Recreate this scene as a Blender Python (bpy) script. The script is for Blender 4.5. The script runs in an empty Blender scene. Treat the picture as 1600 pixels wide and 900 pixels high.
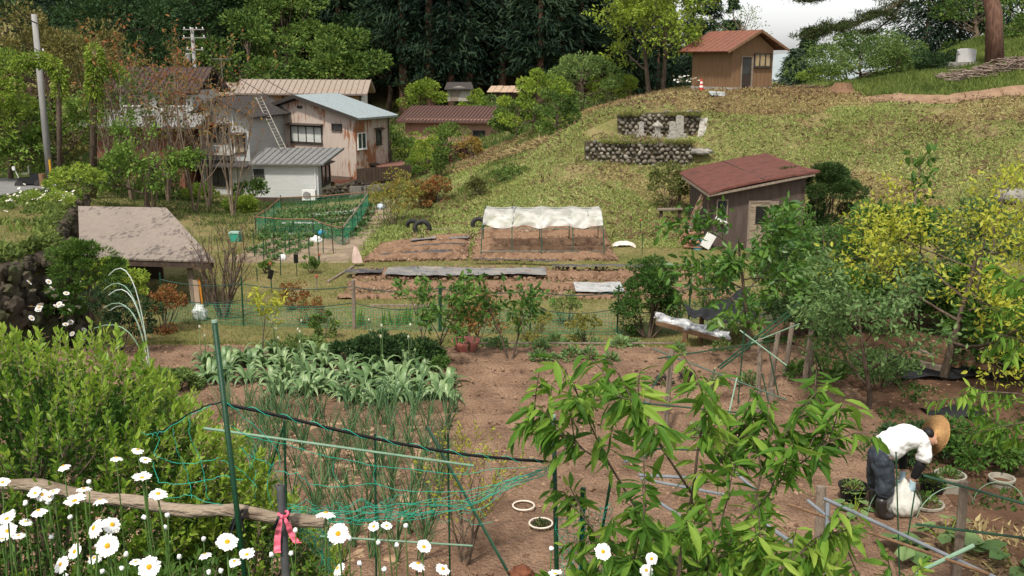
import bpy, math, random
import numpy as np
from mathutils import Vector, Matrix

# ------------------------------------------------------------------ camera, sky, sun, exposure
scene = bpy.context.scene
PITCH, FPX, CAMZ = math.radians(13.0), 1555.6, 5.2
cam_data = bpy.data.cameras.new("camera")
cam = bpy.data.objects.new("camera", cam_data)
scene.collection.objects.link(cam)
cam.location = (0, 0, CAMZ)
cam.rotation_euler = (math.radians(90) - PITCH, 0, 0)
cam_data.lens = 35; cam_data.sensor_width = 36
cam_data.clip_start = 0.05; cam_data.clip_end = 5000
scene.camera = cam
SUN_EL, SUN_AZ = math.radians(58), math.radians(200)   # azimuth: compass-like, measured from +Y towards +X
world = bpy.data.worlds.new("World"); scene.world = world; world.use_nodes = True
wn = world.node_tree.nodes; wl = world.node_tree.links
bgn = wn['Background']
sky = wn.new('ShaderNodeTexSky'); sky.sky_type = 'NISHITA'; sky.sun_disc = False
sky.sun_elevation = SUN_EL; sky.sun_rotation = SUN_AZ
sky.air_density = 1.0; sky.dust_density = 1.5; sky.ozone_density = 0.6
hs = wn.new('ShaderNodeHueSaturation'); hs.inputs['Saturation'].default_value = 0.12
wl.new(sky.outputs[0], hs.inputs['Color']); wl.new(hs.outputs[0], bgn.inputs['Color'])
bgn.inputs['Strength'].default_value = 0.14
sd = bpy.data.lights.new("sun", 'SUN'); sd.energy = 2.9; sd.angle = math.radians(5); sd.color = (1.0, .93, .82)
sun = bpy.data.objects.new("sun", sd); scene.collection.objects.link(sun)
sv = Vector((math.sin(SUN_AZ)*math.cos(SUN_EL), math.cos(SUN_AZ)*math.cos(SUN_EL), math.sin(SUN_EL)))
sun.rotation_euler = sv.to_track_quat('Z', 'Y').to_euler()
scene.view_settings.view_transform = 'Standard'; scene.view_settings.look = 'None'
scene.view_settings.gamma = 1; scene.view_settings.use_curve_mapping = False
scene.view_settings.exposure = 0.58
scene.cycles.max_bounces = 6; scene.cycles.transmission_bounces = 4; scene.cycles.transparent_max_bounces = 8
scene.cycles.diffuse_bounces = 3; scene.cycles.glossy_bounces = 2

# ------------------------------------------------------------------ helpers
R = math.radians
rng = np.random.default_rng(7)
random.seed(7)
COL = scene.collection
CP, SP = math.cos(PITCH), math.sin(PITCH)

def at(px, py, Y):
    """world point on the sight line of photograph position px,py at distance Y"""
    u = (px-800)/FPX; v = (450-py)/FPX
    k = Y/(CP + v*SP)
    return Vector((u*k, Y, CAMZ + (-SP + v*CP)*k))

def _hash(ix, iy, s):
    h = (ix.astype(np.int64)*374761393 + iy.astype(np.int64)*668265263 + s*974634777) & 0xffffffff
    h = ((h ^ (h >> 13))*1274126177) & 0xffffffff
    h = (h ^ (h >> 16)) & 0xffffffff
    return h/4294967295.0
def vnoise(x, y, s=0):
    x = np.asarray(x, float); y = np.asarray(y, float)
    ix = np.floor(x); iy = np.floor(y); fx = x-ix; fy = y-iy
    fx = fx*fx*(3-2*fx); fy = fy*fy*(3-2*fy)
    a = _hash(ix, iy, s); b = _hash(ix+1, iy, s); c = _hash(ix, iy+1, s); d = _hash(ix+1, iy+1, s)
    return (a*(1-fx)+b*fx)*(1-fy) + (c*(1-fx)+d*fx)*fy
def fbm(x, y, s=0, o=4):
    t = 0; a = .5
    for i in range(o):
        t = t + a*(vnoise(x, y, s+i)-.5)*2; x = np.asarray(x)*2.03; y = np.asarray(y)*2.03; a *= .5
    return t
def sstep(a, b, x):
    t = np.clip((x-a)/(b-a), 0, 1); return t*t*(3-2*t)

class MB:
    """collects geometry, builds ONE mesh object"""
    def __init__(s): s.V = []; s.F = {}; s.n = 0
    def add(s, V, F):
        V = np.asarray(V, float).reshape(-1, 3)
        if isinstance(F, np.ndarray): F = [F]
        elif F and not isinstance(F[0], np.ndarray):
            g = {}
            for f in F: g.setdefault(len(f), []).append(f)
            F = [np.array(q) for q in g.values()]
        for q in F: s.F.setdefault(q.shape[1], []).append(q + s.n)
        s.V.append(V); s.n += len(V)
        return s
    def box(s, c, d, rz=0, M=None):
        x, y, z = d[0]/2, d[1]/2, d[2]/2
        V = np.array([[i*x, j*y, k*z] for i in (-1, 1) for j in (-1, 1) for k in (-1, 1)])
        if M is not None: V = V @ np.array(M.to_3x3()).T
        elif rz:
            ca, sa = math.cos(rz), math.sin(rz)
            V = V @ np.array([[ca, -sa, 0], [sa, ca, 0], [0, 0, 1]]).T
        return s.add(V+np.array(c), np.array([[0,1,3,2],[4,6,7,5],[0,4,5,1],[2,3,7,6],[0,2,6,4],[1,5,7,3]]))
    def bar(s, a, b, w, h=None):
        """square bar from a to b"""
        h = h or w; a = Vector(a); b = Vector(b); d = b-a; L = d.length
        q = d.to_track_quat('Z', 'Y').to_matrix()
        return s.box((a+b)/2, (w, h, L), M=q)
    def tube(s, P, r, n=6, cap=True):
        P = np.asarray([tuple(p) for p in P], float); m = len(P)
        r = np.full(m, r, float) if np.isscalar(r) else np.asarray(r, float)
        T = np.gradient(P, axis=0); T /= (np.linalg.norm(T, axis=1, keepdims=True)+1e-9)
        ref = np.array([0, 0, 1.]) if abs(T[0][2]) < .9 else np.array([1., 0, 0])
        U = np.cross(T, ref); U /= (np.linalg.norm(U, axis=1, keepdims=True)+1e-9)
        for i in range(1, m):      # keep the frame from flipping
            u = U[i-1] - T[i]*np.dot(U[i-1], T[i]); l = np.linalg.norm(u)
            if l > 1e-6: U[i] = u/l
        W = np.cross(T, U)
        a = np.arange(n)*2*math.pi/n
        V = P[:, None, :] + r[:, None, None]*(np.cos(a)[None, :, None]*U[:, None, :] + np.sin(a)[None, :, None]*W[:, None, :])
        i = np.arange(m-1)[:, None]*n; j = np.arange(n)[None, :]; k = (j+1) % n
        F = np.stack([i+j, i+k, i+n+k, i+n+j], -1).reshape(-1, 4)
        fs = [F]
        if cap:
            fs.append(np.array([list(range(n))[::-1]])); fs.append(np.array([[(m-1)*n+q for q in range(n)]]))
        return s.add(V.reshape(-1, 3), fs)
    def lathe(s, c, prof, n=16, M=None):
        a = np.arange(n)*2*math.pi/n; V = []
        for (r, z) in prof: V += [(r*math.cos(t), r*math.sin(t), z) for t in a]
        V = np.array(V)
        if M is not None: V = V @ np.array(M.to_3x3()).T
        m = len(prof); i = np.arange(m-1)[:, None]*n; j = np.arange(n)[None, :]; k = (j+1) % n
        F = [np.stack([i+j, i+k, i+n+k, i+n+j], -1).reshape(-1, 4)]
        if prof[0][0] > 1e-4: F.append(np.array([list(range(n))[::-1]]))
        if prof[-1][0] > 1e-4: F.append(np.array([[(m-1)*n+q for q in range(n)]]))
        return s.add(V+np.array(c), F)
    def prism(s, poly, d):
        """poly: list of 3d points (planar), extruded by vector d"""
        P = np.array([tuple(p) for p in poly]); n = len(P)
        V = np.vstack([P, P+np.array(tuple(d))])
        F = [list(range(n))[::-1], [n+i for i in range(n)]]
        F += [[i, (i+1) % n, n+(i+1) % n, n+i] for i in range(n)]
        return s.add(V, F)
    def slab(s, q, t):
        """four corners, thickened downwards along its normal"""
        q = [Vector(p) for p in q]
        nn = (q[1]-q[0]).cross(q[3]-q[0]).normalized()
        if nn.z < 0: nn = -nn
        return s.prism(q, -nn*t)
    def grid(s, P):
        P = np.asarray(P); a, b = P.shape[:2]
        i = np.arange(a-1)[:, None]*b; j = np.arange(b-1)[None, :]
        return s.add(P.reshape(-1, 3), np.stack([i+j, i+j+1, i+b+j+1, i+b+j], -1).reshape(-1, 4))
    def rock(s, c, r, sq=(1, 1, 1), seed=0, sub=1):
        V, F = ico(sub)
        rr = np.random.default_rng(seed)
        k = 1 + .18*rr.standard_normal((len(V), 1)).clip(-1.3, 1.3)
        ang = rr.uniform(0, 6.28); ca, sa = math.cos(ang), math.sin(ang)
        W = V*k*np.array(sq)*r
        W = W @ np.array([[ca, -sa, 0], [sa, ca, 0], [0, 0, 1]]).T
        return s.add(W+np.array(tuple(c)), F)
    def obj(s, name, mat, parent=None, loc=None, smooth=False, shift=None):
        me = bpy.data.meshes.new(name)
        V = np.vstack(s.V)
        if shift is not None: V = V - np.array(tuple(shift))
        me.vertices.add(len(V)); me.vertices.foreach_set('co', V.astype(np.float32).ravel())
        keys = [k for k in s.F]
        arr = {k: np.vstack(s.F[k]) for k in keys}
        nl = sum(a.size for a in arr.values()); npl = sum(len(a) for a in arr.values())
        idx = np.concatenate([arr[k].ravel() for k in keys]).astype(np.int32)
        tot = np.concatenate([np.full(len(arr[k]), k) for k in keys]).astype(np.int32)
        st = np.concatenate([[0], np.cumsum(tot)[:-1]]).astype(np.int32)
        me.loops.add(nl); me.loops.foreach_set('vertex_index', idx)
        me.polygons.add(npl); me.polygons.foreach_set('loop_start', st); me.polygons.foreach_set('loop_total', tot)
        me.update(calc_edges=True); me.validate()
        me.polygons.foreach_set('use_smooth', np.full(len(me.polygons), smooth))
        if mat is not None: me.materials.append(mat)
        o = bpy.data.objects.new(name, me); COL.objects.link(o)
        if parent is not None: o.parent = parent
        if loc is not None: o.location = loc
        return o

_ico = {}
def ico(sub):
    if sub in _ico: return _ico[sub]
    t = (1+5**.5)/2
    V = [(-1,t,0),(1,t,0),(-1,-t,0),(1,-t,0),(0,-1,t),(0,1,t),(0,-1,-t),(0,1,-t),(t,0,-1),(t,0,1),(-t,0,-1),(-t,0,1)]
    F = [(0,11,5),(0,5,1),(0,1,7),(0,7,10),(0,10,11),(1,5,9),(5,11,4),(11,10,2),(10,7,6),(7,1,8),(3,9,4),(3,4,2),(3,2,6),(3,6,8),(3,8,9),(4,9,5),(2,4,11),(6,2,10),(8,6,7),(9,8,1)]
    V = [Vector(v).normalized() for v in V]
    for _ in range(sub):
        c = {}; G = []
        def mid(a, b):
            k = (min(a, b), max(a, b))
            if k not in c: V.append(((V[a]+V[b])/2).normalized()); c[k] = len(V)-1
            return c[k]
        for a, b, d in F:
            x, y, z = mid(a, b), mid(b, d), mid(d, a)
            G += [(a, x, z), (b, y, x), (d, z, y), (x, y, z)]
        F = G
    _ico[sub] = (np.array([tuple(v) for v in V]), np.array(F)); return _ico[sub]

ORD = 'first second third fourth fifth sixth seventh eighth ninth tenth eleventh twelfth thirteenth fourteenth fifteenth sixteenth seventeenth eighteenth nineteenth twentieth'.split()
def tag(o, label=None, cat=None, group=None, kind=None):
    if label: o['label'] = label
    if cat: o['category'] = cat
    if group: o['group'] = group
    if kind: o['kind'] = kind
    return o
def thing(name, label, cat, loc=(0, 0, 0), rz=0, group=None):
    o = bpy.data.objects.new(name, None); o.empty_display_size = .2; COL.objects.link(o)
    o.location = loc; o.rotation_euler = (0, 0, rz)
    return tag(o, label, cat, group)
KIDS = {}
def kids(o):
    return [c for c in bpy.data.objects if c.parent == o]
def copy_tree(o, loc, rz=0, sc=1, label=None, group=None, _ch=None):
    ch = _ch if _ch is not None else [(c, kids(c)) for c in kids(o)]
    r = o.copy(); COL.objects.link(r); r.location = loc; r.rotation_euler = (0, 0, rz)
    r.scale = (sc, sc, sc) if np.isscalar(sc) else sc
    if label: r['label'] = label
    if group: r['group'] = group
    for c, g in ch:
        d = c.copy(); COL.objects.link(d); d.parent = r
        for q in g:
            e = q.copy(); COL.objects.link(e); e.parent = d
    return r

# ------------------------------------------------------------------ materials
def _new(name):
    m = bpy.data.materials.new(name); m.use_nodes = True
    nt = m.node_tree; return m, nt, nt.nodes, nt.links, nt.nodes['Principled BSDF']
def ramp(n, stops):
    r = n.new('ShaderNodeValToRGB'); e = r.color_ramp.elements
    while len(e) < len(stops): e.new(.5)
    for q, (p, c) in zip(e, stops): q.position = p; q.color = (*c, 1)
    return r
def M(name, c1, c2=None, scale=3, rough=.8, bump=0, bscale=None, c3=None, stretch=(1, 1, 1), spec=.3, metal=0, detail=6, lo=.35, hi=.65, world_pos=False, coord='Object'):
    m, nt, n, l, b = _new(name)
    b.inputs['Roughness'].default_value = rough; b.inputs['Specular IOR Level'].default_value = spec
    b.inputs['Metallic'].default_value = metal
    c2 = c2 or tuple(x*.75 for x in c1)
    tc = n.new('ShaderNodeTexCoord'); mp = n.new('ShaderNodeMapping'); mp.inputs['Scale'].default_value = stretch
    if world_pos:
        g = n.new('ShaderNodeNewGeometry'); l.new(g.outputs['Position'], mp.inputs[0])
    else: l.new(tc.outputs[coord], mp.inputs[0])
    nz = n.new('ShaderNodeTexNoise'); nz.inputs['Scale'].default_value = scale; nz.inputs['Detail'].default_value = detail
    nz.inputs['Roughness'].default_value = .65
    l.new(mp.outputs[0], nz.inputs['Vector'])
    st = [(lo, c1), (hi, c2)] if c3 is None else [(lo, c1), ((lo+hi)/2, c2), (hi, c3)]
    r = ramp(n, st); l.new(nz.outputs['Fac'], r.inputs[0]); l.new(r.outputs[0], b.inputs['Base Color'])
    if bump:
        n2 = n.new('ShaderNodeTexNoise'); n2.inputs['Scale'].default_value = bscale or scale*4; n2.inputs['Detail'].default_value = 5
        l.new(mp.outputs[0], n2.inputs['Vector'])
        bp = n.new('ShaderNodeBump'); bp.inputs['Strength'].default_value = min(1, bump); bp.inputs['Distance'].default_value = .03*max(1, bump)
        l.new(n2.outputs['Fac'], bp.inputs['Height']); l.new(bp.outputs[0], b.inputs['Normal'])
    return m
def LEAF(name, cols, trans=.3, rough=.5, nscale=.6, gain=1.0, spec=.15):
    """foliage: a colour per leaf (random per island) nudged by a broad noise"""
    m, nt, n, l, b = _new(name)
    b.inputs['Roughness'].default_value = rough; b.inputs['Specular IOR Level'].default_value = spec
    g = n.new('ShaderNodeNewGeometry'); nz = n.new('ShaderNodeTexNoise'); nz.inputs['Scale'].default_value = nscale
    oi = n.new('ShaderNodeObjectInfo')
    l.new(g.outputs['Position'], nz.inputs['Vector'])
    a = n.new('ShaderNodeMath'); a.operation = 'MULTIPLY_ADD'; a.inputs[1].default_value = 1.3; a.inputs[2].default_value = -.65
    l.new(nz.outputs['Fac'], a.inputs[0])
    a2 = n.new('ShaderNodeMath'); a2.operation = 'MULTIPLY_ADD'; a2.inputs[1].default_value = .75
    l.new(g.outputs['Random Per Island'], a2.inputs[0]); l.new(a.outputs[0], a2.inputs[2])
    a3 = n.new('ShaderNodeMath'); a3.operation = 'MULTIPLY_ADD'; a3.inputs[1].default_value = .25
    l.new(oi.outputs['Random'], a3.inputs[0]); l.new(a2.outputs[0], a3.inputs[2])
    k = len(cols); r = ramp(n, [(.05+.9*i/(k-1), tuple(x*gain for x in c)) for i, c in enumerate(cols)])
    l.new(a3.outputs[0], r.inputs[0]); l.new(r.outputs[0], b.inputs['Base Color'])
    tr = n.new('ShaderNodeBsdfTranslucent'); mx = n.new('ShaderNodeMixShader'); mx.inputs[0].default_value = trans
    hv = n.new('ShaderNodeHueSaturation'); hv.inputs['Value'].default_value = 1.5; hv.inputs['Hue'].default_value = .485
    l.new(r.outputs[0], hv.inputs['Color']); l.new(hv.outputs[0], tr.inputs['Color'])
    l.new(b.outputs[0], mx.inputs[1]); l.new(tr.outputs[0], mx.inputs[2])
    l.new(mx.outputs[0], n['Material Output'].inputs['Surface'])
    return m

# ------------------------------------------------------------------ leaves and branches
SHAPES = {
 'diamond': ([(0,0,0),(.45,.27,.05),(1,0,-.04),(.45,-.27,.05)], [(0,1,2,3)]),
 'needle': ([(0,0,0),(.4,.1,.03),(1,0,-.05),(.4,-.1,.03)], [(0,1,2,3)]),
 'leaf': ([(0,0,0),(.3,.2,.05),(.7,.17,0),(1,0,-.13),(.7,-.17,0),(.3,-.2,.05),(.3,0,-.01),(.7,0,-.05)], [(0,1,6),(0,6,5),(1,2,7,6),(6,7,4,5),(2,3,7),(7,3,4)]),
 'lance': ([(0,0,0),(.22,.085,.035),(.5,.12,.01),(.8,.065,-.10),(1,0,-.24),(.8,-.065,-.10),(.5,-.12,.01),(.22,-.085,.035),(.22,0,0),(.5,0,-.035),(.8,0,-.12)],
     [(0,1,8),(0,8,7),(1,2,9,8),(8,9,6,7),(2,3,10,9),(9,10,5,6),(3,4,10),(10,4,5)]),
 'round': ([(0,0,0),(.2,.3,.04),(.6,.38,0),(1,0,-.06),(.6,-.38,0),(.2,-.3,.04),(.45,0,-.05)], [(0,1,6),(1,2,6),(2,3,6),(3,4,6),(4,5,6),(5,0,6)]),
 'blade': ([(0,-.05,0),(0,.05,0),(.6,.035,.02),(.6,-.035,.02),(1,0,-.06)], [(0,1,2,3),(3,2,4)]),
 'chip': ([(0,-.12,0),(0,.12,0),(1,.08,.02),(1,-.06,0)], [(0,1,2,3)]),
}
def unit(a): return a/(np.linalg.norm(a, axis=-1, keepdims=True)+1e-9)
def leaves(mb, P, D, size, shape='diamond', up=.6, var=.35, g=None):
    g = g or rng; P = np.asarray(P, float); n = len(P)
    if n == 0: return mb
    X = unit(np.asarray(D, float))
    N = unit(g.standard_normal((n, 3))*(1-up) + np.array([0, 0, 1])*up)
    Y = unit(np.cross(N, X)); Z = np.cross(X, Y)
    s = np.broadcast_to(np.asarray(size, float), (n,))*(1+var*g.uniform(-1, 1, n))
    T, F = SHAPES[shape]; T = np.array(T)
    V = P[:, None, :] + s[:, None, None]*(T[None, :, 0:1]*X[:, None, :] + T[None, :, 1:2]*Y[:, None, :] + T[None, :, 2:3]*Z[:, None, :])
    k = len(T); off = (np.arange(n)*k)[:, None, None]
    gr = {}
    for f in F: gr.setdefault(len(f), []).append(f)
    fs = [(np.array(q)[None] + off).reshape(-1, ln) for ln, q in gr.items()]
    return mb.add(V.reshape(-1, 3), fs)
def rdir(g, n): return unit(g.standard_normal((n, 3)))

def grow(g, p, d, L, r, lv, cfg, out, tips):
    """recursive branch; cfg = per-level dicts"""
    c = cfg[lv]; ns = c.get('seg', 5); P = [np.array(p, float)]; d = np.array(d, float); d /= np.linalg.norm(d)
    for i in range(ns):
        d = d + g.standard_normal(3)*c.get('w', .15) + np.array([0, 0, c.get('up', 0.)]); d /= np.linalg.norm(d)
        P.append(P[-1] + d*L/ns)
    P = np.array(P); t = np.linspace(0, 1, ns+1); rr = r*(1-t*(1-c.get('tip', .35)))
    out.append((P, rr, lv))
    if lv == len(cfg)-1: tips.append((P, d)); return
    nc = c['n']; az0 = g.uniform(0, 6.28)
    for k in range(nc):
        f = c.get('from', .3) + (1-c.get('from', .3))*((k+g.uniform(.2, .8))/nc)
        i = min(ns-1, int(f*ns)); q = P[i] + (P[i+1]-P[i])*(f*ns-i); dd = unit(P[i+1]-P[i])
        az = az0 + k*2.4 + g.uniform(-.4, .4)
        a = np.cross(dd, [0, 0, 1.]) if abs(dd[2]) < .95 else np.array([1., 0, 0]); a = unit(a); b = np.cross(dd, a)
        th = c.get('ang', .8)*g.uniform(.75, 1.2)
        nd = dd*math.cos(th) + (a*math.cos(az)+b*math.sin(az))*math.sin(th)
        if c.get('flat'): nd[2] = nd[2]*c['flat']
        grow(g, q, nd, L*c.get('lr', .6)*g.uniform(.75, 1.2)*(1-c.get('taper', .35)*f), r*(1-f*(1-c.get('tip', .35)))*c.get('rr', .55), lv+1, cfg, out, tips)
def skel_tree(name, label, cat, loc, g, base, cfg, L, r, barkm, leafm, leaf=('leaf', .12, 6, .05), lean=(0, 0, 1), stems=1, spread=.3, sides=6, group=None, droop=0, up=.6, cr_name='crown', keep=1, tr_name='trunk'):
    """a tree with visible limbs: Empty > trunk, crown"""
    root = thing(name, label, cat, loc, group=group)
    out = []; tips = []
    for s in range(stems):
        a = s*2.4+g.uniform(0, 1); sp = spread if stems > 1 else 0
        d = np.array(lean, float) + np.array([math.cos(a)*sp, math.sin(a)*sp, 0])
        grow(g, (math.cos(a)*r*.8*(stems > 1), math.sin(a)*r*.8*(stems > 1), base), d, L*g.uniform(.85, 1.1), r, 0, cfg, out, tips)
    mb = MB()
    for P, rr, lv in out:
        mb.tube(P, np.maximum(rr, .002), n=max(3, sides-lv), cap=False)
    mb.obj(tr_name, barkm, root, smooth=True)
    sh, sz, cnt, jit = leaf
    PP = []; DD = []
    for P, d in tips:
        n = cnt; t = g.uniform(.15, 1.05, n)*(len(P)-1); i = np.minimum(t.astype(int), len(P)-2)
        q = P[i] + (P[i+1]-P[i])*(t-i)[:, None] + g.standard_normal((n, 3))*jit
        e = unit(P[i+1]-P[i])*.6 + rdir(g, n)*.9 + np.array([0, 0, -droop])
        PP.append(q); DD.append(e)
    if PP:
        PP = np.vstack(PP); DD = np.vstack(DD)
        if keep < 1:
            kmask = g.uniform(0, 1, len(PP)) < keep; PP = PP[kmask]; DD = DD[kmask]
        leaves(MBc := MB(), PP, DD, sz, sh, up=up, g=g); MBc.obj(cr_name, leafm, root)
    return root
def lump_points(g, n, m, rx, ry, rz, cz, lump=.32, shell=.55, flat=.6):
    """points in m clumps spread over an ellipsoid: returns centres, points, outward directions"""
    C = rdir(g, m)*np.cbrt(g.uniform(shell**3, 1, (m, 1)))
    C[:, 2] = np.abs(C[:, 2])*np.where(g.uniform(0, 1, m) < .78, 1, -1)
    C = C*np.array([rx, ry, rz]); R0 = (rx+ry+rz)/3
    ls = lump*R0*g.uniform(.6, 1.35, m)
    k = g.integers(0, m, n); O = rdir(g, n)*np.cbrt(g.uniform(.25, 1, (n, 1)))
    P = C[k] + O*ls[k][:, None]*np.array([1, 1, flat])
    D = unit(O*1.0 + unit(P/np.array([rx, ry, rz]))*.5 + rdir(g, n)*.7)
    P[:, 2] += cz; C[:, 2] += cz
    return C, P, D
def lump_tree(name, label, cat, loc, g, H, rx, rz, barkm, leafm, n=5000, m=28, sz=.3, tr=.15, ry=None, shape='diamond', group=None, lump=.32, shell=.55, low=.35, rz_=0, up=.35, trunk=True, cr_name='crown', lean=(0, 0)):
    root = thing(name, label, cat, loc, rz_, group)
    ry = ry or rx; cz = H-rz
    C, P, D = lump_points(g, n, m, rx, ry, rz, cz, lump, shell)
    P[:, 2] = np.maximum(P[:, 2], .02); C[:, 2] = np.maximum(C[:, 2], .1)
    if trunk:
        mb = MB(); top = cz + rz*.5; ks = np.linspace(0, 1, 7)
        T = np.stack([np.cumsum(g.normal(0, tr*.5, 7))+lean[0]*ks, np.cumsum(g.normal(0, tr*.5, 7))+lean[1]*ks, ks*top], 1); T[0, :2] = 0
        mb.tube(T, tr*(1.15-ks*.9), n=7, cap=False)
        for c in C[:min(m, 26)]:
            z0 = np.clip(c[2]-g.uniform(.3, .7)*rz, top*low*.8, top*.95); i = int(z0/top*6); i = min(i, 5)
            p0 = T[i]+(T[i+1]-T[i])*(z0/top*6-i)
            mid = p0*.5+c*.5+np.array([0, 0, -.08*rz])
            mb.tube([p0, mid, c], [tr*.35, tr*.22, tr*.06], n=4, cap=False)
        mb.obj('trunk', barkm, root, smooth=True)
    P[:, :2] += np.array(lean)
    mb = MB(); leaves(mb, P, D, sz, shape, up=up, g=g); mb.obj(cr_name, leafm, root)
    return root
def shrub(name, label, cat, loc, g, H, rx, leafm, stemm, n=1500, m=14, sz=.1, ry=None, shape='leaf', group=None, lump=.34, stems=7, sr=.015, up=.35, shell=.5, rz_=0, low=.5):
    root = thing(name, label, cat, loc, rz_, group); ry = ry or rx
    C, P, D = lump_points(g, n, m, rx, ry, H*low, H*(1-low), lump, shell)
    P[:, 2] = np.abs(P[:, 2])
    mb = MB()
    for c in C[:stems*2]:
        c = np.array(c); c[2] = max(c[2], .2*H); b = c*np.array([.18, .18, 0])
        mb.tube([b, b*.5+c*.5+g.normal(0, .04*H, 3), c], [sr, sr*.7, sr*.3], n=4, cap=False)
    mb.obj('stems', stemm, root, smooth=True)
    mb = MB(); leaves(mb, P, D, sz, shape, up=up, g=g); mb.obj('foliage', leafm, root)
    return root
# ------------------------------------------------------------------ terrain
_cp = []
def W(x, y, z): _cp.append((x, y, z))
def T(px, py, Y): p = at(px, py, Y); _cp.append((p.x, p.y, p.z))
for x in (-14, -8, -3, 2, 8, 16):
    W(x, -4, 3.3); W(x, 1.2, 3.2); W(x, 2.8, 2.75)
    W(x, 5, 1.75 if x > -2 else 2.0); W(x, 6.8, .7 if x > -2 else .95)
for y in (8.8, 10.5, 12.5, 15, 17.3):
    for x in (-7.5, -5, -2, 1, 4, 7, 11, 16): W(x, y, 0 if x > -4 else .05)
for x in (-7.5, -4, 0, 3.5): W(x, 18.6, -.5); W(x, 20.5, -.75); W(x, 23, -.85)
for x in (7, 11, 16): W(x, 20, -.05); W(x, 24, -.3 if x > 8 else -.6)
for x in (-7, -4, 0, 4, 7): W(x, 26, -1.0); W(x, 29, -1.05)
for x in (-3, 0, 4, 7, 10): W(x, 32.5, -1.08)
W(13, 30, -.6); W(18, 32, 0); W(12, 36, -.4); W(25, 30, .3); W(24, 22, .2); W(25, 12, .1)
T(480, 402, 33); T(560, 400, 33); T(380, 400, 33); T(300, 380, 36); T(230, 330, 44)
T(500, 327, 46); T(420, 330, 46); T(580, 335, 43); T(640, 345, 41)
T(420, 311, 57); T(560, 312, 56); T(330, 305, 55); T(200, 298, 50); T(120, 285, 48); T(20, 290, 46); T(-150, 300, 42)
T(760, 328, 39.5); T(880, 345, 37); T(1000, 358, 35.5); T(1080, 352, 37); T(1180, 350, 38.5)
T(700, 300, 45); T(650, 300, 48); T(720, 262, 52); T(770, 285, 45); T(800, 262, 46)
T(900, 268, 42); T(1000, 262, 42.6); T(1090, 250, 43.2)
T(860, 225, 48); T(900, 195, 52); T(930, 170, 55); T(1000, 150, 57); T(1060, 138, 58)
T(960, 172, 47.5); T(1095, 172, 47.5); T(1140, 143, 52); T(1230, 139, 55); T(1100, 205, 45.5)
T(1200, 235, 42.5); T(1200, 190, 46); T(1300, 145, 51); T(1300, 210, 44); T(1300, 290, 39)
T(1400, 156, 49); T(1400, 230, 42); T(1400, 300, 37); T(1500, 165, 46.5); T(1500, 240, 40); T(1500, 320, 35)
T(1600, 176, 43.5); T(1600, 250, 38); T(1600, 330, 33); T(1750, 200, 40); T(1750, 300, 33)
T(1340, 143, 60); T(1280, 138, 60); T(1400, 126, 58); T(1500, 100, 60); T(1600, 78, 58); T(1750, 50, 58); T(1600, 40, 70)
T(840, 205, 60); T(780, 225, 60); T(700, 255, 66); T(600, 280, 62); T(640, 250, 70); T(760, 215, 72)
T(500, 240, 80); T(600, 225, 84); T(720, 170, 88); T(800, 160, 92); T(900, 165, 85); T(500, 170, 100); T(300, 200, 90)
T(100, 230, 80); T(-100, 250, 75); T(0, 240, 70)
for x in (-90, -50, -20, 5): W(x, 112, 5); W(x, 140, 14); W(x, 180, 22)
for x in (25, 45, 70): W(x, 85, -3 if x < 50 else 0); W(x, 120, -8)
W(-60, 40, -.5); W(-60, 0, 3); W(60, 40, 4); W(70, 0, 3); W(60, 60, 7)
for x in (-300, 0, 90, 300): W(x, 300, -14 if x else 0); W(x, 1500, -30)
W(60, 180, -12); W(30, 160, -8); W(95, 180, -6)
for x in (-1500, 1500): W(x, 200, 0); W(x, -200, 0); W(x, 1500, 0)
W(0, -300, 3)
_cp = np.array(_cp)
def _phi(d2): return np.sqrt(d2 + 1.0)
_n = len(_cp); _d2 = ((_cp[:, None, :2]-_cp[None, :, :2])**2).sum(-1)
_A = np.zeros((_n+3, _n+3)); _A[:_n, :_n] = _phi(_d2) - np.eye(_n)*.02
_A[:_n, _n] = 1; _A[:_n, _n+1:] = _cp[:, :2]; _A[_n:, :_n] = _A[:_n, _n:].T
_w = np.linalg.solve(_A, np.concatenate([_cp[:, 2], [0, 0, 0]]))
EDGE_Y = [4, 10, 17, 20, 23, 30, 40, 46]; EDGE_X = [-8.2, -8.8, -8.95, -9.3, -10.9, -13.8, -17.5, -19.5]
TOP_Y = [4, 10, 17, 20, 23, 30, 40, 46]; TOP_Z = [2.6, 2.2, 1.8, 1.55, 1.3, .6, -.1, -.6]
WALL1_Y, WALL2_Y = 43.0, 46.2
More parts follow.
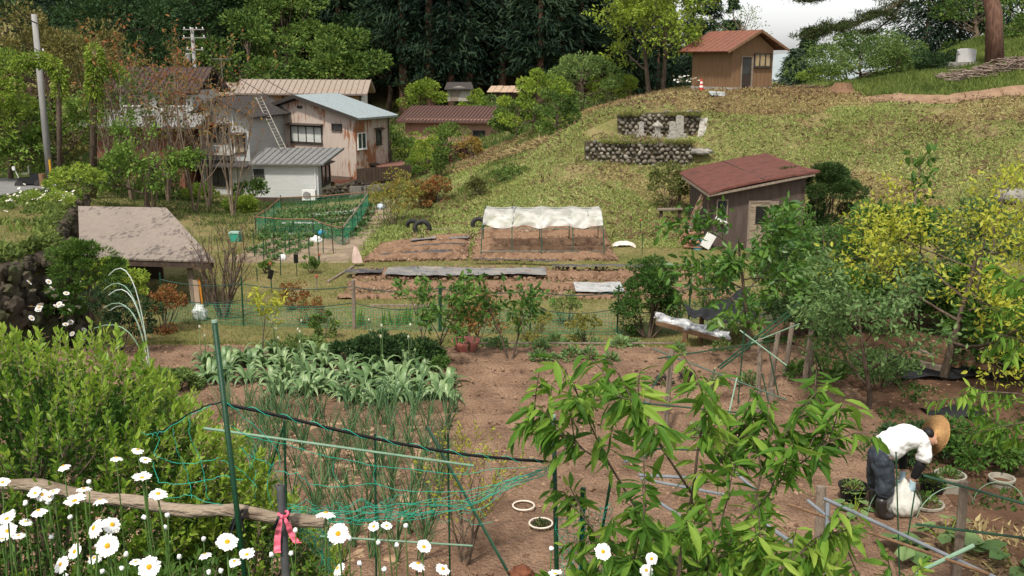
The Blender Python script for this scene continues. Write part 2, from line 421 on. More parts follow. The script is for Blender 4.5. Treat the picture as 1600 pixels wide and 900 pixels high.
def height(x, y, detail=True):
    x = np.atleast_1d(np.asarray(x, float)); y = np.atleast_1d(np.asarray(y, float)); sh = np.broadcast(x, y).shape
    X = np.broadcast_to(x, sh).ravel(); Yv = np.broadcast_to(y, sh).ravel(); z = np.empty(len(X))
    for i in range(0, len(X), 20000):
        a, b = X[i:i+20000], Yv[i:i+20000]
        d2 = (a[:, None]-_cp[None, :, 0])**2 + (b[:, None]-_cp[None, :, 1])**2
        z[i:i+20000] = _phi(d2) @ _w[:_n] + _w[_n] + a*_w[_n+1] + b*_w[_n+2]
    # the vegetable plot is level
    fl = sstep(8.3, 9.3, Yv)*(1-sstep(17.3, 18.0, Yv))*sstep(-8, -6.5, X)
    z = z*(1-fl) + fl*.0
    # grassy bank behind the old retaining wall
    ex = np.interp(Yv, EDGE_Y, EDGE_X); tz = np.interp(Yv, TOP_Y, TOP_Z)
    k = sstep(-.5, 0, ex-X)*(1-sstep(40, 46, Yv))*sstep(3, 5, Yv)*(1-sstep(22, 34, ex-X))
    z = z*(1-k) + (tz+np.clip(ex-X, 0, 12)*.03)*k
    # level terrace between the two cobble walls
    k = sstep(0, .5+np.clip(Yv-43.6, 0, 1)*.8, X-3.0-np.clip(Yv-43.4, 0, 3)*.35)*(1-sstep(8.2, 9.0, X))*sstep(WALL1_Y, WALL1_Y+.15, Yv)*(1-sstep(WALL2_Y, WALL2_Y+.35, Yv))
    z = z*(1-k) + (1.62 + (Yv-WALL1_Y)*.03)*k
    z = z + (.05*fbm(X*.9, Yv*.9, 3, 3)+.16*fbm(X*.33, Yv*.33, 8, 2)*sstep(36, 42, Yv))*(1-fl)*(1-k)*sstep(1, 6, Yv)
    return z.reshape(sh)
def hz(x, y): return float(height(x, y)[0])
def G(px, py, near=3.0, far=160):
    """where the sight line of a photograph position meets the ground"""
    ys = np.arange(near, far, .25); u = (px-800)/FPX; v = (450-py)/FPX; kk = ys/(CP+v*SP)
    xs = u*kk; zs = CAMZ + (-SP+v*CP)*kk; hh = height(xs, ys)
    i = np.argmax(zs <= hh)
    if zs[i] > hh[i]: i = len(ys)-1
    if i == 0: return Vector((xs[0], ys[0], hh[0]))
    a = (zs[i-1]-hh[i-1]); b = (hh[i]-zs[i]); t = a/(a+b+1e-9); Y = ys[i-1]+t*.25
    k = Y/(CP+v*SP); x = u*k; return Vector((x, Y, hz(x, Y)))
def toground(b, t):
    b = Vector(b); d = (b-Vector(t)).normalized()
    for _ in range(60):
        if b.z < hz(b.x, b.y)-.05: break
        b = b+d*.06
    return b
def lift(p, dz): return Vector((p[0], p[1], p[2]+dz))

SOIL = M('soil', (.125,.075,.049), (.235,.148,.098), 1.8, .95, 3, 24, c3=(.33,.215,.143), lo=.3, hi=.7, world_pos=True, spec=.1)
SOIL_D = M('soil_dark', (.075,.042,.026), (.145,.082,.052), 1.5, .95, 1.0, 30, world_pos=True, spec=.1)
SOIL_O = M('soil_orange', (.13,.075,.048), (.25,.155,.098), 2.2, .95, 2.6, 16, c3=(.17,.10,.062), world_pos=True, spec=.1)
def ground_mat():
    m, nt, n, l, b = _new('ground_grass_and_soil'); b.inputs['Roughness'].default_value = .95; b.inputs['Specular IOR Level'].default_value = .1
    g = n.new('ShaderNodeNewGeometry')
    def nz(s, d=6):
        q = n.new('ShaderNodeTexNoise'); q.inputs['Scale'].default_value = s; q.inputs['Detail'].default_value = d; q.inputs['Roughness'].default_value = .7
        l.new(g.outputs['Position'], q.inputs['Vector']); return q
    a = ramp(n, [(.30, (.10,.125,.035)), (.46, (.18,.19,.06)), (.58, (.29,.24,.11)), (.72, (.20,.13,.07))])
    l.new(nz(.9, 9).outputs['Fac'], a.inputs[0])
    c = ramp(n, [(.35, (.06,.045,.028)), (.65, (.26,.21,.09))]); l.new(nz(9, 6).outputs['Fac'], c.inputs[0])
    mx = n.new('ShaderNodeMix'); mx.data_type = 'RGBA'; mx.inputs[0].default_value = .45
    l.new(a.outputs[0], mx.inputs[6]); l.new(c.outputs[0], mx.inputs[7]); l.new(mx.outputs[2], b.inputs['Base Color'])
    bp = n.new('ShaderNodeBump'); bp.inputs['Distance'].default_value = .06; l.new(nz(14, 5).outputs['Fac'], bp.inputs['Height']); l.new(bp.outputs[0], b.inputs['Normal'])
    return m
def axis(spans):
    o = []
    for a, b, st in spans: o += list(np.arange(a, b, st))
    return np.array(o+[spans[-1][1]])
gx = axis([(-1500, -300, 200), (-300, -80, 20), (-80, -24, 1.5), (-24, -14, .4), (-14, 14, .2), (14, 32, .4), (32, 80, 1.5), (80, 300, 20), (300, 1500, 200)])
gy = axis([(-300, -20, 40), (-20, 1, 1.5), (1, 20, .2), (20, 64, .25), (64, 110, 1.0), (110, 200, 6), (200, 1500, 100)])
GX, GY = np.meshgrid(gx, gy); GZ = height(GX, GY)
mb = MB(); mb.grid(np.stack([GX, GY, GZ], -1)); mb.F = {4: [np.vstack(mb.F[4])[:, ::1]]}
tag(mb.obj('ground', ground_mat(), smooth=True), kind='structure')

def patch(name, mat, x0, x1, y0, y1, res, fn, lift_=.012, mask=None, seed=0, edge=.25, rot=0):
    """a worked bed: sheet following the ground with its own relief fn(x,y)"""
    xs = np.arange(x0, x1+res, res); ys = np.arange(y0, y1+res, res); X, Y = np.meshgrid(xs, ys)
    wob = fbm(X*.8, Y*.8, seed+11, 3)*.5
    e = np.minimum(np.minimum(X-x0, x1-X), np.minimum(Y-y0, y1-Y)) + wob*edge
    if mask is not None: e = np.minimum(e, mask(X, Y))
    Z = height(X, Y) + lift_ + fn(X, Y)*sstep(0, .3, e) - .10*(1-sstep(-.05, .12, e))
    mb = MB(); mb.grid(np.stack([X, Y, Z], -1))
    return tag(mb.obj(name, mat, smooth=True), kind='structure')
# ------------------------------------------------------------------ building kit
def siding(name, c1, c2, vertical=True, pitch=.08, rough=.7, stain=None, stain_amt=.5, bump=.6, metal=0, stretch=None, board=0):
    """painted boards or ribbed sheet: bands give the relief, a stretched noise gives runs of rust or grime"""
    m, nt, n, l, b = _new(name); b.inputs['Roughness'].default_value = rough; b.inputs['Specular IOR Level'].default_value = .3; b.inputs['Metallic'].default_value = metal
    tc = n.new('ShaderNodeTexCoord')
    def nz(scale, st, d=6):
        mp = n.new('ShaderNodeMapping'); mp.inputs['Scale'].default_value = st; l.new(tc.outputs['Object'], mp.inputs[0])
        q = n.new('ShaderNodeTexNoise'); q.inputs['Scale'].default_value = scale; q.inputs['Detail'].default_value = d; q.inputs['Roughness'].default_value = .7
        l.new(mp.outputs[0], q.inputs['Vector']); return q
    st = stretch or ((3, 3, .5) if vertical else (.6, .6, 3))
    a = ramp(n, [(.3, c1), (.7, c2)]); l.new(nz(2.2, st).outputs['Fac'], a.inputs[0]); col = a.outputs[0]
    if stain:
        f1 = nz(1.6, stretch or (3.5, 3.5, .55), 8); f2 = nz(.45, (1, 1, 1), 3)
        ad = n.new('ShaderNodeMath'); ad.operation = 'MULTIPLY_ADD'; ad.inputs[1].default_value = .8; l.new(f2.outputs['Fac'], ad.inputs[0]); l.new(f1.outputs['Fac'], ad.inputs[2])
        th = ramp(n, [(1.15-.25*stain_amt-.05, (0, 0, 0)), (1.15-.25*stain_amt+.08, (1, 1, 1))]); l.new(ad.outputs[0], th.inputs[0])
        mx = n.new('ShaderNodeMix'); mx.data_type = 'RGBA'; l.new(th.outputs[0], mx.inputs[0]); l.new(col, mx.inputs[6]); mx.inputs[7].default_value = (*stain, 1); col = mx.outputs[2]
    l.new(col, b.inputs['Base Color'])
    w = n.new('ShaderNodeTexWave'); w.wave_type = 'BANDS'; w.inputs['Distortion'].default_value = 0
    mp = n.new('ShaderNodeMapping'); l.new(tc.outputs['Object'], mp.inputs[0])
    if vertical: w.bands_direction = 'DIAGONAL'; mp.inputs['Scale'].default_value = (1, 1, 0)
    else: w.bands_direction = 'Z'
    w.wave_profile = 'SAW' if not vertical else 'SIN'
    w.inputs['Scale'].default_value = .314/pitch
    l.new(mp.outputs[0], w.inputs['Vector'])
    bp = n.new('ShaderNodeBump'); bp.inputs['Strength'].default_value = bump; bp.inputs['Distance'].default_value = .02
    l.new(w.outputs['Fac'], bp.inputs['Height']); l.new(bp.outputs[0], b.inputs['Normal'])
    return m
GLASS = M('dark_window_glass', (.015, .018, .02), (.05, .055, .06), 1.2, .08, spec=.6)
PALEGLASS = M('frosted_window_glass', (.42, .44, .42), (.55, .56, .53), 1.5, .35, spec=.5)
DARKMETAL = M('dark_frame_metal', (.03, .026, .022), (.05, .04, .035), 6, .5)
DARKWOOD = M('dark_weathered_wood', (.045, .03, .022), (.085, .058, .042), 3, .85, .6, 20, stretch=(3, 3, .5))
GREYWOOD = M('grey_weathered_wood', (.17, .13, .10), (.30, .245, .19), 4, .9, .8, 25, stretch=(4, 4, .6))
BROWNWOOD = M('brown_wood', (.14, .075, .04), (.22, .13, .075), 4, .85, .5, 20, stretch=(3, 3, .6))
BARK = M('grey_brown_bark', (.06, .042, .03), (.15, .11, .08), 5, .95, 1.2, 14, stretch=(2, 2, .6))
BARK_P = M('pale_twig_bark', (.14, .10, .07), (.26, .20, .145), 5, .9, .8, 14, stretch=(2, 2, .6))
BARK_R = M('red_brown_pine_bark', (.10, .05, .035), (.22, .12, .085), 6, .95, 1.5, 8, stretch=(2, 2, .5))
STONE = M('grey_stone', (.17, .16, .14), (.32, .30, .27), 3, .9, .8, 14)
CONC = M('stained_concrete', (.24, .22, .19), (.36, .34, .30), 1.6, .9, .5, 20, c3=(.16, .145, .12), stretch=(2, 2, .5))
WHITEP = M('white_plastic', (.72, .72, .70), (.62, .62, .60), 3, .5)

class Face:
    def __init__(s, O, u, n): s.O = np.array(O, float); s.u = np.array(u, float); s.n = np.array(n, float)
    def p(s, a, b, d=0): return s.O + s.u*a + np.array([0, 0, b]) + s.n*d
    def box(s, mb, a0, a1, b0, b1, d0, d1):
        V = [s.p(a, b, d) for a in (a0, a1) for b in (b0, b1) for d in (d0, d1)]
        return mb.add(V, np.array([[0,1,3,2],[4,6,7,5],[0,4,5,1],[2,3,7,6],[0,2,6,4],[1,5,7,3]]))
def front(): return Face((0, 0, 0), (1, 0, 0), (0, -1, 0))
def right(w): return Face((w, 0, 0), (0, 1, 0), (1, 0, 0))
def left(L): return Face((0, L, 0), (0, -1, 0), (-1, 0, 0))
def window(root, f, a0, a1, b0, b1, div=2, fm=DARKMETAL, gm=GLASS, t=.045, hood=None, rail=False, name='window'):
    mb = MB()
    for (x0, x1, y0, y1) in ((a0, a1, b1-t, b1), (a0, a1, b0, b0+t), (a0, a0+t, b0+t, b1-t), (a1-t, a1, b0+t, b1-t)):
        f.box(mb, x0, x1, y0, y1, .004, .07)
    f.box(mb, a0-.03, a1+.03, b0-.04, b0-.002, .003, .11)
    for i in range(1, div):
        x = a0+(a1-a0)*i/div; f.box(mb, x-t*.4, x+t*.4, b0+t, b1-t, .004, .06)
    if rail: f.box(mb, a0+t, a1-t, (b0+b1)/2-.015, (b0+b1)/2+.015, .004, .045)
    w = mb.obj(name, fm, root)
    mb = MB(); f.box(mb, a0+t*.5, a1-t*.5, b0+t*.5, b1-t*.5, .003, .02); mb.obj('pane', gm, w)
    if hood:
        mb = MB(); e = .12
        mb.slab([f.p(a0-e, b1+.14, .003), f.p(a1+e, b1+.14, .003), f.p(a1+e, b1+.06, hood), f.p(a0-e, b1+.06, hood)], .03); mb.obj('hood', fm, root)
    return w
def door(root, f, a0, a1, b0, b1, dm, gm=None, frame=DARKWOOD, glass=None, hsd=1):
    mb = MB(); t = .06
    for (x0, x1, y0, y1) in ((a0-t, a1+t, b1, b1+t), (a0-t, a0, b0, b1), (a1, a1+t, b0, b1)): f.box(mb, x0, x1, y0, y1, .003, .06)
    mb.obj('door_frame', frame, root)
    mb = MB(); f.box(mb, a0+.004, a1-.004, b0, b1-.004, .002, .035); d = mb.obj('door', dm, root)
    if glass:
        mb = MB(); f.box(mb, a0+(a1-a0)*glass[0], a0+(a1-a0)*glass[1], b0+(b1-b0)*glass[2], b0+(b1-b0)*glass[3], .034, .045); mb.obj('pane', gm or GLASS, d)
    mb = MB(); x = a1-.1 if hsd > 0 else a0+.1; f.box(mb, x-.02, x+.02, b0+.85, b0+.98, .036, .07); mb.obj('handle', DARKMETAL, d)
    return d
def ribroof(mb, q, t=.05, pitch=.45, rh=.03, rw=.035):
    """sheet roof, q = eaveL, eaveR, ridgeR, ridgeL; standing seams run eave to ridge"""
    q = [Vector(p) for p in q]; mb.slab(q, t)
    n = (q[1]-q[0]).cross(q[3]-q[0]).normalized()
    if n.z < 0: n = -n
    k = max(2, int((q[1]-q[0]).length/pitch))
    for i in range(k+1):
        a = q[0].lerp(q[1], i/k); b = q[3].lerp(q[2], i/k); off = n*(rh*.5-.002)
        mb.bar(a+off, b+off, rw, rh)
def walls_gable(mb, W, L, h, pk, ph):
    """box W x L, eave height h, gable front/back with the peak at x=pk, height ph"""
    poly = [(0, 0, 0), (W, 0, 0), (W, 0, h), (pk, 0, ph), (0, 0, h)]
    return mb.prism(poly, (0, L, 0))

# ---- brown hut on the hilltop
c = G(1142, 142); c.z = c.z
root = thing('brown_hut', 'small brown boarded hut with a red roof standing on top of the mown hill', 'hut', (c.x, c.y, c.z-.05), R(27))
HUTW = siding('brown_board_wall', (.15, .085, .045), (.205, .12, .062), True, .14, .8, (.13, .07, .04), .3, .5)
hm = MB(); walls_gable(hm, 2.65, 3.3, 2.15, 1.45, 2.95)
hm.V[-1][:, 2] = np.where(hm.V[-1][:, 2] < .01, .22, hm.V[-1][:, 2]); hm.obj('wall', HUTW, root)
mb = MB(); mb.box((1.325, 1.65, .02), (2.72, 3.36, .396)); mb.obj('foundation', CONC, root)
REDTIN = siding('red_tin_roof_sheet', (.14, .05, .035), (.22, .10, .068), True, .3, .8, (.22, .08, .05), .5, .2)
mb = MB(); rx, rz_ = 1.45, 3.08
ribroof(mb, [(-.62, -.42, 2.02), (-.62, 3.75, 2.02), (rx, 3.75, rz_), (rx, -.42, rz_)], .05, .42, .02)
ribroof(mb, [(3.3, -.42, 2.12), (3.3, 3.75, 2.12), (rx+.003, 3.75, rz_), (rx+.003, -.42, rz_)], .05, .42, .02)
mb.obj('roof', REDTIN, root)
mb = MB()
for y in (-.44, 3.77):
    for xx, zz in ((-.64, 1.96), (3.32, 2.06)):
        mb = MB(); mb.bar((xx, y, zz), (rx, y, rz_-.06), .03, .12); mb.obj('barge_board', BROWNWOOD, root)
for x, z in ((.1, 2.26), (.75, 2.6), (2.1, 2.67), (2.75, 2.32)): mb = MB(); mb.box((x, -.2, z), (.07, .42, .09)); mb.obj('purlin_end', BROWNWOOD, root)
f = front()
door(root, f, .62, 1.22, .0, 1.72, siding('dark_door_board', (.03, .02, .015), (.05, .035, .028), False, .2), None, GREYWOOD, (.08, .92, .5, .95))
w = window(root, f, 1.38, 2.5, 1.22, 1.92, 3, DARKMETAL, M('curtained_glass', (.25, .17, .08), (.38, .30, .18), 2.5, .2, spec=.5), .06)
mb = MB(); f.box(mb, 1.28, 1.34, .22, 1.75, .003, .05); mb.obj('downpipe', GREYWOOD, root)

# ---- dark shed with a rusty red roof
c = G(1106, 384); zf = c.z
root = thing('garden_shed', 'dark brown plank shed under a rusty red sloping roof at the foot of the hill', 'shed', (6.6, 33.0, hz(7, 33)), 0)
z0 = root.location.z; W_, L_ = 3.15, 4.6
DKSIDE = siding('dark_plank_wall', (.055, .038, .032), (.105, .078, .066), True, .16, .85, (.14, .10, .08), .35, .7)
zl, zr = .84-z0-.06, 1.50-z0-.08
mb = MB(); mb.prism([(.15, 0, -.1), (W_, 0, -.1), (W_, 0, zr), (.15, 0, zl+.02)], (0, L_, 0)); mb.obj('wall', DKSIDE, root)
RUSTR = M('rusty_red_painted_sheet', (.08, .026, .021), (.15, .058, .044), 1.8, .8, .5, 12, c3=(.05, .026, .021), stretch=(1, 3, 1), spec=.2)
mb = MB(); NX = 9; P_ = []
for j, y in enumerate((-.35, .6, 2.6, 5.75)):
    row = []
    for i in range(NX):
        t = i/(NX-1); x = -.12+t*(W_+.22) + (0.25*t if j == 0 else 0); z = (.84-z0) + (zr-zl+.1)*(t**.85)+.03*math.sin(t*3.1)
        row.append((x, y, z+.035))
    P_.append(row)
P_ = np.array(P_); mb.grid(P_)
Q_ = P_.copy(); Q_[..., 2] -= .07; mb.grid(Q_[:, ::-1])
for e in (0, -1):
    mb.grid(np.stack([P_[e], Q_[e]])); mb.grid(np.stack([P_[:, e], Q_[:, e]]))
rf = mb.obj('roof', RUSTR, root)
mb = MB()
for t in (.5,):
    i = 4; mb.bar(P_[0, i]+[0, 0, .01], P_[-1, i]+[0, 0, .01], .04, .015)
mb.obj('roof_seam', DARKMETAL, rf)
mb = MB(); mb.bar((-.1, -.3, zl+.0), (W_+.2, -.3, zr+.06), .05, .08); mb.obj('eave_beam', GREYWOOD, root)
mb = MB(); mb.bar((-.1, -.34, zl+.0), (-.1, 5.7, zl+.0), .05, .09); mb.obj('eave_beam', GREYWOOD, root)
mb = MB()
mb.tube([(-.08, 5.5, 0), (-.1, 5.5, zl)], .05, 8); mb.obj('corner_post', DARKWOOD, root)
mb = MB(); mb.tube([(-.02, .0, 0), (-.04, -.05, zl)], .05, 8); mb.obj('corner_post', DARKWOOD, root)
f = front(); DOORW = M('bleached_door_planks', (.20, .15, .105), (.34, .27, .20), 2.5, .9, .8, 30, c3=(.12, .085, .06), stretch=(.6, 1, 4))
d = door(root, f, 1.35, 1.98, .02, 1.62, DOORW, M('painted_dark_opening', (.012, .012, .012), None, 3, .5), GREYWOOD, (.3, .92, .55, .92))  # darkness of the door opening painted as a solid black panel
mb = MB(); f.box(mb, 2.05, 2.3, .02, 1.66, .003, .05); mb.obj('side_plank', GREYWOOD, root)
w = window(root, f, .22, .6, .95, 1.72, 1, GREYWOOD, GLASS, .04)
mb = MB(); mb.bar((.2, -.09, 1.12), (.58, -.09, .92), .03, .1); mb.obj('loose_slat', WHITEP, root)
mb = MB(); mb.box((2.7, -.03, .45), (.7, .03, .28)); mb.obj('pale_board', CONC, root)

# ---- rust streaked house
c = G(432, 292)
root = thing('rusty_house', 'two storey pale house with rust streaked wall and blue grey metal roof', 'house', (-15.25, 61.4, -2.9), R(-30))
PINK = siding('rust_streaked_metal_wall', (.38, .31, .265), (.48, .40, .345), True, .45, .7, (.25, .105, .05), .72, .25)
mb = MB(); walls_gable(mb, 7.2, 3.15, 4.9, 3.05, 5.75); mb.obj('wall', PINK, root)
BLUER = siding('blue_grey_metal_roof', (.24, .28, .29), (.32, .37, .385), True, .4, .45, None, 0, .15)
mb = MB()
ribroof(mb, [(7.75, -.45, 4.78), (7.75, 3.4, 4.78), (3.05, 3.4, 6.0), (3.05, -.45, 6.0)], .12, .45, .025)
ribroof(mb, [(-.6, -.45, 4.88), (-.6, 3.4, 4.88), (3.047, 3.4, 6.0), (3.047, -.45, 6.0)], .12, .45, .025)
mb.obj('roof', BLUER, root)
for q_ in ((-.62, -.48, 4.80), (7.77, -.48, 4.70)): mb = MB(); mb.bar(q_, (3.05, -.48, 5.92), .05, .2); mb.obj('barge_board', DARKMETAL, root)
f = front(); g_ = right(7.2)
window(root, f, 2.3, 4.75, 3.2, 4.2, 4, DARKMETAL, PALEGLASS, .06, .35)
window(root, f, 5.5, 6.25, 4.05, 4.4, 2, DARKMETAL, GLASS)
mb = MB(); f.box(mb, 2.9, 3.3, 5.2, 5.37, .003, .05); mb.obj('vent', DARKMETAL, root)
window(root, g_, .15, .95, 2.95, 3.9, 2, WHITEP, GLASS, .05)
window(root, g_, 1.9, 2.4, 3.1, 3.95, 1, DARKMETAL, GLASS, .05, .25)
window(root, g_, 1.3, 1.8, 1.35, 1.9, 1, DARKMETAL, GLASS, .05, .25)
window(root, g_, .25, 1.2, .1, .85, 2, DARKMETAL, GLASS, .05, .3)
mb = MB(); ribroof(mb, [(8.9, 1.5, 1.55), (8.9, 4.3, 1.55), (7.2, 4.3, 1.95), (7.2, 1.5, 1.95)], .05, .3); mb.obj('porch_roof', siding('rusty_porch_sheet', (.16, .075, .055), (.26, .13, .10), True, .15, .6), root)
for y in (1.6, 4.2): mb = MB(); mb.tube([(8.8, y, 0), (8.8, y, 1.5)], .04, 6); mb.obj('porch_post', DARKMETAL, root)
mb = MB(); mb.tube([(7.28, 3.05, 4.7), (7.28, 3.05, 0)], .04, 6); mb.obj('downpipe', DARKMETAL, root)
mb = MB(); mb.slab([(5.0, -.003, 1.35), (6.9, -.003, 1.35), (6.9, -.9, 1.1), (5.0, -.9, 1.1)], .06); mb.obj('door_canopy', DARKWOOD, root)

# ---- white annex
root = thing('white_annex', 'low white board clad annex with ribbed grey roof in front of the rusty house', 'house', (-13.95, 53.6, -2.45), R(-3))
WSIDE = siding('white_lap_boards', (.47, .49, .49), (.56, .57, .56), False, .16, .6, (.36, .36, .34), .3, .8)
mb = MB(); mb.prism([(0, 0, .32), (3.55, 0, .32), (3.55, 0, 2.2), (0, 0, 2.2)], (0, 2.8, 0)); mb.prism([(0, .003, 2.2), (0, 2.797, 2.2), (0, 2.797, 2.62)], (3.55, 0, 0)); mb.obj('wall', WSIDE, root)
mb = MB(); mb.box((1.77, 1.4, .06), (3.6, 2.86, .5)); mb.obj('plinth', DARKWOOD, root)
mb = MB(); ribroof(mb, [(-.1, -.35, 2.17), (3.95, -.35, 2.17), (4.35, 3.0, 2.72), (-.1, 3.0, 2.72)], .09, .33, .05); mb.obj('roof', siding('grey_ribbed_roof', (.13, .13, .13), (.23, .23, .225), True, .3, .5), root)
g_ = right(3.55); window(root, g_, .7, 2.6, .85, 1.95, 2, DARKMETAL, GLASS, .07, .35); f = front()
window(root, f, .05, .62, 1.45, 1.85, 2, DARKMETAL, GLASS)
mb = MB(); mb.tube([(3.4, -.05, 2.1), (3.4, -.05, .3)], .03, 6); mb.obj('downpipe', WHITEP, root)
a = thing('air_conditioner', 'white outdoor air conditioner unit beside the white annex corner', 'air conditioner', (-10.85, 53.0, -2.35), R(-3))
mb = MB(); mb.box((0, 0, .42), (.72, .28, .55)); mb.obj('casing', WHITEP, a)
mb = MB(); mb.lathe((-.1, -.146, .42), [(.01, 0), (.2, 0), (.2, .012), (.17, .012), (.17, .004)], 16, Matrix.Rotation(R(90), 3, 'X')); mb.obj('fan_grille', M('grey_grille', (.2, .2, .2), (.28, .28, .28)), a)
for x in (-.28, .28): mb = MB(); mb.box((x, 0, .07), (.05, .34, .14)); mb.obj('foot', DARKMETAL, a)

# ---- grey white house with a gable to the road
root = thing('grey_house', 'tall grey white house with dark gable eaves left of the ladder', 'house', (-17.75, 57.0, -2.4), R(-14))
GSIDE = siding('grey_white_lap_boards', (.36, .37, .37), (.46, .46, .45), False, .2, .7, (.28, .27, .25), .4, .7)
mb = MB(); walls_gable(mb, 3.1, 4.5, 4.6, 1.5, 5.25); mb.obj('wall', GSIDE, root)
DTILE = siding('dark_roof_tiles', (.035, .03, .03), (.075, .065, .06), True, .3, .7, None, 0, .5)
mb = MB(); ribroof(mb, [(3.65, -.6, 4.42), (3.65, 5, 4.42), (1.5, 5, 5.45), (1.5, -.6, 5.45)], .12, .4, .04); ribroof(mb, [(-.6, -.6, 4.42), (-.6, 5, 4.42), (1.497, 5, 5.45), (1.497, -.6, 5.45)], .12, .4, .04); mb.obj('roof', DTILE, root)
f = front(); window(root, f, .35, 1.9, 3.0, 3.9, 2, DARKMETAL, GLASS, .06, .3); window(root, f, .3, 1.7, .5, 1.6, 2, DARKMETAL, GLASS, .06, .3)
window(root, f, 2.05, 2.85, 2.4, 3.4, 2, DARKWOOD, M('tan_curtain_glass', (.24, .18, .13), (.34, .27, .2), 2, .3), .06, .5)
mb = MB(); mb.box((1.1, -.35, 2.35), (2.3, .62, .08)); [mb.box((x, -.62, 2.6), (.04, .04, .45)) for x in np.linspace(.05, 2.15, 12)]; mb.box((1.1, -.62, 2.84), (2.2, .05, .05)); mb.obj('balcony', CONC, root)
mb = MB(); mb.slab([(-.4, -.003, 1.95), (3.3, -.003, 1.95), (3.3, -.85, 1.72), (-.4, -.85, 1.72)], .09); mb.obj('lower_eave', DTILE, root)
for x in (.1, 2.2): mb = MB(); mb.tube([(x, -.06, 4.5), (x, -.06, .1)], .04, 6); mb.obj('downpipe', WHITEP, root)

# ---- ladder on the annex roof, leaning against the house behind
a_ = at(443, 233, 55.3); b_ = at(404, 152, 58.5)
lad = thing('ladder', 'long pale metal ladder leaning from the annex roof to the ochre house', 'ladder', a_)
off = Vector((.15, 0, .02))
for s in (-1, 1): mb = MB(); mb.bar(-off*s, b_-a_-off*s, .03, .05); mb.obj('rail', CONC, lad)
for t in np.linspace(.03, .97, 17): mb = MB(); mb.tube([(b_-a_)*t-off, (b_-a_)*t+off], .012, 5); mb.obj('rung', CONC, lad)

# ---- brown clad house behind the saplings
root = thing('brown_house', 'large brown corrugated clad house with red tiled upper roof behind the orange saplings', 'house', (-23.5, 56.5, -2.2), R(-8))
BCOR = siding('brown_corrugated_wall', (.115, .045, .028), (.19, .08, .05), True, .12, .75, (.07, .035, .025), .5, .7)
mb = MB(); mb.box((2.6, 2.5, 1.9), (5.2, 5, 3.9)); mb.obj('wall', BCOR, root)
mb = MB(); mb.slab([(-.5, -.9, 3.75), (6.6, -.9, 3.75), (6.6, 1.0, 4.5), (-.5, 1.0, 4.5)], .1); mb.slab([(-.5, 1.003, 4.497), (6.6, 1.003, 4.497), (6.6, 5.6, 4.55), (-.5, 5.6, 4.55)], .1); mb.obj('lower_roof', siding('pale_grey_roof', (.16, .16, .155), (.24, .235, .225), True, .35), root)
mb = MB(); mb.box((3.1, 3.2, 5.05), (4.4, 3.6, 1.1)); mb.obj('upper_wall', M('white_plaster', (.5, .49, .46), (.6, .59, .55)), root)
mb = MB(); RT = siding('dark_red_tiles', (.035, .022, .020), (.065, .038, .034), True, .28, .7, None, 0, .8)
ribroof(mb, [(.3, .9, 5.5), (5.9, .9, 5.5), (5.9, 3.1, 6.9), (.3, 3.1, 6.9)], .12, .28, .05); ribroof(mb, [(.3, 5.3, 5.5), (5.9, 5.3, 5.5), (5.9, 3.103, 6.9), (.3, 3.103, 6.9)], .12, .28, .05); mb.obj('roof', RT, root)
f2 = Face((0, 1.4, 0), (1, 0, 0), (0, -1, 0)); window(root, f2, 1.1, 2.3, 4.75, 5.35, 2, WHITEP); window(root, f2, 3.6, 5.0, 4.75, 5.35, 2, WHITEP)
f = front(); window(root, f, 2.6, 3.6, .8, 1.5, 2, DARKMETAL, GLASS, .05, .25); window(root, f, 4.0, 4.7, .8, 1.5, 2, GREYWOOD, GLASS, .05); window(root, f, .4, 1.5, .7, 1.6, 2)
mb = MB(); f.box(mb, 0, 5.2, 1.78, 1.9, .003, .06); mb.obj('trim', DARKWOOD, root)

# ---- ochre long house at the back
root = thing('ochre_house', 'long ochre panelled house with tan ribbed roof behind the rusty house', 'house', (-17.9, 67.5, -1.25), R(2))
OCH = M('ochre_plaster', (.32, .185, .07), (.40, .25, .11), 1.2, .85); TANR = siding('tan_ribbed_roof', (.23, .185, .15), (.33, .27, .225), True, .4)
mb = MB(); mb.box((3.9, 2, 2.2), (7.8, 4, 4.4)); mb.obj('wall', OCH, root)
mb = MB(); ribroof(mb, [(-.5, -.7, 4.2), (8.3, -.7, 4.15), (8.3, 2.0, 5.0), (-.5, 2.0, 5.05)], .12, .38, .06); ribroof(mb, [(-.5, 4.6, 4.2), (8.3, 4.6, 4.15), (8.3, 2.003, 5.0), (-.5, 2.003, 5.05)], .12, .38, .06); mb.obj('roof', TANR, root)
mb = MB(); f = front()
for x in np.linspace(.06, 7.74, 10): f.box(mb, x-.06, x+.06, 0, 4.15, .003, .06)
f.box(mb, .15, 7.6, 3.2, 3.3, .062, .08); f.box(mb, .15, 7.6, 2.25, 2.35, .062, .08); mb.obj('timber', DARKWOOD, root)
window(root, f, .95, 2.5, 2.45, 3.15, 2, DARKMETAL, PALEGLASS, .06, None); window(root, f, 3.5, 5.9, 2.4, 3.4, 3)
mb = MB(); mb.box((7.86, 1.5, 2.2), (.1, 3, 4.2)); mb.obj('end_panel', WHITEP, root)
mb = MB(); mb.box((-2.2, 2.5, 1.9), (4.2, 3.6, 3.9)); mb.obj('side_wing', OCH, root)
mb = MB(); ribroof(mb, [(-5.2, -.2, 4.1), (-.52, -.2, 4.1), (-.52, 4.8, 4.75), (-5.2, 4.8, 4.75)], .1, .4, .05); mb.obj('wing_roof', TANR, root)
mb = MB(); mb.slab([(.5, -.003, 1.9), (6.5, -.003, 1.9), (6.5, -2.6, 1.25), (.5, -2.6, 1.25)], .1); mb.obj('lean_to_roof', TANR, root)

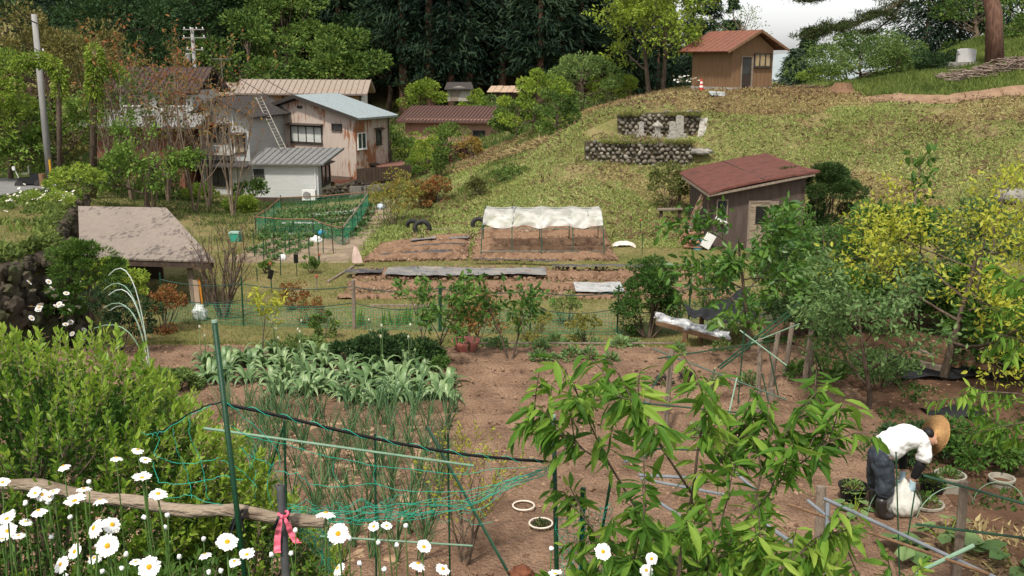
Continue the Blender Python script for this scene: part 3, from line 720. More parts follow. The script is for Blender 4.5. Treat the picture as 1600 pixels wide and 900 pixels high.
# ---- long pinkish house across the stream
root = thing('long_house', 'long low pinkish brown house with dark ribbed roof among the garden trees', 'house', (-7.8, 73.5, -2.4), R(-7))
PKB = M('pinkish_brown_wall', (.30, .18, .13), (.38, .235, .175), 1.5, .85, .2)
mb = MB(); mb.box((3.5, 2.4, 1.6), (7.0, 4.8, 3.4)); mb.obj('wall', PKB, root)
mb = MB(); ribroof(mb, [(-.5, -.6, 3.15), (7.1, -.6, 3.15), (7.3, 4.9, 4.0), (-.5, 4.9, 4.0)], .12, .26, .07, .09); mb.obj('roof', siding('dark_brown_ribbed_roof', (.08, .042, .035), (.13, .075, .062), True, .25), root)
f = front(); window(root, f, 2.3, 3.1, 1.7, 2.4, 2); window(root, f, 5.0, 5.9, 1.5, 2.5, 2)
mb = MB(); ribroof(mb, [(4.9, -2.2, .75), (7.2, -2.2, .75), (7.0, -.003, 1.2), (4.7, -.003, 1.2)], .06, .3); mb.slab([(.3, -1.2, 1.25), (4.6, -1.2, 1.25), (4.6, -.003, 1.5), (.3, -.003, 1.5)], .08); mb.obj('porch_roof', siding('dark_red_porch_roof', (.20, .04, .03), (.27, .06, .045), True, .2), root)
for x in (5, 7): mb = MB(); mb.tube([(x, -2.1, -.6), (x, -2.1, .75)], .05, 6); mb.obj('porch_post', DARKWOOD, root)
mb = MB(); f.box(mb, 1.8, 5.0, -.3, 1.1, .003, .04); mb.obj('dark_door_panel', DARKWOOD, root)  # dark wood panel over the lower front wall
mb = MB(); mb.tube([(6.9, -.1, 3.0), (6.9, -.1, 0)], .04, 6); mb.obj('downpipe', DARKMETAL, root)

# ---- two far sheds
c = at(699, 158, 86)
root = thing('pale_shed', 'small pale grey shed below the dark cedars', 'shed', c, R(4))
mb = MB(); walls_gable(mb, 2.0, 2, 1.05, 1.0, 1.25); mb.obj('wall', WHITEP if False else CONC, root)
mb = MB(); mb.slab([(-.25, -.4, 1.02), (2.25, -.4, 1.02), (2.1, 1.4, 1.55), (0, 1.4, 1.55)], .08); mb.obj('roof', DTILE, root)
mb = MB(); f = front(); f.box(mb, .25, .9, 0, .8, .003, .03); mb.obj('door', GREYWOOD, root)
c = at(768, 157, 84)
root = thing('wooden_lean_to', 'tumbledown wooden lean-to with a plank roof at the edge of the cedars', 'shed', c, R(-10))
mb = MB(); mb.box((.9, .8, .35), (1.8, 1.6, .75)); mb.obj('wall', DARKWOOD, root)
mb = MB(); [mb.slab([(-.3+i*.55, -.5, .72+.02*(i % 2)), (.22+i*.55, -.5, .72+.02*(i % 2)), (.15+i*.55, 1.7, 1.15+.02*(i % 2)), (-.35+i*.55, 1.7, 1.15+.02*(i % 2))], .05) for i in range(5)]; mb.obj('roof', M('pale_planks', (.36, .25, .17), (.46, .34, .25)), root)
c = at(-30, 185, 60)
root = thing('dark_roof_house', 'dark brown house with a slatted metal roof at the far left edge', 'house', c, R(-8))
mb = MB(); mb.box((1.6, 1.5, .2), (3.4, 3, 2.0)); mb.obj('wall', DARKWOOD, root)
mb = MB(); ribroof(mb, [(-.5, -.6, 1.0), (3.7, -.6, 1.0), (3.4, 2, 1.75), (-.5, 2, 1.75)], .1, .3); mb.obj('roof', siding('brown_slat_roof', (.085, .045, .035), (.13, .075, .06), True, .3), root)
window(root, front(), .8, 2.0, -.2, .6, 2)

# ---- weathered car port at the bank
q = [Vector((-10.75, 24.3, .38)), Vector((-7.3, 24.0, .33)), Vector((-10.15, 29.0, .93)), Vector((-12.95, 29.5, .90))]
cen = Vector((-9.6, 26.4, hz(-8.3, 25)))
root = thing('tool_shelter', 'open tool shelter with a big faded pinkish brown roof below the bank', 'shelter', cen)
FADED = siding('faded_pinkish_brown_sheet', (.20, .165, .135), (.265, .22, .185), True, .3, .8, (.105, .085, .075), .62, .25, stretch=(5, 1.6, 1))
mb = MB(); qq = [p-cen for p in q]; mb.slab(qq, .04)
mb.obj('roof', FADED, root)
mb = MB(); mb.bar(qq[0]+Vector((0, .06, -.12)), qq[1]+Vector((-.1, .06, -.12)), .06, .14); mb.bar(qq[1]+Vector((-.1, .1, -.12)), qq[2]+Vector((0, -.1, -.12)), .06, .12); mb.obj('eave_beam', DARKWOOD, root)
for (x, y, s) in ((-8.0, 24.35, .07), (-10.6, 24.6, .06), (-10.4, 28.6, .06), (-7.72, 24.5, .045)):
    zb = hz(x, y)-.1; zt = (.27 if y < 26 else .82)-.1
    mb = MB(); mb.bar((x-cen.x, y-cen.y, zb-cen.z), (x-cen.x-.05, y-cen.y, zt-cen.z), s*1.6); mb.obj('post', GREYWOOD, root)
mb = MB(); zb = hz(-9, 27.6)
mb.box((-11.1-cen.x, 28.2-cen.y, zb-cen.z+.75), (2.0, .06, 1.7)); mb.box((-11.3-cen.x, 26.4-cen.y, zb-cen.z+.3), (.06, 2.6, 1.3)); mb.obj('back_wall', DARKWOOD, root)

# ---- retaining walls
def cobbles(mb, mort, p0, p1, h0, h1, g, r=.10, lean=.12, nrm=(0, -1, 0), top=None):
    """rows of rounded river stones along p0-p1; bottom h0 to top h1 (world z, may vary along the wall)"""
    p0 = Vector(p0); p1 = Vector(p1); L = (p1-p0).length; u = (p1-p0)/L; n = Vector(nrm); sd = 0
    rows = int((max(h1)-min(h0))/(r*1.7))+1
    for i in range(rows):
        k = int(L/(r*2.25))
        for j in range(k):
            t = (j+.5+(i % 2)*.5)/k+g.uniform(-.2, .2)/k; z = min(h0)+ (i+.5)*r*1.7+g.normal(0, r*.22)
            if t > 1: continue
            b = h0[0]+(h0[1]-h0[0])*t; tp = h1[0]+(h1[1]-h1[0])*t
            if z < b-.05 or z > tp: continue
            q = p0+u*(L*t)-n*(z-b)*lean; rr = r*g.uniform(.62, 1.22); sd += 1
            V, F = ico(1); S = V*np.array([1.05*g.uniform(.8, 1.2), .6, .85*g.uniform(.8, 1.1)])*rr*(1+.08*g.standard_normal((len(V), 1)))
            a = g.uniform(-1.3, 1.3); ca, sa = math.cos(a), math.sin(a)
            S = S @ np.array([[ca, 0, -sa], [0, 1, 0], [sa, 0, ca]])
            mb.add(S+np.array([q.x, q.y, z]), F)
COB = LEAF('river_cobbles', [(.06, .05, .04), (.12, .10, .08), (.19, .165, .13), (.10, .09, .07), (.25, .225, .185)], trans=0, rough=.75, nscale=2)
MORT = M('dark_mossy_mortar', (.045, .035, .025), (.085, .075, .04), 5, .95, 1, 20)
gg = np.random.default_rng(3)
def cobwall(name, label, p0, p1, h0, h1, group=None):
    cc = (Vector(p0)+Vector(p1))/2; cc.z = min(h0)
    root = thing(name, label, 'wall', cc, group=group)
    mb = MB(); cobbles(mb, None, p0, p1, h0, h1, gg); mb.obj('cobbles', COB, root, smooth=True, shift=cc)
    mb = MB(); u = (Vector(p1)-Vector(p0)).normalized()
    b0, b1 = Vector(p0), Vector(p1); mb.prism([(b0.x, b0.y+.06, h0[0]-.3), (b1.x, b1.y+.06, h0[1]-.3), (b1.x, b1.y+.03+.14, h1[1]-.03), (b0.x, b0.y+.03+.14, h1[0]-.03)], (0, .45, 0)); mb.obj('mortar', MORT, root, shift=cc)
cobwall('cobble_wall', 'lower of the two round cobble retaining walls on the hill, wider one', (3.15, WALL1_Y-.1, 0), (7.75, WALL1_Y-.1, 0), (.92, .62), (1.72, 1.72))
cobwall('cobble_wall', 'upper cobble retaining wall behind the four gravestones on the hill', (4.85, WALL2_Y-.15, 0), (8.6, WALL2_Y-.15, 0), (1.7, 1.72), (2.72, 2.85))
mb = MB(); c = Vector((8.1, 42.9, 1.3)); mb.rock(c, .35, (1.4, .6, .4), 4, 2); tag(mb.obj('boulder', STONE, shift=c, loc=c, smooth=True), 'flat grey boulder at the right end of the lower cobble wall', 'rock')
mb = MB(); c = Vector((8.75, 45.6, 1.9)); mb.slab([(8.35, 45.2, 1.75), (8.7, 45.2, 1.8), (9.0, 46.3, 2.55), (8.65, 46.3, 2.5)], .12); tag(mb.obj('kerb_stone', CONC, shift=c, loc=c), 'pale sloping kerb stone beside the upper cobble wall', 'kerb')

# mossy old wall below the grassy bank
mb = MB(); ys = np.arange(6, 41, .12); hs_ = np.linspace(0, 1, 26); P_ = np.zeros((len(ys), len(hs_), 3))
ex = np.interp(ys, EDGE_Y, EDGE_X); tz = np.interp(ys, TOP_Y, TOP_Z); lowz = height(ex+.75, ys)-.3
for i, t in enumerate(hs_):
    z = lowz+(tz-.06-lowz)*t; x = ex+.62-.42*t+.30*fbm(ys*2.2, z*2.6, 40, 4)+.10*fbm(ys*7, z*7, 44, 2)
    P_[:, i] = np.stack([x, ys, z], 1)
P_[:, -1, 0] -= .15
mb.grid(P_); c = Vector((-9, 18, 0))
MOSSW = M('dark_mossy_stone', (.028, .022, .017), (.075, .055, .038), 2.2, .95, 1.6, 9, c3=(.10, .085, .05), world_pos=True)
tag(mb.obj('retaining_wall', MOSSW, shift=c, loc=c, smooth=True), 'dark rough mossy retaining wall under the grassy bank at left', 'wall')
wallo = bpy.data.objects['retaining_wall']; wr = np.random.default_rng(91); mb = MB()
for i in range(1500):
    a_ = wr.integers(30, 260); b_ = wr.integers(2, 25); q_ = P_[a_, b_]; r_ = wr.uniform(.07, .19); V, F = ico(1); S = V*(1+.22*wr.standard_normal((len(V), 1)).clip(-1.2, 1.2))*np.array([.55, 1.1, .75])*r_; mb.add(S+q_+[.02, 0, 0], F)
mb.obj('stones', LEAF('dark_wall_stones', [(.022, .018, .014), (.05, .04, .03), (.095, .08, .055), (.05, .055, .025)], 0, .95, 1.5), wallo, shift=c)

# walls and fence under the rusty house
a_ = at(556, 318, 52.5); root = thing('concrete_wall', 'stained concrete retaining wall under the dark fence by the rusty house', 'wall', a_, R(38))
mb = MB(); mb.box((1.0, .15, .1), (2.4, .3, 1.6)); mb.obj('wall_face', M('dark_stained_concrete', (.13, .12, .10), (.24, .225, .20), 1.6, .9, .5, 20, c3=(.08, .07, .06), stretch=(3, 3, .5)), root)
a_ = at(560, 284, 52.7); root = thing('board_fence', 'dark vertical board fence on top of the concrete wall', 'fence', a_, R(38))
mb = MB(); [mb.box((x, 0, .32), (.17, .03, .75)) for x in np.arange(0, 3.3, .19)]; mb.box((1.6, .03, .6), (3.3, .04, .06)); mb.obj('boards', DARKWOOD, root)
a_ = at(503, 318, 52.0)
RUB = LEAF('dark_rubble_stone', [(.03, .026, .022), (.06, .05, .042), (.11, .095, .08)], trans=0, rough=.9, nscale=2)
root = thing('rubble_wall', 'dark rubble stone wall beside the white annex', 'wall', a_)
mb = MB(); cobbles(mb, None, (0, 0, 0), (2.1, .7, 0), (-.1, .2), (.75, 1.25), gg, .11, .2); mb.obj('stones', RUB, root)
mb = MB(); mb.prism([(0, .08, -.3), (2.1, .78, -.3), (2.1, .9, 1.2), (0, .2, .7)], (0, .5, 0)); mb.obj('core', MORT, root)
a_ = at(520, 293, 53.3); root = thing('planter', 'low red brown slatted planter box beside the white annex', 'planter', a_, R(15))
mb = MB(); [mb.box((.75, 0, .08+i*.1), (1.3, .04, .08)) for i in range(4)]; mb.obj('slats', siding('red_brown_slats', (.16, .06, .04), (.2, .08, .05), False, .1), root)
# ---- utility poles and wires
def insul(mb, x, y, z): mb.lathe((x, y, z), [(.02, 0), (.05, .02), (.02, .05), (.05, .07), (.015, .11)], 8)
POLE = M('pale_concrete_pole', (.21, .205, .20), (.30, .295, .285), 1.5, .8, .3, 20, stretch=(3, 3, .3))
b_ = G(77, 268); b_ = at(77, 268, 46); b_.z = hz(b_.x, b_.y); tpp = at(53, 22, 46)
pole = thing('utility_pole', 'tall plain grey utility pole at the bend of the road', 'utility pole', b_)
mb = MB(); dd = Vector((tpp.x-b_.x, 0, tpp.z-b_.z)); mb.tube([(0, 0, -.3), dd*.5, dd], [.165, .145, .12], 14); mb.obj('shaft', POLE, pole, smooth=True)
mb = MB(); mb.tube([(.14, -.18, .3), (.15, -.18, 1.25)], .055, 8); mb.obj('marker_sleeve', M('yellow_black_marker', (.6, .33, .02), (.5, .28, .02), 3), pole)
mb = MB(); mb.bar((dd.x, 0, dd.z-1.5), (dd.x+.3, 0, dd.z-1.5), .04); mb.obj('bracket', DARKMETAL, pole)
for i in range(2): mb = MB(); insul(mb, dd.x+.25, 0, dd.z-1.6-.3*i); mb.obj('insulator', WHITEP, pole)
c2 = at(305, 118, 62); t2 = at(305, 43, 62)
pole2 = thing('utility_pole', 'far utility pole with white insulators on cross arms above the tiled house', 'utility pole', (c2.x, c2.y, -2))
h2 = t2.z+2; mb = MB(); mb.tube([(0, 0, 0), (0, 0, h2)], [.14, .10], 10); mb.obj('shaft', POLE, pole2, smooth=True)
for z_, w_ in ((h2-.12, 1.0), (h2-.6, 1.1), (h2-1.3, .8)):
    mb = MB(); mb.box((.15, -.2, z_), (w_*1.3, .05, .05)); arm = mb.obj('cross_arm', POLE, pole2)
    for x in (np.linspace(-w_*.55, w_*.55, 4 if z_ > h2-.4 else 2)): mb = MB(); insul(mb, .15+x, -.2, z_+.035); mb.obj('insulator', WHITEP, arm)
mb = MB(); mb.lathe((-.3, -.2, h2-2.0), [(.14, 0), (.16, .05), (.16, .45), (.12, .5)], 12); mb.obj('transformer', POLE, pole2)
a_ = at(345, 84, 60); root = thing('tv_antenna', 'thin television aerial above the brown house roof', 'antenna', (a_.x, a_.y, 1.5))
hh_ = a_.z-1.5; mb = MB(); mb.tube([(0, 0, 0), (0, 0, hh_)], .015, 5); mb.tube([(-.5, 0, hh_-.3), (.6, 0, hh_-.3)], .012, 4)
for x in np.linspace(-.45, .55, 7): mb.tube([(x, -.25, hh_-.3), (x, .25, hh_-.28)], .01, 4)
mb.obj('aerial', POLE, root)
def wire(a, b, sag, label, r=.018, name='power_line'):
    a = Vector(a); b = Vector(b); P = [a.lerp(b, t)-Vector((0, 0, sag*4*t*(1-t))) for t in np.linspace(0, 1, 24)]
    mb = MB(); mb.tube(P, r, 4); tag(mb.obj(name, DARKMETAL, shift=a, loc=a), label, 'wire')
tw = b_+dd
wire(tw+Vector((.1, 0, -.4)), at(-60, -90, 22), .3, 'thick black cable from the grey pole out of the upper left corner', .03)
wire(tw+Vector((.1, 0, -1.6)), at(-40, -60, 30), .5, 'lower cable sagging from the grey pole towards the upper left')
wire(tw+Vector((.1, 0, -1.9)), at(110, 115, 60), .3, 'thin cable dropping from the grey pole into the trees')
P2 = Vector((c2.x, c2.y, -2))
wire(P2+Vector((.5, -.2, h2-.1)), at(560, 180, 70), 1.0, 'upper power line running from the far pole over the ochre house', .02)
wire(P2+Vector((.5, -.2, h2-1.2)), at(470, 168, 62), .5, 'lower power line from the far pole to the rusty house', .02)
# ------------------------------------------------------------------ forest and trees
def rg(s): return np.random.default_rng(s)
def loc(px, py, near=3.0, dz=-.05): p = G(px, py, near); p.z += dz; return p
def col(px, Y, dz=-.05):
    p = at(px, 300, Y); return Vector((p.x, Y, hz(p.x, Y)+dz))
L_CED = LEAF('cedar_needles', [(.006,.016,.010), (.012,.028,.016), (.020,.042,.020), (.03,.05,.022)], .1, .7, .25)
L_MID = LEAF('mid_green_foliage', [(.025,.055,.014), (.06,.115,.024), (.11,.18,.035), (.19,.26,.055)], .25, .6, .3)
L_DKB = LEAF('deep_green_foliage', [(.014,.036,.014), (.028,.06,.02), (.045,.09,.026)], .2, .6, .3)
L_FRESH = LEAF('fresh_yellow_green_foliage', [(.07,.12,.02), (.14,.22,.03), (.23,.32,.045), (.30,.38,.06)], .35, .55, .35)
L_OLV = LEAF('olive_gold_bamboo_foliage', [(.07,.075,.025), (.13,.125,.035), (.20,.17,.055)], .25, .6, .3)
L_GREY = LEAF('soft_grey_green_foliage', [(.06,.11,.03), (.12,.19,.05), (.21,.28,.085)], .3, .6, .35)
L_RED = LEAF('orange_red_young_leaves', [(.16,.065,.025), (.26,.10,.035), (.20,.13,.04), (.12,.15,.04)], .25, .6, .8)
L_YEL = LEAF('yellow_young_leaves', [(.20,.24,.03), (.34,.37,.04), (.46,.46,.06), (.24,.31,.04)], .4, .5, .5)
L_PINE = LEAF('pine_needles', [(.02,.035,.012), (.04,.06,.018), (.075,.09,.025)], .1, .65, 1)

def cedar(name, label, cat, p, g, H, r, group=None, n=9500, fill=1.0, bottom=.12, mat=None, sz=.5):
    root = thing(name, label, cat, p, group=group)
    mb = MB(); t = np.linspace(0, 1, 6); mb.tube(np.stack([g.normal(0, .05, 6)*t, g.normal(0, .05, 6)*t, t*H*.98], 1), H*.016*(1.1-t), 7, False); mb.obj('trunk', BARK_R, root, smooth=True)
    nb = int(90*fill); z = bottom + (1-bottom)*np.sort(g.uniform(0, 1, nb)**.85); az = np.arange(nb)*2.4+g.uniform(-.5, .5, nb)
    rad = r*np.minimum(1, (1-z)*1.5+.04)*g.uniform(.6, 1.15, nb)*np.minimum(1, .5+z*1.6)
    k = g.integers(0, nb, n); f = g.uniform(.1, 1, n)**.6; rr = rad[k]*f
    dx, dy = np.cos(az[k]), np.sin(az[k]); w = .20*rad[k]+.12
    P = np.stack([dx*rr, dy*rr, z[k]*H + .10*rr - .16*rr*f], 1) + g.standard_normal((n, 3))*np.stack([w, w, w*.45], 1)
    D = np.stack([dx, dy, -.55+g.normal(0, .4, n)], 1)+rdir(g, n)*.6
    mb = MB(); leaves(mb, P, D, sz, 'chip', up=.3, var=.5, g=g); mb.obj('crown', mat or L_CED, root)
    return root
# the tall cedar stand closing the valley
g = rg(1); protos = []
for i, (H, r_) in enumerate(((24, 3.0), (27, 3.4), (21, 3.2), (25, 2.7))):
    protos.append(cedar('cedar_tree', '', 'tree', (0, 0, 0), g, H, r_, 'tall dark cedars closing the valley'))
chs = [[(c, kids(c)) for c in kids(o)] for o in protos]
spots = []
for row, (Y, x0, x1, st) in enumerate(((92, 640, 935, 34), (98, 150, 1050, 38), (106, 120, 1140, 38), (116, 80, 1130, 44), (128, -60, 1060, 46))):
    for px in np.arange(x0, x1, st):
        spots.append((px+g.uniform(-10, 10), Y+g.uniform(-2.5, 2.5), row))
CEDN = {}
for j, (px, Y, row) in enumerate(spots):
    i = j % 4; p = col(px, Y, -.3)
    sc = g.uniform(.85, 1.15)
    if px > 960: sc *= .62 - .0011*(px-960)     # the stand gets lower towards the open sky
    lm_ = next(b for a, b in ((200, 'orange saplings'), (300, 'brown house'), (420, 'far utility pole'), (560, 'ochre house'), (640, 'rounded tree'), (700, 'light round tree'), (760, 'pale shed'), (850, 'wooden lean-to'), (960, 'bushy slope'), (1050, 'maples'), (2000, 'brown hut')) if px < a)
    kc = (row, lm_); CEDN[kc] = CEDN.get(kc, 0)+1
    lab = ('tall' if px < 960 else 'lower')+' dark cedar above the %s, %s from left in the %s rank' % (lm_, ORD[CEDN[kc]-1], ORD[row])
    if j < 4:
        o = protos[i]; o.location = p; o.scale = (sc,)*3; o.rotation_euler = (0, 0, g.uniform(0, 6)); o['label'] = lab
    else: copy_tree(protos[i], p, g.uniform(0, 6), sc, lab, None, chs[i])

TRS = [ # px, groundY, H, rx, rz, leaf, label, n, m, sz, bottom py adjust
 (540, 88, 9.0, 3.6, 4.0, L_MID, 'rounded mid green tree behind the roof of the ochre house', 7000, 30, .34),
 (610, 95, 12, 3.8, 5.0, L_DKB, 'deep green tree right of the rounded tree behind the ochre house', 5500, 26, .36),
 (395, 84, 11, 4.6, 5.0, L_MID, 'broad green tree above the far utility pole', 8000, 34, .36),
 (330, 90, 14.5, 5.0, 6.5, L_DKB, 'dark leafy tree behind the far utility pole', 8000, 34, .38),
 (455, 92, 14, 4.0, 6.5, L_MID, 'tall green tree at the top edge left of the cedars', 7000, 30, .36),
 (220, 82, 13, 4.8, 6.0, L_DKB, 'dark tree above the orange saplings', 7500, 32, .38),
 (660, 83, 4.6, 1.75, 2.0, L_FRESH, 'small light green round tree in front of the cedar trunks', 3600, 20, .22),
 (742, 80, 2.9, 1.1, 1.35, L_FRESH, 'small yellow green tree beside the pale shed', 1900, 14, .18),
 (775, 79, 2.2, 1.6, 1.0, L_GREY, 'grey green bush tree in front of the wooden lean-to', 2000, 14, .18),
 (150, 66, 9, 3.6, 4.4, L_OLV, 'olive brown bamboo like tree right of the grey pole', 6000, 28, .26),
 (90, 60, 9.8, 3.6, 5.0, L_OLV, 'tall golden olive tree behind the grey utility pole', 6500, 30, .26),
 (-12, 47, 6.6, 2.0, 3.0, L_FRESH, 'bushy yellow green tree at the left edge beside the grey pole', 6000, 26, .18),
 (20, 68, 11, 4.2, 5.0, L_DKB, 'dark tree mass at the top left corner', 6500, 28, .34),
 (835, 56, 3.4, 2.0, 1.7, L_FRESH, 'light green bushy tree on the slope left of the maples', 4600, 24, .17),
 (905, 58, 3.2, 2.2, 1.5, L_GREY, 'rounded grey green bush below the maple trunks', 4200, 22, .17),
 (805, 58, 2.6, 1.3, 1.3, L_MID, 'dense green bush at the left foot of the hill', 2600, 16, .17),
 (868, 52, 2.1, 1.3, 1.1, L_MID, 'green bush on the slope above the straw pile', 2400, 16, .15),
 (955, 60, 2.0, 1.6, .9, L_FRESH, 'low yellow green bush at the crest under the maples', 2200, 16, .15),
 (610, 63, 3.1, 1.5, 1.5, L_MID, 'spreading green tree beside the porch of the rusty house', 2600, 18, .17),
 (670, 60, 2.0, 1.0, 1.0, L_FRESH, 'bright green shrub in front of the long pinkish house', 1700, 12, .15),
 (700, 62, 2.6, 1.5, 1.3, L_MID, 'small apple tree partly hiding the long pinkish house', 2200, 16, .16),
 (640, 66, 2.6, 1.1, 1.4, L_FRESH, 'pale green tree at the left end of the long pinkish house', 1900, 14, .16),
]
for i, (px, Y, H, rx_, rz2, lf, lab, n_, m_, sz_) in enumerate(TRS):
    lump_tree('broadleaf_tree' if H > 3 else 'bush', lab, 'tree' if H > 3 else 'bush', col(px, Y), rg(50+i), H, rx_, rz2, BARK, lf, int(n_*1.3), m_, sz_*.85, tr=H*.018+.03)
# trees that stand beyond the crest on the right
BEY = [
 (1340, 66, 4.6, 4.0, 2.3, L_GREY, 'wide soft green tree beyond the track right of the brown hut', 11000, 40, .17, -.6),
 (1400, 63, 3.3, 1.8, 1.7, L_GREY, 'pale green bush tree with blossom beside the dark shrub', 5000, 24, .15, 0),
 (1290, 70, 3.0, 1.8, 1.5, L_FRESH, 'lower yellow green bush beyond the track', 4000, 20, .16, -.3),
 (1452, 58, 1.9, 1.5, .9, L_DKB, 'dark rounded shrub on the grassy bank beside the white marker stone', 3800, 18, .13, 0),
 (1600, 64, 6.0, 2.6, 3.2, L_MID, 'leafy tree behind the red pine trunk', 6000, 28, .2, 0),
 (1520, 72, 9.5, 3.0, 3.6, L_MID, 'bright maple like tree hanging in front of the dark evergreens', 6500, 30, .22, 0),
 (1150, 95, 9.2, 2.6, 3.4, L_GREY, 'thin pale tree behind the ridge of the brown hut', 900, 26, .18, 2),
]
for i, (px, Y, H, rx_, rz2, lf, lab, n_, m_, sz_, z_) in enumerate(BEY):
    p = at(px, 140, Y); p.z = hz(p.x, Y)-.05
    zt = {0: at(px, 52, Y).z, 1: at(px, 62, Y).z, 2: at(px, 95, Y).z, 3: at(px, 76, Y).z, 4: at(px, -10, Y).z, 5: at(px, -60, Y).z, 6: at(px, 8, Y).z}[i]
    lump_tree('broadleaf_tree' if H > 3 else 'bush', lab, 'tree' if H > 3 else 'bush', p, rg(90+i), zt-p.z, rx_, rz2, BARK_P, lf, n_, m_, sz_, tr=H*.02, shell=.4)
for i, (px, Y, top, r_, lab) in enumerate(((1110, 98, -30, 2.6, 'pointed dark conifer just left of the brown hut roof'), (1140, 104, -2, 2.4, 'shorter pointed dark conifer behind the brown hut'), (1080, 100, -45, 2.8, 'dark conifer between the maples and the hut'),
      (1258, 92, 36, 2.2, 'narrow dark conifer standing right of the brown hut'), (1240, 84, 78, 2.6, 'broad grey green conifer behind the brown hut gable'),
      (1440, 74, -90, 3.0, 'dark fir at the top edge left of the pine trunk'), (1490, 76, -80, 3.2, 'dark fir behind the leafy maple at the top right'), (1565, 78, -110, 3.0, 'dark fir behind the red pine trunk'))):
    p = at(px, 140, Y); p.z = hz(p.x, Y)-.1; H = at(px, top, Y).z-p.z
    cedar('conifer_tree', lab, 'tree', p, rg(120+i), H, r_, None, 9000, 1, .05, sz=.32, mat=(None if i != 4 else LEAF('grey_conifer', [(.02,.035,.02), (.04,.065,.035), (.06,.09,.05)], .1, .7, .3)))
for i, (px, Y, h_) in enumerate(((1410, 140, 3), (1600, 140, 5))): pass

# the two maples on the crest: fine spring foliage with visible limbs
MAPLE = [dict(n=10, **{'from': .22}, ang=.85, lr=.62, w=.07, up=.04, seg=7, tip=.25), dict(n=7, **{'from': .3}, ang=.75, lr=.6, w=.12, up=.05, flat=.7, rr=.5), dict(n=5, ang=.8, lr=.6, w=.15, flat=.5, rr=.5), dict(w=.15, seg=3)]
for i, (px, py, H, lab) in enumerate(((1010, 158, 5.6, 'left one of the two yellow green maples on the hill crest'), (1030, 152, 6.2, 'right taller one of the two yellow green maples on the hill crest'))):
    p = col(px, 57+i*1.2); skel_tree('maple_tree', lab, 'tree', p, rg(140+i), 0, MAPLE, H, .15, BARK, L_FRESH, ('diamond', .21, 15, .13), lean=(-.04+.10*i, 0, 1), up=.75)

# red pine at the top right: trunk on the bank, one long bough into the sky
p = at(1560, 52, 55); p.z = hz(p.x, p.y)-.1
pine = thing('red_pine', 'leaning red pine at the top right with one long bough over the sky', 'tree', p)
g = rg(150); mb = MB()
tp = [Vector((0, 0, 0)), at(1553, 20, 55)-p, at(1543, -20, 55)-p, at(1525, -110, 55)-p, at(1500, -230, 55)-p]
mb.tube(tp, [.50, .42, .38, .32, .18], 10); mb.obj('trunk', BARK_R, pine, smooth=True)
bough = [at(*q)-p for q in ((1530, -90, 55), (1480, -60, 54), (1410, 2, 53), (1375, 22, 52.6), (1330, 40, 52.2), (1290, 48, 52), (1262, 60, 51.8))]
b2 = [at(*q)-p for q in ((1410, 2, 53), (1398, 25, 53), (1370, 46, 53), (1345, 52, 53))]
b3 = [at(*q)-p for q in ((1480, -60, 54), (1400, -50, 53), (1320, -25, 52), (1280, -8, 52), (1255, 2, 51.5))]
mb = MB()
for b_, r0 in ((bough, .16), (b2, .08), (b3, .12)):
    mb.tube(b_, np.linspace(r0, .025, len(b_)), 6, False)
PP, DD = [], []
def needles(poly, n, w, t0=.25):
    P = np.array([tuple(q) for q in poly]); t = (t0+(1-t0)*g.uniform(0, 1, n))*(len(P)-1); i = np.minimum(t.astype(int), len(P)-2)
    cl = np.round(t*5)/5
    o = g.standard_normal((n, 3))*np.array([w, w, w*.28]) + np.stack([.25*np.sin(cl*37), .3*np.cos(cl*53), .08*np.sin(cl*91)+.05], 1)
    PP.append(P[i]+(P[i+1]-P[i])*(t-i)[:, None]+o); DD.append(rdir(g, n)+np.array([-.3, 0, .3]))
needles(bough[2:], 5200, .30, .2); needles(b2, 1200, .22); needles(b3[1:], 3600, .3, .3)
for k in range(16):
    t = g.uniform(.35, 1); i = min(5, int(t*6)); a = bough[i].lerp(bough[i+1], t*6-i); b = a+Vector((g.uniform(-.9, .3), g.uniform(-.9, .9), g.uniform(-.1, .35))); mb.tube([a, (a+b)/2+Vector((0, 0, .08)), b], [.03, .02, .01], 4, False); needles([a, b], 160, .16)
mb.obj('bough', BARK, pine, smooth=True)
mb = MB(); leaves(mb, np.vstack(PP), np.vstack(DD), .17, 'needle', up=.2, g=g); mb.obj('needles', L_PINE, pine)
# upper crown of the pine beyond the frame is left out; more boughs at the corner
# ---- left side: cherry trees, vine covered snags, orange saplings
CHERRY = [dict(n=7, **{'from': .25}, ang=1.15, lr=.85, w=.12, up=.0, seg=6, tip=.3), dict(n=7, **{'from': .25}, ang=.7, lr=.62, w=.16, up=.02, flat=.45, rr=.5), dict(n=5, ang=.7, lr=.6, w=.18, flat=.4, rr=.5), dict(w=.15, seg=3)]
for i, (px, Y, H, lab) in enumerate(((110, 49, 3.6, 'spreading green cherry tree right behind the grey utility pole'), (225, 43, 2.7, 'low spreading cherry tree with layered branches between pole and brown house'), (20, 48.5, 3.2, 'cherry tree branching over the road at the left edge'))):
    skel_tree('cherry_tree', lab, 'tree', col(px, Y), rg(160+i), 0, CHERRY, H, .13, BARK, LEAF('cherry_leaves_%d' % 1, [(.06,.12,.022), (.12,.21,.035), (.20,.30,.055)], .3, .5, .5) if i == 0 else bpy.data.materials['cherry_leaves_1'], ('leaf', .18, 17, .12), up=.8)
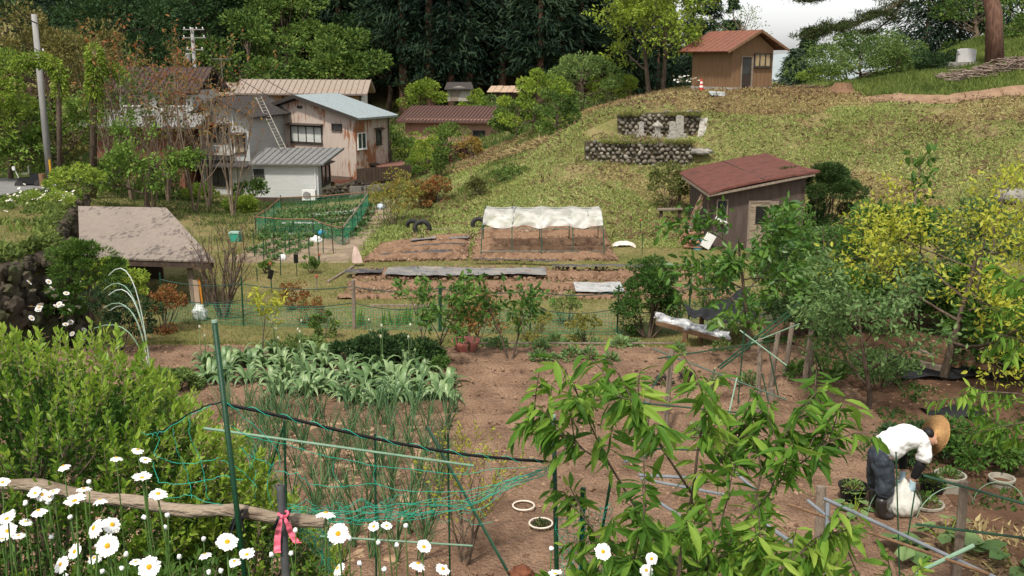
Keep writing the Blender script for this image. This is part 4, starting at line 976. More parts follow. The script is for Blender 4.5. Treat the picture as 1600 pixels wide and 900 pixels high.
def vine_snag(lab, pts, Y, r0, n, seed):
    g = rg(seed); b = at(pts[0][0], pts[0][1], Y); b.z = hz(b.x, b.y)-.1
    root = thing('vine_covered_snag', lab, 'dead tree', b)
    P = [at(x, y, Y)-b for x, y in pts]; P[0] = Vector((0, 0, 0)); mb = MB(); mb.tube(P, np.linspace(r0, r0*.6, len(P)), 7); mb.obj('trunk', BARK, root, smooth=True)
    P = np.array([tuple(q) for q in P]); t = g.uniform(.25, 1, n)*(len(P)-1); i = np.minimum(t.astype(int), len(P)-2); O = rdir(g, n)
    Q = P[i]+(P[i+1]-P[i])*(t-i)[:, None]+O*(r0*1.2+.14*g.uniform(.4, 1.3, (n, 1)))
    mb = MB(); leaves(mb, Q, O+np.array([0, 0, -.6]), .15, 'leaf', up=.1, g=g); mb.obj('vine_leaves', L_FRESH if seed % 2 else L_MID, root)
vine_snag('upright bare snag wrapped in bright green vine above the cherry trees', [(138, 230), (146, 150), (150, 110), (147, 80)], 45, .17, 2200, 171)
vine_snag('curving arm of green vine arching over to the right of the pole', [(88, 250), (92, 160), (94, 118), (80, 98), (55, 92), (25, 100)], 44, .12, 1900, 173)
vine_snag('short vine arm leaning right from the wrapped snag', [(140, 240), (142, 150), (165, 104), (185, 112), (193, 122)], 46, .09, 800, 175)

SAP = [dict(n=6, **{'from': .12}, ang=.3, lr=.8, w=.05, up=.06, seg=7, tip=.3, taper=.5), dict(n=5, **{'from': .35}, ang=.4, lr=.5, w=.09, up=.07, rr=.6), dict(w=.1, seg=4, up=.05)]
saps = [(205, 318, 5.2, 46, 'orange leaved sapling cluster behind the far end of the faded roof'), (262, 322, 4.4, 47, 'orange leaved saplings left of the brown house door'), (302, 320, 5.4, 45, 'dense orange leaved sapling in front of the brown clad house'),
        (325, 322, 4.8, 47, 'tall thin pinkish sapling in front of the grey white house'), (362, 330, 5.0, 44, 'pale multi stemmed sapling standing nearest the white annex'), (178, 320, 4.4, 48, 'green leaved sapling cluster below the vine snag'), (236, 330, 4.6, 44, 'green leaved sapling above the faded roof ridge')]
for i, (px, py, H, Y, lab) in enumerate(saps):
    skel_tree('young_tree', lab, 'tree', col(px, Y), rg(180+i), 0, SAP, H*(1.1 if i in (0, 1, 2, 5) else 1), .05, BARK_P, L_RED if i < 5 else L_MID, ('leaf', .17, (6, 6, 6, 4, 2, 6, 5)[i], .09), stems=3+i % 2, spread=.16, up=.3, sides=6)
# undergrowth along the saplings and the valley floor
US = [(150, 288, 48, 1.2, 1.1, L_MID, 'green bush under the saplings at the roadside'), (245, 300, 49, 1.0, 1.5, L_MID, 'leafy bush in front of the brown clad wall'), (312, 305, 50, .8, 1.0, L_FRESH, 'small bright bush beneath the densest sapling'), (392, 296, 48, 1.5, .85, L_MID, 'glossy green shrub at the left corner of the white annex'),
      (112, 300, 38, 1.1, 1.1, L_FRESH, 'light green bush where the bank meets the road'), (60, 240, 62, 3.2, 4, L_DKB, 'dark hedge behind the road bend'), (375, 315, 46, .7, .7, L_FRESH, 'low light green plant before the shrub at the annex')]
for i, (px, py, Y, H, rx_, lf, lab) in enumerate(US):
    shrub('shrub', lab, 'shrub', col(px, Y), rg(200+i), H, rx_, lf, BARK, 1800, 14, .13, shape='diamond')
NX_ = [(612, 340, 40, 2.25, 1.1, 'tall golden green arching shrub at the corner of the net garden', LEAF('golden_green_leaves', [(.11,.13,.025), (.20,.20,.04), (.27,.20,.05)], .3, .5, .7)),
       (655, 335, 43, 1.25, .6, 'orange brown nandina bush next to the golden shrub', L_RED), (683, 330, 43.5, 1.2, .55, 'rust tinged bush right of the nandina bush', L_RED), (686, 288, 50, 1.9, .45, 'narrow upright green shrub behind the orange bushes', L_MID),
       (748, 318, 42.5, .9, .5, 'small green brown tuft shrub at the foot of the hill', LEAF('olive_leaves', [(.09,.10,.03), (.14,.15,.045)], .2)), (664, 240, 58, 1.7, 1.1, 'yellow and green clipped garden tree before the long house', L_FRESH), (718, 255, 57, 1.0, .9, 'dark red maple shrub before the long house', LEAF('wine_red_leaves', [(.06,.02,.02), (.11,.035,.03)], .2)),
       (735, 250, 56, 1.3, .7, 'orange yellow garden shrub beside the red porch', LEAF('orange_yellow_leaves', [(.20,.13,.03), (.28,.2,.05)], .2)), (640, 262, 56, 1.5, .6, 'olive garden shrub beside the concrete wall', L_MID), (1046, 345, 38.5, 2.0, .65, 'upright feathery shrub on the hill left of the red roofed shed', LEAF('dull_olive_leaves', [(.06,.08,.02), (.11,.13,.035), (.16,.17,.05)], .25)),
       (800, 290, 44, .5, .9, 'low dark green clump on the slope above the straw pile', L_MID)]
for i, (px, py, Y, H, rx_, lab, lf) in enumerate(NX_):
    shrub('shrub', lab, 'shrub', col(px, Y), rg(220+i), H, rx_, lf, BARK, 1700 if H > 1 else 900, 16, .11, shape='diamond', stems=10, shell=.3)
# yew beside the shed
yew = shrub('yew_shrub', 'dark green yew with upright sprays growing against the right side of the shed', 'shrub', (10.45, 33.7, hz(10.4, 33.7)), rg(240), 2.8, 1.3, LEAF('yew_needles', [(.018,.04,.012), (.035,.07,.018), (.07,.115,.03)], .15, .5, 2), BARK, 21000, 30, .13, shape='needle', lump=.26, shell=.3, stems=14, sr=.03, low=.42)
# ------------------------------------------------------------------ ground cover
GRASSM = LEAF('mown_hill_grass', [(.23,.15,.08), (.36,.27,.13), (.30,.27,.10), (.45,.40,.19), (.20,.24,.07)], .15, .8, .16)
GRASSL = LEAF('mown_green_cuttings', [(.16,.17,.05), (.24,.29,.08), (.35,.37,.13), (.15,.24,.055), (.42,.41,.18)], .2, .8, .2)
tanside = lambda x, y: fbm(x*.22, y*.22, 88, 4)+.035*(x-9)+.02*(y-44) > .14
GRASSG = LEAF('short_green_grass', [(.07,.09,.022), (.13,.165,.038), (.20,.21,.06), (.26,.22,.09), (.10,.14,.03)], .2, .7, .5)
GRASSF = LEAF('fresh_tall_grass', [(.055,.085,.02), (.11,.16,.035), (.19,.24,.06)], .3, .6, .4)
GRASSD = LEAF('dark_valley_grass', [(.03,.055,.014), (.06,.10,.022), (.10,.15,.035)], .2, .7, .3)
def cover(name, label, mat, n, fn, size, shape='chip', seed=0, upright=.2, lift_=.01, up=.5, clump=0, mask=None):
    g = rg(seed); x, y = fn(g, n)
    if clump:
        k = fbm(x*clump, y*clump, seed, 3) + g.uniform(-.35, .35, len(x)) > -.12; x = x[k]; y = y[k]
    if mask is not None: k = mask(x, y); x = x[k]; y = y[k]
    z = height(x, y)+lift_; m = len(x)
    D = rdir(g, m); D[:, 2] = np.abs(D[:, 2])*upright + upright*.5
    mb = MB(); leaves(mb, np.stack([x, y, z], 1), D, size, shape, up=up, g=g)
    o = mb.obj(name, mat); tag(o, label, 'grass', kind='stuff'); return o
ROADP = [col(-150, 31), col(-40, 37.5), col(15, 43), col(60, 49), col(115, 53), col(180, 55.5)]
def offroad(x, y):
    k = np.ones(len(x), bool)
    for a, b in zip(ROADP[:-1], ROADP[1:]):
        dx, dy = b.x-a.x, b.y-a.y; t = np.clip(((x-a.x)*dx+(y-a.y)*dy)/(dx*dx+dy*dy), 0, 1); k &= np.hypot(x-a.x-t*dx, y-a.y-t*dy) > 1.75
    return k
def rect(x0, x1, y0, y1, pw=1.0):
    def f(g, n): return g.uniform(x0, x1, n), y0+(y1-y0)*g.uniform(0, 1, n)**pw
    return f
BEDS = [(-4.75, -1.45, 30.9, 35.3), (-1.3, 3.35, 30.9, 36.2), (-4.6, 5.9, 25.4, 29.7)]
NETB = [(-9.0, -5.5, 31.5, 35.0)]
def offbeds(x, y):
    k = np.ones(len(x), bool)
    for a, b, c, d in BEDS: k &= ~((x > a+.1) & (x < b-.1) & (y > c+.1) & (y < d-.1))
    k &= ~((x > -9.2+.15*(y-33)*0) & (x < -5.4) & (y > 31.6) & (y < 37)) 
    k &= ~((x > 3.3) & (x < 8.4) & (y > WALL2_Y-.5) & (y < WALL2_Y+.3))
    k &= ~((x > 6.7) & (x < 10.2) & (y > 33) & (y < 37.6))
    return k
hillm = lambda x, y: offbeds(x, y) & ((x > -6+.0*y) & (y > 33) ) & ~((x > 20) & (y > 49.5-.25*(x-20)+0) & (y > 44))
cover('mown_grass', 'straw coloured cuttings lying over the upper and right hillside', GRASSM, 400000, rect(-6, 30, 33, 58), .11, 'chip', 1, .35, .02, .6, .5, lambda x, y: hillm(x, y) & tanside(x, y))
cover('mown_grass', 'yellow green cuttings lying over the lower and left hillside', GRASSL, 400000, rect(-6, 30, 33, 58), .11, 'chip', 12, .45, .02, .6, .5, lambda x, y: hillm(x, y) & ~tanside(x, y))
cover('grass_tufts', 'greener tufts standing in the mown hillside', GRASSF, 150000, rect(-6, 30, 33, 58), .12, 'blade', 2, 1.0, 0, .3, .35, lambda x, y: hillm(x, y) & (fbm(x*.3, y*.3, 77, 3) > .0+.03*(x-5)+.012*(y-40)))
cover('grass', 'short grass on the lower garden terrace', GRASSG, 290000, rect(-10, 25, 17.9, 38), .085, 'blade', 3, .9, 0, .3, 1.1, lambda x, y: offbeds(x, y) & (y < 37.5+.3*x*0))
cover('valley_grass', 'green grass and weeds on the valley floor before the houses', GRASSD, 90000, rect(-32, -3, 36, 62), .20, 'blade', 4, 1.0, 0, .3, .5, lambda x, y: offbeds(x, y) & offroad(x, y))
cover('valley_grass', 'green meadow between the far houses and the cedars', GRASSD, 80000, rect(-40, 16, 60, 96), .4, 'blade', 5, 1.0, 0, .3)
cover('bank_grass', 'short weedy grass on top of the bank at left', GRASSG, 110000, rect(-22, -8.3, 9, 44), .10, 'blade', 6, 1.0, 0, .3, .9, lambda x, y: (x < np.interp(y, EDGE_Y, EDGE_X)+.25) & offroad(x, y))
cover('wall_grass', 'grass and weeds hanging over the top edge of the mossy wall', GRASSF, 14000, lambda g, n: (lambda y: (np.interp(y, EDGE_Y, EDGE_X)+g.uniform(-.25, .38, n), y))(g.uniform(9, 40, n)), .13, 'leaf', 13, .3, .03, .3)
cover('bank_weeds', 'fresh green weeds in clumps on the bank at left', GRASSF, 60000, rect(-22, -8.5, 12, 46), .17, 'leaf', 7, 1.0, .05, .4, .7, lambda x, y: offroad(x, y) & (x < np.interp(y, EDGE_Y, EDGE_X)+.1) & (fbm(x*.5, y*.5, 31, 3)+.02*(y-28) > 0))
def rbank(x, y): return (y > 49-.22*(x-18)) & (y > 44.5) & (x > 17.3)
cover('tall_grass', 'tall fresh grass on the right hand bank above the bare earth', GRASSF, 120000, rect(17, 44, 44, 70), .36, 'blade', 8, 1.3, 0, .3, 0, rbank)
for i, (a_, b_, c_, d_, zz) in enumerate(((3.0, 7.9, 42.85, 43.1, 1.70), (4.7, 8.7, 45.95, 46.25, 2.72), (2.9, 8.2, 42.55, 42.8, None))):
    g = rg(310+i); n = 2600 if zz else 700; X = g.uniform(a_, b_, n); Y = g.uniform(c_, d_, n); Z = (np.full(n, zz)+.03*g.standard_normal(n)) if zz else height(X, Y)+.02; k = fbm(X*2.2, Y, 4, 2) > (-.05 if zz else .05)
    mb = MB(); leaves(mb, np.stack([X, Y, Z], 1)[k], (rdir(g, n)*[1, .6, .6]+[0, -.5, .1 if zz else .9])[k], .15, 'blade', up=.3, g=g); tag(mb.obj('wall_grass', GRASSG), ['grass hanging over the top of the lower cobble wall', 'grass hanging over the top of the upper cobble wall', 'grass tufts along the foot of the lower cobble wall'][i], 'grass', kind='stuff')
cover('dead_stalks', 'brown dead stalks and twigs scattered on the mown hill', LEAF('dead_stalk', [(.10,.06,.035), (.20,.13,.08)], 0, .9, 1), 26000, rect(-4, 30, 34, 57), .26, 'needle', 11, .3, .04, .5, .5, hillm)
cover('crest_grass', 'tall pale green grass along the left shoulder of the hill', GRASSF, 26000, rect(-4, 6, 42, 60), .24, 'blade', 9, 1.2, 0, .3, 0, lambda x, y: (x < -1.2+(y-42)*.36+.6*fbm(x, y, 5, 2)) & (x > -3.2+(y-42)*.30))
# bare earth cut under the grass bank
xs = np.linspace(16.8, 30, 90)
mb = MB(); rows = []
for t in np.linspace(0, 1, 7):
    yy = 48.6-.22*(xs-18)+.5*fbm(xs*.9, xs*0, 61, 3)+t*1.0-.6
    rows.append(np.stack([xs, yy, height(xs, yy)+.03+t*.22*sstep(0, 1, (xs-16.8)/2)+.06*fbm(xs*3, yy*3+t*9, 62, 3)], 1))
mb.grid(np.array(rows)); tag(mb.obj('bare_earth', M('bare_orange_earth', (.19, .115, .07), (.29, .19, .12), 1.8, .95, 1, 12, world_pos=True), smooth=True), kind='structure')
# track behind the crest, road at left
def strip(name, pts, w, mat, lift_=.03, kind='structure'):
    P = [Vector(p) for p in pts]; Q = []
    for i in range(len(P)-1):
        for t in np.linspace(0, 1, 12, endpoint=False): Q.append(P[i].lerp(P[i+1], t))
    Q.append(P[-1]); rows = []
    for i, p in enumerate(Q):
        d = (Q[min(i+1, len(Q)-1)]-Q[max(i-1, 0)]); d.z = 0; d.normalize(); n = Vector((-d.y, d.x, 0))
        r = []
        for s in np.linspace(-1, 1, 7):
            q = p+n*(w/2*s); r.append((q.x, q.y, hz(q.x, q.y)+lift_))
        zc = np.mean([a[2] for a in r]); rows.append([(a[0], a[1], a[2]*.5+zc*.5+.02) for a in r])
    mb = MB(); mb.grid(np.array(rows)); return tag(mb.obj(name, mat, smooth=True), kind=kind)
ASPH = M('worn_asphalt', (.15, .148, .145), (.21, .205, .20), 1.2, .9, .3, 60, world_pos=True)
strip('road', ROADP, 3.4, ASPH, .10)
strip('hill_track', [col(1235, 58), col(1300, 56.5), col(1345, 56), col(1420, 60)], 2.4, M('pale_track', (.25, .235, .21), (.33, .31, .28), 2, .95, world_pos=True), .07)
# distant ridge, air haze painted into its pale grey-blue colour
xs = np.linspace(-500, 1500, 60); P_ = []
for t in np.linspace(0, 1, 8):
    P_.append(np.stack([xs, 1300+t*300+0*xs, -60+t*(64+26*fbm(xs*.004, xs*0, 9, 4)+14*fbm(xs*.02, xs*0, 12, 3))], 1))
mb = MB(); mb.grid(np.array(P_)); tag(mb.obj('far_hill', M('far_hill_painted_haze', (.26, .30, .31), (.30, .34, .35), .02, 1, world_pos=True, spec=0), smooth=True), kind='structure')

# ------------------------------------------------------------------ beds
gq = rg(300)
def clod_relief(X, Y): return .05*fbm(X*4, Y*4, 21, 3)+.05*np.maximum(0, fbm(X*11, Y*11, 22, 2))
def main_relief(X, Y):
    fur = .045*np.sin((Y+.15*fbm(X*.4, Y*.4, 5, 2))*2*math.pi/.62)*sstep(12.8, 13.6, Y)*(1-sstep(16.9, 17.3, Y))*sstep(-2, -1, X)*(1-sstep(4, 6, X))
    sm = .4+.6*sstep(-.3, .3, fbm(X*.5, Y*.5, 31, 2))
    return clod_relief(X, Y)*sm+fur
patch('garden_soil', SOIL, -8.5, 10.6, 8.6, 17.75, .05, main_relief, .07)
patch('garden_soil', SOIL_D, 5.2, 19, 8.2, 22.5, .09, lambda X, Y: clod_relief(X, Y)*1.1, .085, seed=4, edge=1.2)
def ridge_bed(p, ph=0, a=.07): return lambda X, Y: clod_relief(X, Y)*1.2+a*np.sin((Y+ph)*2*math.pi/p+.2*np.sin(X))
patch('bed_soil', SOIL_O, *BEDS[0], .07, ridge_bed(1.25, .2, .17), .03, edge=.4, seed=1)
patch('bed_soil', SOIL_O, *BEDS[1], .07, ridge_bed(1.15, 0, .19), .035, edge=.4, seed=2)
patch('bed_soil', SOIL_O, *BEDS[2], .08, ridge_bed(1.6, .5, .11), .03, edge=.5, seed=3)
patch('bed_soil', M('grey_brown_bed_soil', (.15,.11,.075), (.27,.21,.145), 1.3, .95, 1, 20, world_pos=True), -9.4, -5.2, 31.3, 45.5, .12, ridge_bed(1.0, 0, .05), .03, edge=.4, seed=5)
mulch = lambda X, Y: .02*fbm(X*3, Y*3, 3, 3)
patch('straw_mulch', M('peach_chaff_mulch', (.25,.15,.09), (.44,.30,.185), 4, .95, .8, 60, c3=(.34,.21,.13), world_pos=True), -4.9, -1.0, 9.35, 13.6, .06, lambda X, Y: mulch(X, Y)*1.6-.02, .085, seed=8, edge=.5)
# loose clods over the plot
g = rg(301); n = 26000; X = g.uniform(-6.5, 16, n); Y = g.uniform(8.7, 19, n); V, F = ico(0); s = .009+.026*g.uniform(0, 1, n)**4
Z = height(X, Y)+.075+.02*fbm(X*4, Y*4, 21, 3)
VV = (V[None]*(1+.25*g.standard_normal((n, 12, 1)))*s[:, None, None]*np.array([1, 1, .7])+np.stack([X, Y, Z], 1)[:, None]).reshape(-1, 3)
mb = MB(); mb.add(VV, (F[None]+(np.arange(n)*12)[:, None, None]).reshape(-1, 3)); g = rg(303); n2 = 9000; bx = g.integers(0, 3, n2); X = np.array([b[0] for b in BEDS])[bx]+g.uniform(0, 1, n2)*np.array([b[1]-b[0] for b in BEDS])[bx]; Y = np.array([b[2] for b in BEDS])[bx]+g.uniform(0, 1, n2)*np.array([b[3]-b[2] for b in BEDS])[bx]; s2 = .02+.05*g.uniform(0, 1, n2)**3
VV = (V[None]*(1+.25*g.standard_normal((n2, 12, 1)))*s2[:, None, None]+np.stack([X, Y, height(X, Y)+.07], 1)[:, None]).reshape(-1, 3); mb.add(VV, (F[None]+(np.arange(n2)*12)[:, None, None]).reshape(-1, 3)); tag(mb.obj('soil_clods', LEAF('clod_earth', [(.12,.072,.046), (.22,.138,.09), (.34,.225,.15)], 0, .95, 2)), 'loose crumbs and clods over the dug plot', 'soil', kind='stuff')
# litter and dead leaves under the orchard
cover('leaf_litter', 'dry leaf litter and chips under the orchard trees', LEAF('leaf_litter', [(.10,.06,.035), (.20,.13,.075), (.34,.26,.16)], 0, .9, 1), 16000, rect(5.2, 18, 8.5, 21), .045, 'diamond', 302, .3, .045, .7)
cover('weeds', 'low green weeds between orchard trees and pots', LEAF('weed_leaves', [(.03,.07,.018), (.06,.12,.025), (.11,.18,.04)], .3, .5, 1.5), 78000, rect(4.6, 19, 8.8, 20.5), .075, 'leaf', 303, .9, .06, .5, 1.0, lambda x, y: fbm(x*.7, y*.7, 99, 3) > .02+.12*(x < 7))
cover('dry_straw', 'cut straw lying on the soil in the lower right corner', LEAF('dry_straw', [(.20,.15,.07), (.32,.25,.12), (.40,.33,.17)], .1, .8, 2), 5200, rect(4.6, 8.4, 8.9, 10.4), .17, 'needle', 304, .25, .05, .6, .8)
cover('grass', 'green verge along the far edge of the plot beneath the net fence', GRASSG, 42000, rect(-8.5, 5, 17.4, 20.6), .10, 'blade', 305, 1.1, 0, .3, .8)

def sheet(name, label, pts, mat, Yl=None, dz=.05, sub=10, cat='plastic sheet', wr=.03, seed=0):
    """thin plastic lying on the ground between four ground corners"""
    q = [np.array(tuple(p)) for p in pts]; g = rg(seed); rows = []
    m = max(6, int(np.linalg.norm(q[1]-q[0])/.12)); k = max(4, int(np.linalg.norm(q[3]-q[0])/.1))
    for j in range(k+1):
        a = q[0]+(q[3]-q[0])*j/k; b = q[1]+(q[2]-q[1])*j/k; t = np.linspace(0, 1, m+1)[:, None]; p = a+(b-a)*t
        wob = fbm(p[:, 0]*1.3, p[:, 1]*1.3+seed, 7+seed, 3)*.12; p[:, 1] += wob
        p[:, 2] = height(p[:, 0], p[:, 1])+dz+wr*fbm(p[:, 0]*6, p[:, 1]*2.5, 9+seed, 3)+.02; rows.append(p)
    P = np.array(rows); c = P[0, 0].copy(); mb = MB(); mb.grid(P)
    o = mb.obj(name, mat, shift=c, loc=c, smooth=True); return tag(o, label, cat)
BLKPL = M('black_mulch_film', (.03, .03, .032), (.07, .07, .075), 3, .35, .6, 9, c3=(.20, .15, .11), spec=.6)
GRYPL = M('dusty_grey_mulch_film', (.10, .10, .105), (.22, .21, .20), 1.6, .4, .7, 9, c3=(.30, .26, .22), spec=.6)
SILV = M('silver_grey_film', (.30, .31, .32), (.48, .48, .47), 2.5, .3, .8, 9, c3=(.16, .16, .17), spec=.7)
def W4(a, b, y0, y1): return [(a, y0, 0), (b, y0, 0), (b, y1, 0), (a, y1, 0)]
for i, (a, b, y0, y1, m, lab) in enumerate(((-4.3, -1.75, 31.4, 31.75, BLKPL, 'black film strip along the front ridge of the small left bed'), (-3.9, -1.6, 33.0, 33.3, BLKPL, 'black film strip on the middle ridge of the small left bed'), (-3.6, -2.7, 34.6, 34.95, GRYPL, 'short grey film strip at the back of the small left bed'), (-2.2, -1.5, 34.3, 34.6, GRYPL, 'short grey film strip at the back right corner of the small left bed'),
      (-3.7, 1.0, 28.0, 29.1, GRYPL, 'wide dusty grey film sheet across the long middle bed'), (1.2, 5.6, 29.3, 29.65, BLKPL, 'narrow dark film along the back edge of the long bed at right'), (1.7, 3.0, 25.7, 27.0, SILV, 'silvery film sheet at the front right of the long bed'), (-1.2, 1.4, 30.25, 30.45, BLKPL, 'thin dark film strip on the grass before the tunnel'), (-4.9, -3.8, 28.3, 28.9, BLKPL, 'small dark film patch at the left end of the long bed'))):
    sheet('mulch_film', lab, W4(a, b, y0, y1), m, dz=.15, seed=i)
def board(label, a, b, w=.05, h=.12, mat=GREYWOOD, dz=.05, name='board', cat='board', group=None):
    a = Vector(a); b = Vector(b); mb = MB(); mb.bar(a+Vector((0, 0, dz)), b+Vector((0, 0, dz)), w, h); return tag(mb.obj(name, mat, shift=a, loc=a), label, cat, group)
board('pale plank edging the front of the long middle bed', loc(578, 479), loc(742, 478), .06, .1)
board('long thin plank edge at the back of the dug plot', (-1.0, 17.75, .0), (3.0, 17.7, .02), .03, .03)
board('old plank lying behind the small left bed', loc(655, 352), loc(742, 350), .08, .16, BROWNWOOD)
board('second plank in front of the old tyres', loc(668, 361), loc(724, 358), .08, .14, GREYWOOD)
board('pale plank inside the plastic tunnel at the back', (.35, 35.6, -.98), (1.7, 35.4, -.98), .1, .12, M('pale_plank', (.34, .25, .18), (.44, .34, .25), 3))
board('dark plank lying behind the pale one in the tunnel', (.55, 36.1, -.95), (1.5, 36.0, -.95), .1, .1, DARKWOOD)
board('long plank leading down from the pink cloth stake', loc(512, 442), loc(552, 418), .07, .1)
def tyre(label, p, tilt, r=.27):
    root = thing('old_tyre', label, 'tyre', p); mb = MB(); a = np.linspace(0, 2*math.pi, 25)
    Mx = Matrix.Rotation(tilt, 3, 'X'); mb.tube([Mx @ Vector((r*math.cos(t), 0, r*math.sin(t)))+Vector((0, 0, r*.85)) for t in a], .085, 8, False)
    mb.obj('tread', M('old_rubber', (.02, .02, .02), (.045, .043, .04), 4, .85, .6, 30) if 'old_rubber' not in bpy.data.materials else bpy.data.materials['old_rubber'], root, smooth=True)
tyre('old black tyre standing upright beside the planks', loc(660, 364), .1); tyre('smaller tyre half hidden in grass left of the upright one', loc(645, 356), .5, .2); tyre('third black tyre leaning by the left tunnel posts', loc(748, 356), .2, .22)

# ------------------------------------------------------------------ plastic tunnel
GREENCANE = M('green_plastic_cane', (.008, .045, .022), (.015, .065, .033), 5, .35, spec=.5)
PALECANE = M('faded_green_cane', (.16, .27, .18), (.24, .36, .26), 5, .45)
tun = thing('plastic_tunnel', 'hooped cold tunnel with crumpled white plastic pushed up over its frame', 'tunnel', (-1.0, 31.2, hz(-1, 31.2)))
o_ = tun.location; zb = o_.z
xs_ = [-1.0, .0, .95, 1.95, 2.95]; apex = 1.50
def hoopP(x, s): # s 0..1 front foot to back foot
    y = 31.2 + 2.5*s - .25*math.sin(math.pi*2*s)*0; k = math.sin(math.pi*min(max(s, 0), 1))
    return Vector((x + (.18*(1-2*abs(s-.5)) if x < 0 else 0)-(.1*(1-2*abs(s-.5)) if x > 2.5 else 0), y, zb + apex*(1-abs(2*s-1)**3.2)))
for x in xs_:
    mb = MB(); mb.tube([hoopP(x, s)-o_ for s in np.linspace(0, 1, 15)], .018, 6); mb.obj('hoop', GREENCANE, tun)
mb = MB(); mb.tube([hoopP(-1, .03)-o_, hoopP(2.95, .03)-o_], .012, 5); mb.obj('base_rail', GREENCANE, tun)
for s in (.14, .5):
    mb = MB(); mb.tube([hoopP(x, s)-o_+Vector((0, 0, -.02)) for x in xs_], .012, 5); mb.obj('side_rail', GREENCANE, tun)
NXs = 90; NS = 34; P_ = np.zeros((NS, NXs, 3))
for j in range(NXs):
    u = j/(NXs-1)*3.95-1.0; k = u-math.floor(u+1e-6); bay = abs(math.sin(math.pi*(u+1)/ .99))
    hang = .24+.015*math.sin(u*5.1)
    for i in range(NS):
        s = .5-(.5-hang*.6)*(i/(NS-1))**.9 + (.32*(1-i/(NS-1)) if i < NS/2 else .32*(1-i/(NS-1)))
        p = hoopP(u, s); t = i/(NS-1); sag = bay*(.02+.07*math.sin(math.pi*min(1, t*1.15))**2)
        f = .035*math.sin(i*1.1+bay*5+u*2)*t+.02*math.sin(i*2.3+u*9)*t
        P_[i, j] = (p.x-o_.x, p.y-o_.y-.03-f+.25*sag, p.z-zb-sag*.8+.03-.25*f)
def plastic():
    m, nt, n, l, b = _new('white_crumpled_plastic'); b.inputs['Base Color'].default_value = (.72, .72, .68, 1); b.inputs['Roughness'].default_value = .4
    tr = n.new('ShaderNodeBsdfTranslucent'); tr.inputs[0].default_value = (.7, .7, .66, 1); tp_ = n.new('ShaderNodeBsdfTransparent'); m1 = n.new('ShaderNodeMixShader'); m1.inputs[0].default_value = .4; m2 = n.new('ShaderNodeMixShader')
    tc = n.new('ShaderNodeTexCoord'); nz = n.new('ShaderNodeTexNoise'); nz.inputs['Scale'].default_value = 3; nz.inputs['Detail'].default_value = 5; l.new(tc.outputs['Object'], nz.inputs['Vector'])
    r = ramp(n, [(.4, (.08,)*3), (.65, (.5,)*3)]); l.new(nz.outputs['Fac'], r.inputs[0]); l.new(r.outputs[0], m2.inputs[0])
    l.new(b.outputs[0], m1.inputs[1]); l.new(tr.outputs[0], m1.inputs[2]); l.new(m1.outputs[0], m2.inputs[1]); l.new(tp_.outputs[0], m2.inputs[2]); l.new(m2.outputs[0], n['Material Output'].inputs['Surface']); return m
mb = MB(); mb.grid(P_); mb.obj('cover', plastic(), tun, smooth=True)

# ------------------------------------------------------------------ nets and stakes
NETM = M('teal_green_net', (.01, .16, .095), (.02, .22, .13), 5, .5)
NETT = M('bright_teal_twine', (.015, .30, .20), (.02, .36, .25), 5, .45)
def netpanel(mb, a0, b0, h0, h1, cell, r, g, sag=.06, jit=.3):
    """crossed threads between a0-b0 (ground line) from height h0 to h1"""
    a = np.array(tuple(a0)); b = np.array(tuple(b0)); L = np.linalg.norm(b-a); nx = max(2, int(L/cell)); nz = max(2, int((h1-h0)/cell))
    P = np.zeros((nz+1, nx+1, 3))
    for i in range(nz+1):
        for_t = np.linspace(0, 1, nx+1)[:, None]; P[i] = a+(b-a)*for_t
        P[i, :, 2] += h0+(h1-h0)*i/nz - sag*np.sin(math.pi*np.linspace(0, 1, nx+1))*(i/nz)
    P += g.normal(0, cell*jit*.4, P.shape)
    for i in range(nz+1): mb.tube(P[i], r*(1.6 if i in (0, nz) else 1), 3, False)
    for j in range(nx+1): mb.tube(P[:, j], r, 3, False)
g = rg(320)
# net fence along the lower terrace
nodes = [Vector((x, y, 0)) for x, y in ((-8.2, 22.6), (-6.2, 22.2), (-3.6, 21.9), (-1.62, 21.6), (.4, 21.5), (2.35, 21.5), (3.9, 21.3), (6.2, 20.2), (7.6, 19.4))]
for p in nodes: p.z = hz(p.x, p.y)
fen = thing('net_fence', 'long teal garden net strung between posts along the lower terrace', 'fence', nodes[0])
mb = MB()
for a, b in zip(nodes[:-1], nodes[1:]): netpanel(mb, a-nodes[0], b-nodes[0], .02, .52, .065, .0042, g)
mb.obj('net', NETM, fen)
for k, hh in enumerate((.62, 1.0)):
    mb = MB(); P = []
    for a, b in zip(nodes[:-1], nodes[1:]):
        for t in np.linspace(0, 1, 9, endpoint=False): q = a.lerp(b, t)-nodes[0]; P.append((q.x, q.y, q.z+hh-(.13-.03*k)*4*t*(1-t)))
    mb.tube(P, .011, 4); mb.obj('top_line', M('dark_green_cord', (.012, .05, .035), None, 4, .6) if k == 0 else bpy.data.materials['dark_green_cord'], fen)
labs = ['', 'green stake at the left end of the net fence', 'thick grey wooden post in the net fence near the irises', 'dark green post of the net fence behind the first fruit sapling', 'thin green stake of the net fence between the fruit saplings', 'tall thin green stake of the net fence left of the dense bush', 'fence stake hidden at the dense bush', 'green net fence stake below the black tarp', '']
for i, p in enumerate(nodes):
    h_, r_, mt = ((1.15, .045, GREYWOOD) if i == 2 else (1.05, .04, GREENCANE) if i == 3 else (1.15, .02, GREENCANE))
    mb = MB(); mb.tube([p-nodes[0]-Vector((0, 0, .2)), p-nodes[0]+Vector((.02, 0, h_))], r_, 8); mb.obj('post', mt, fen)
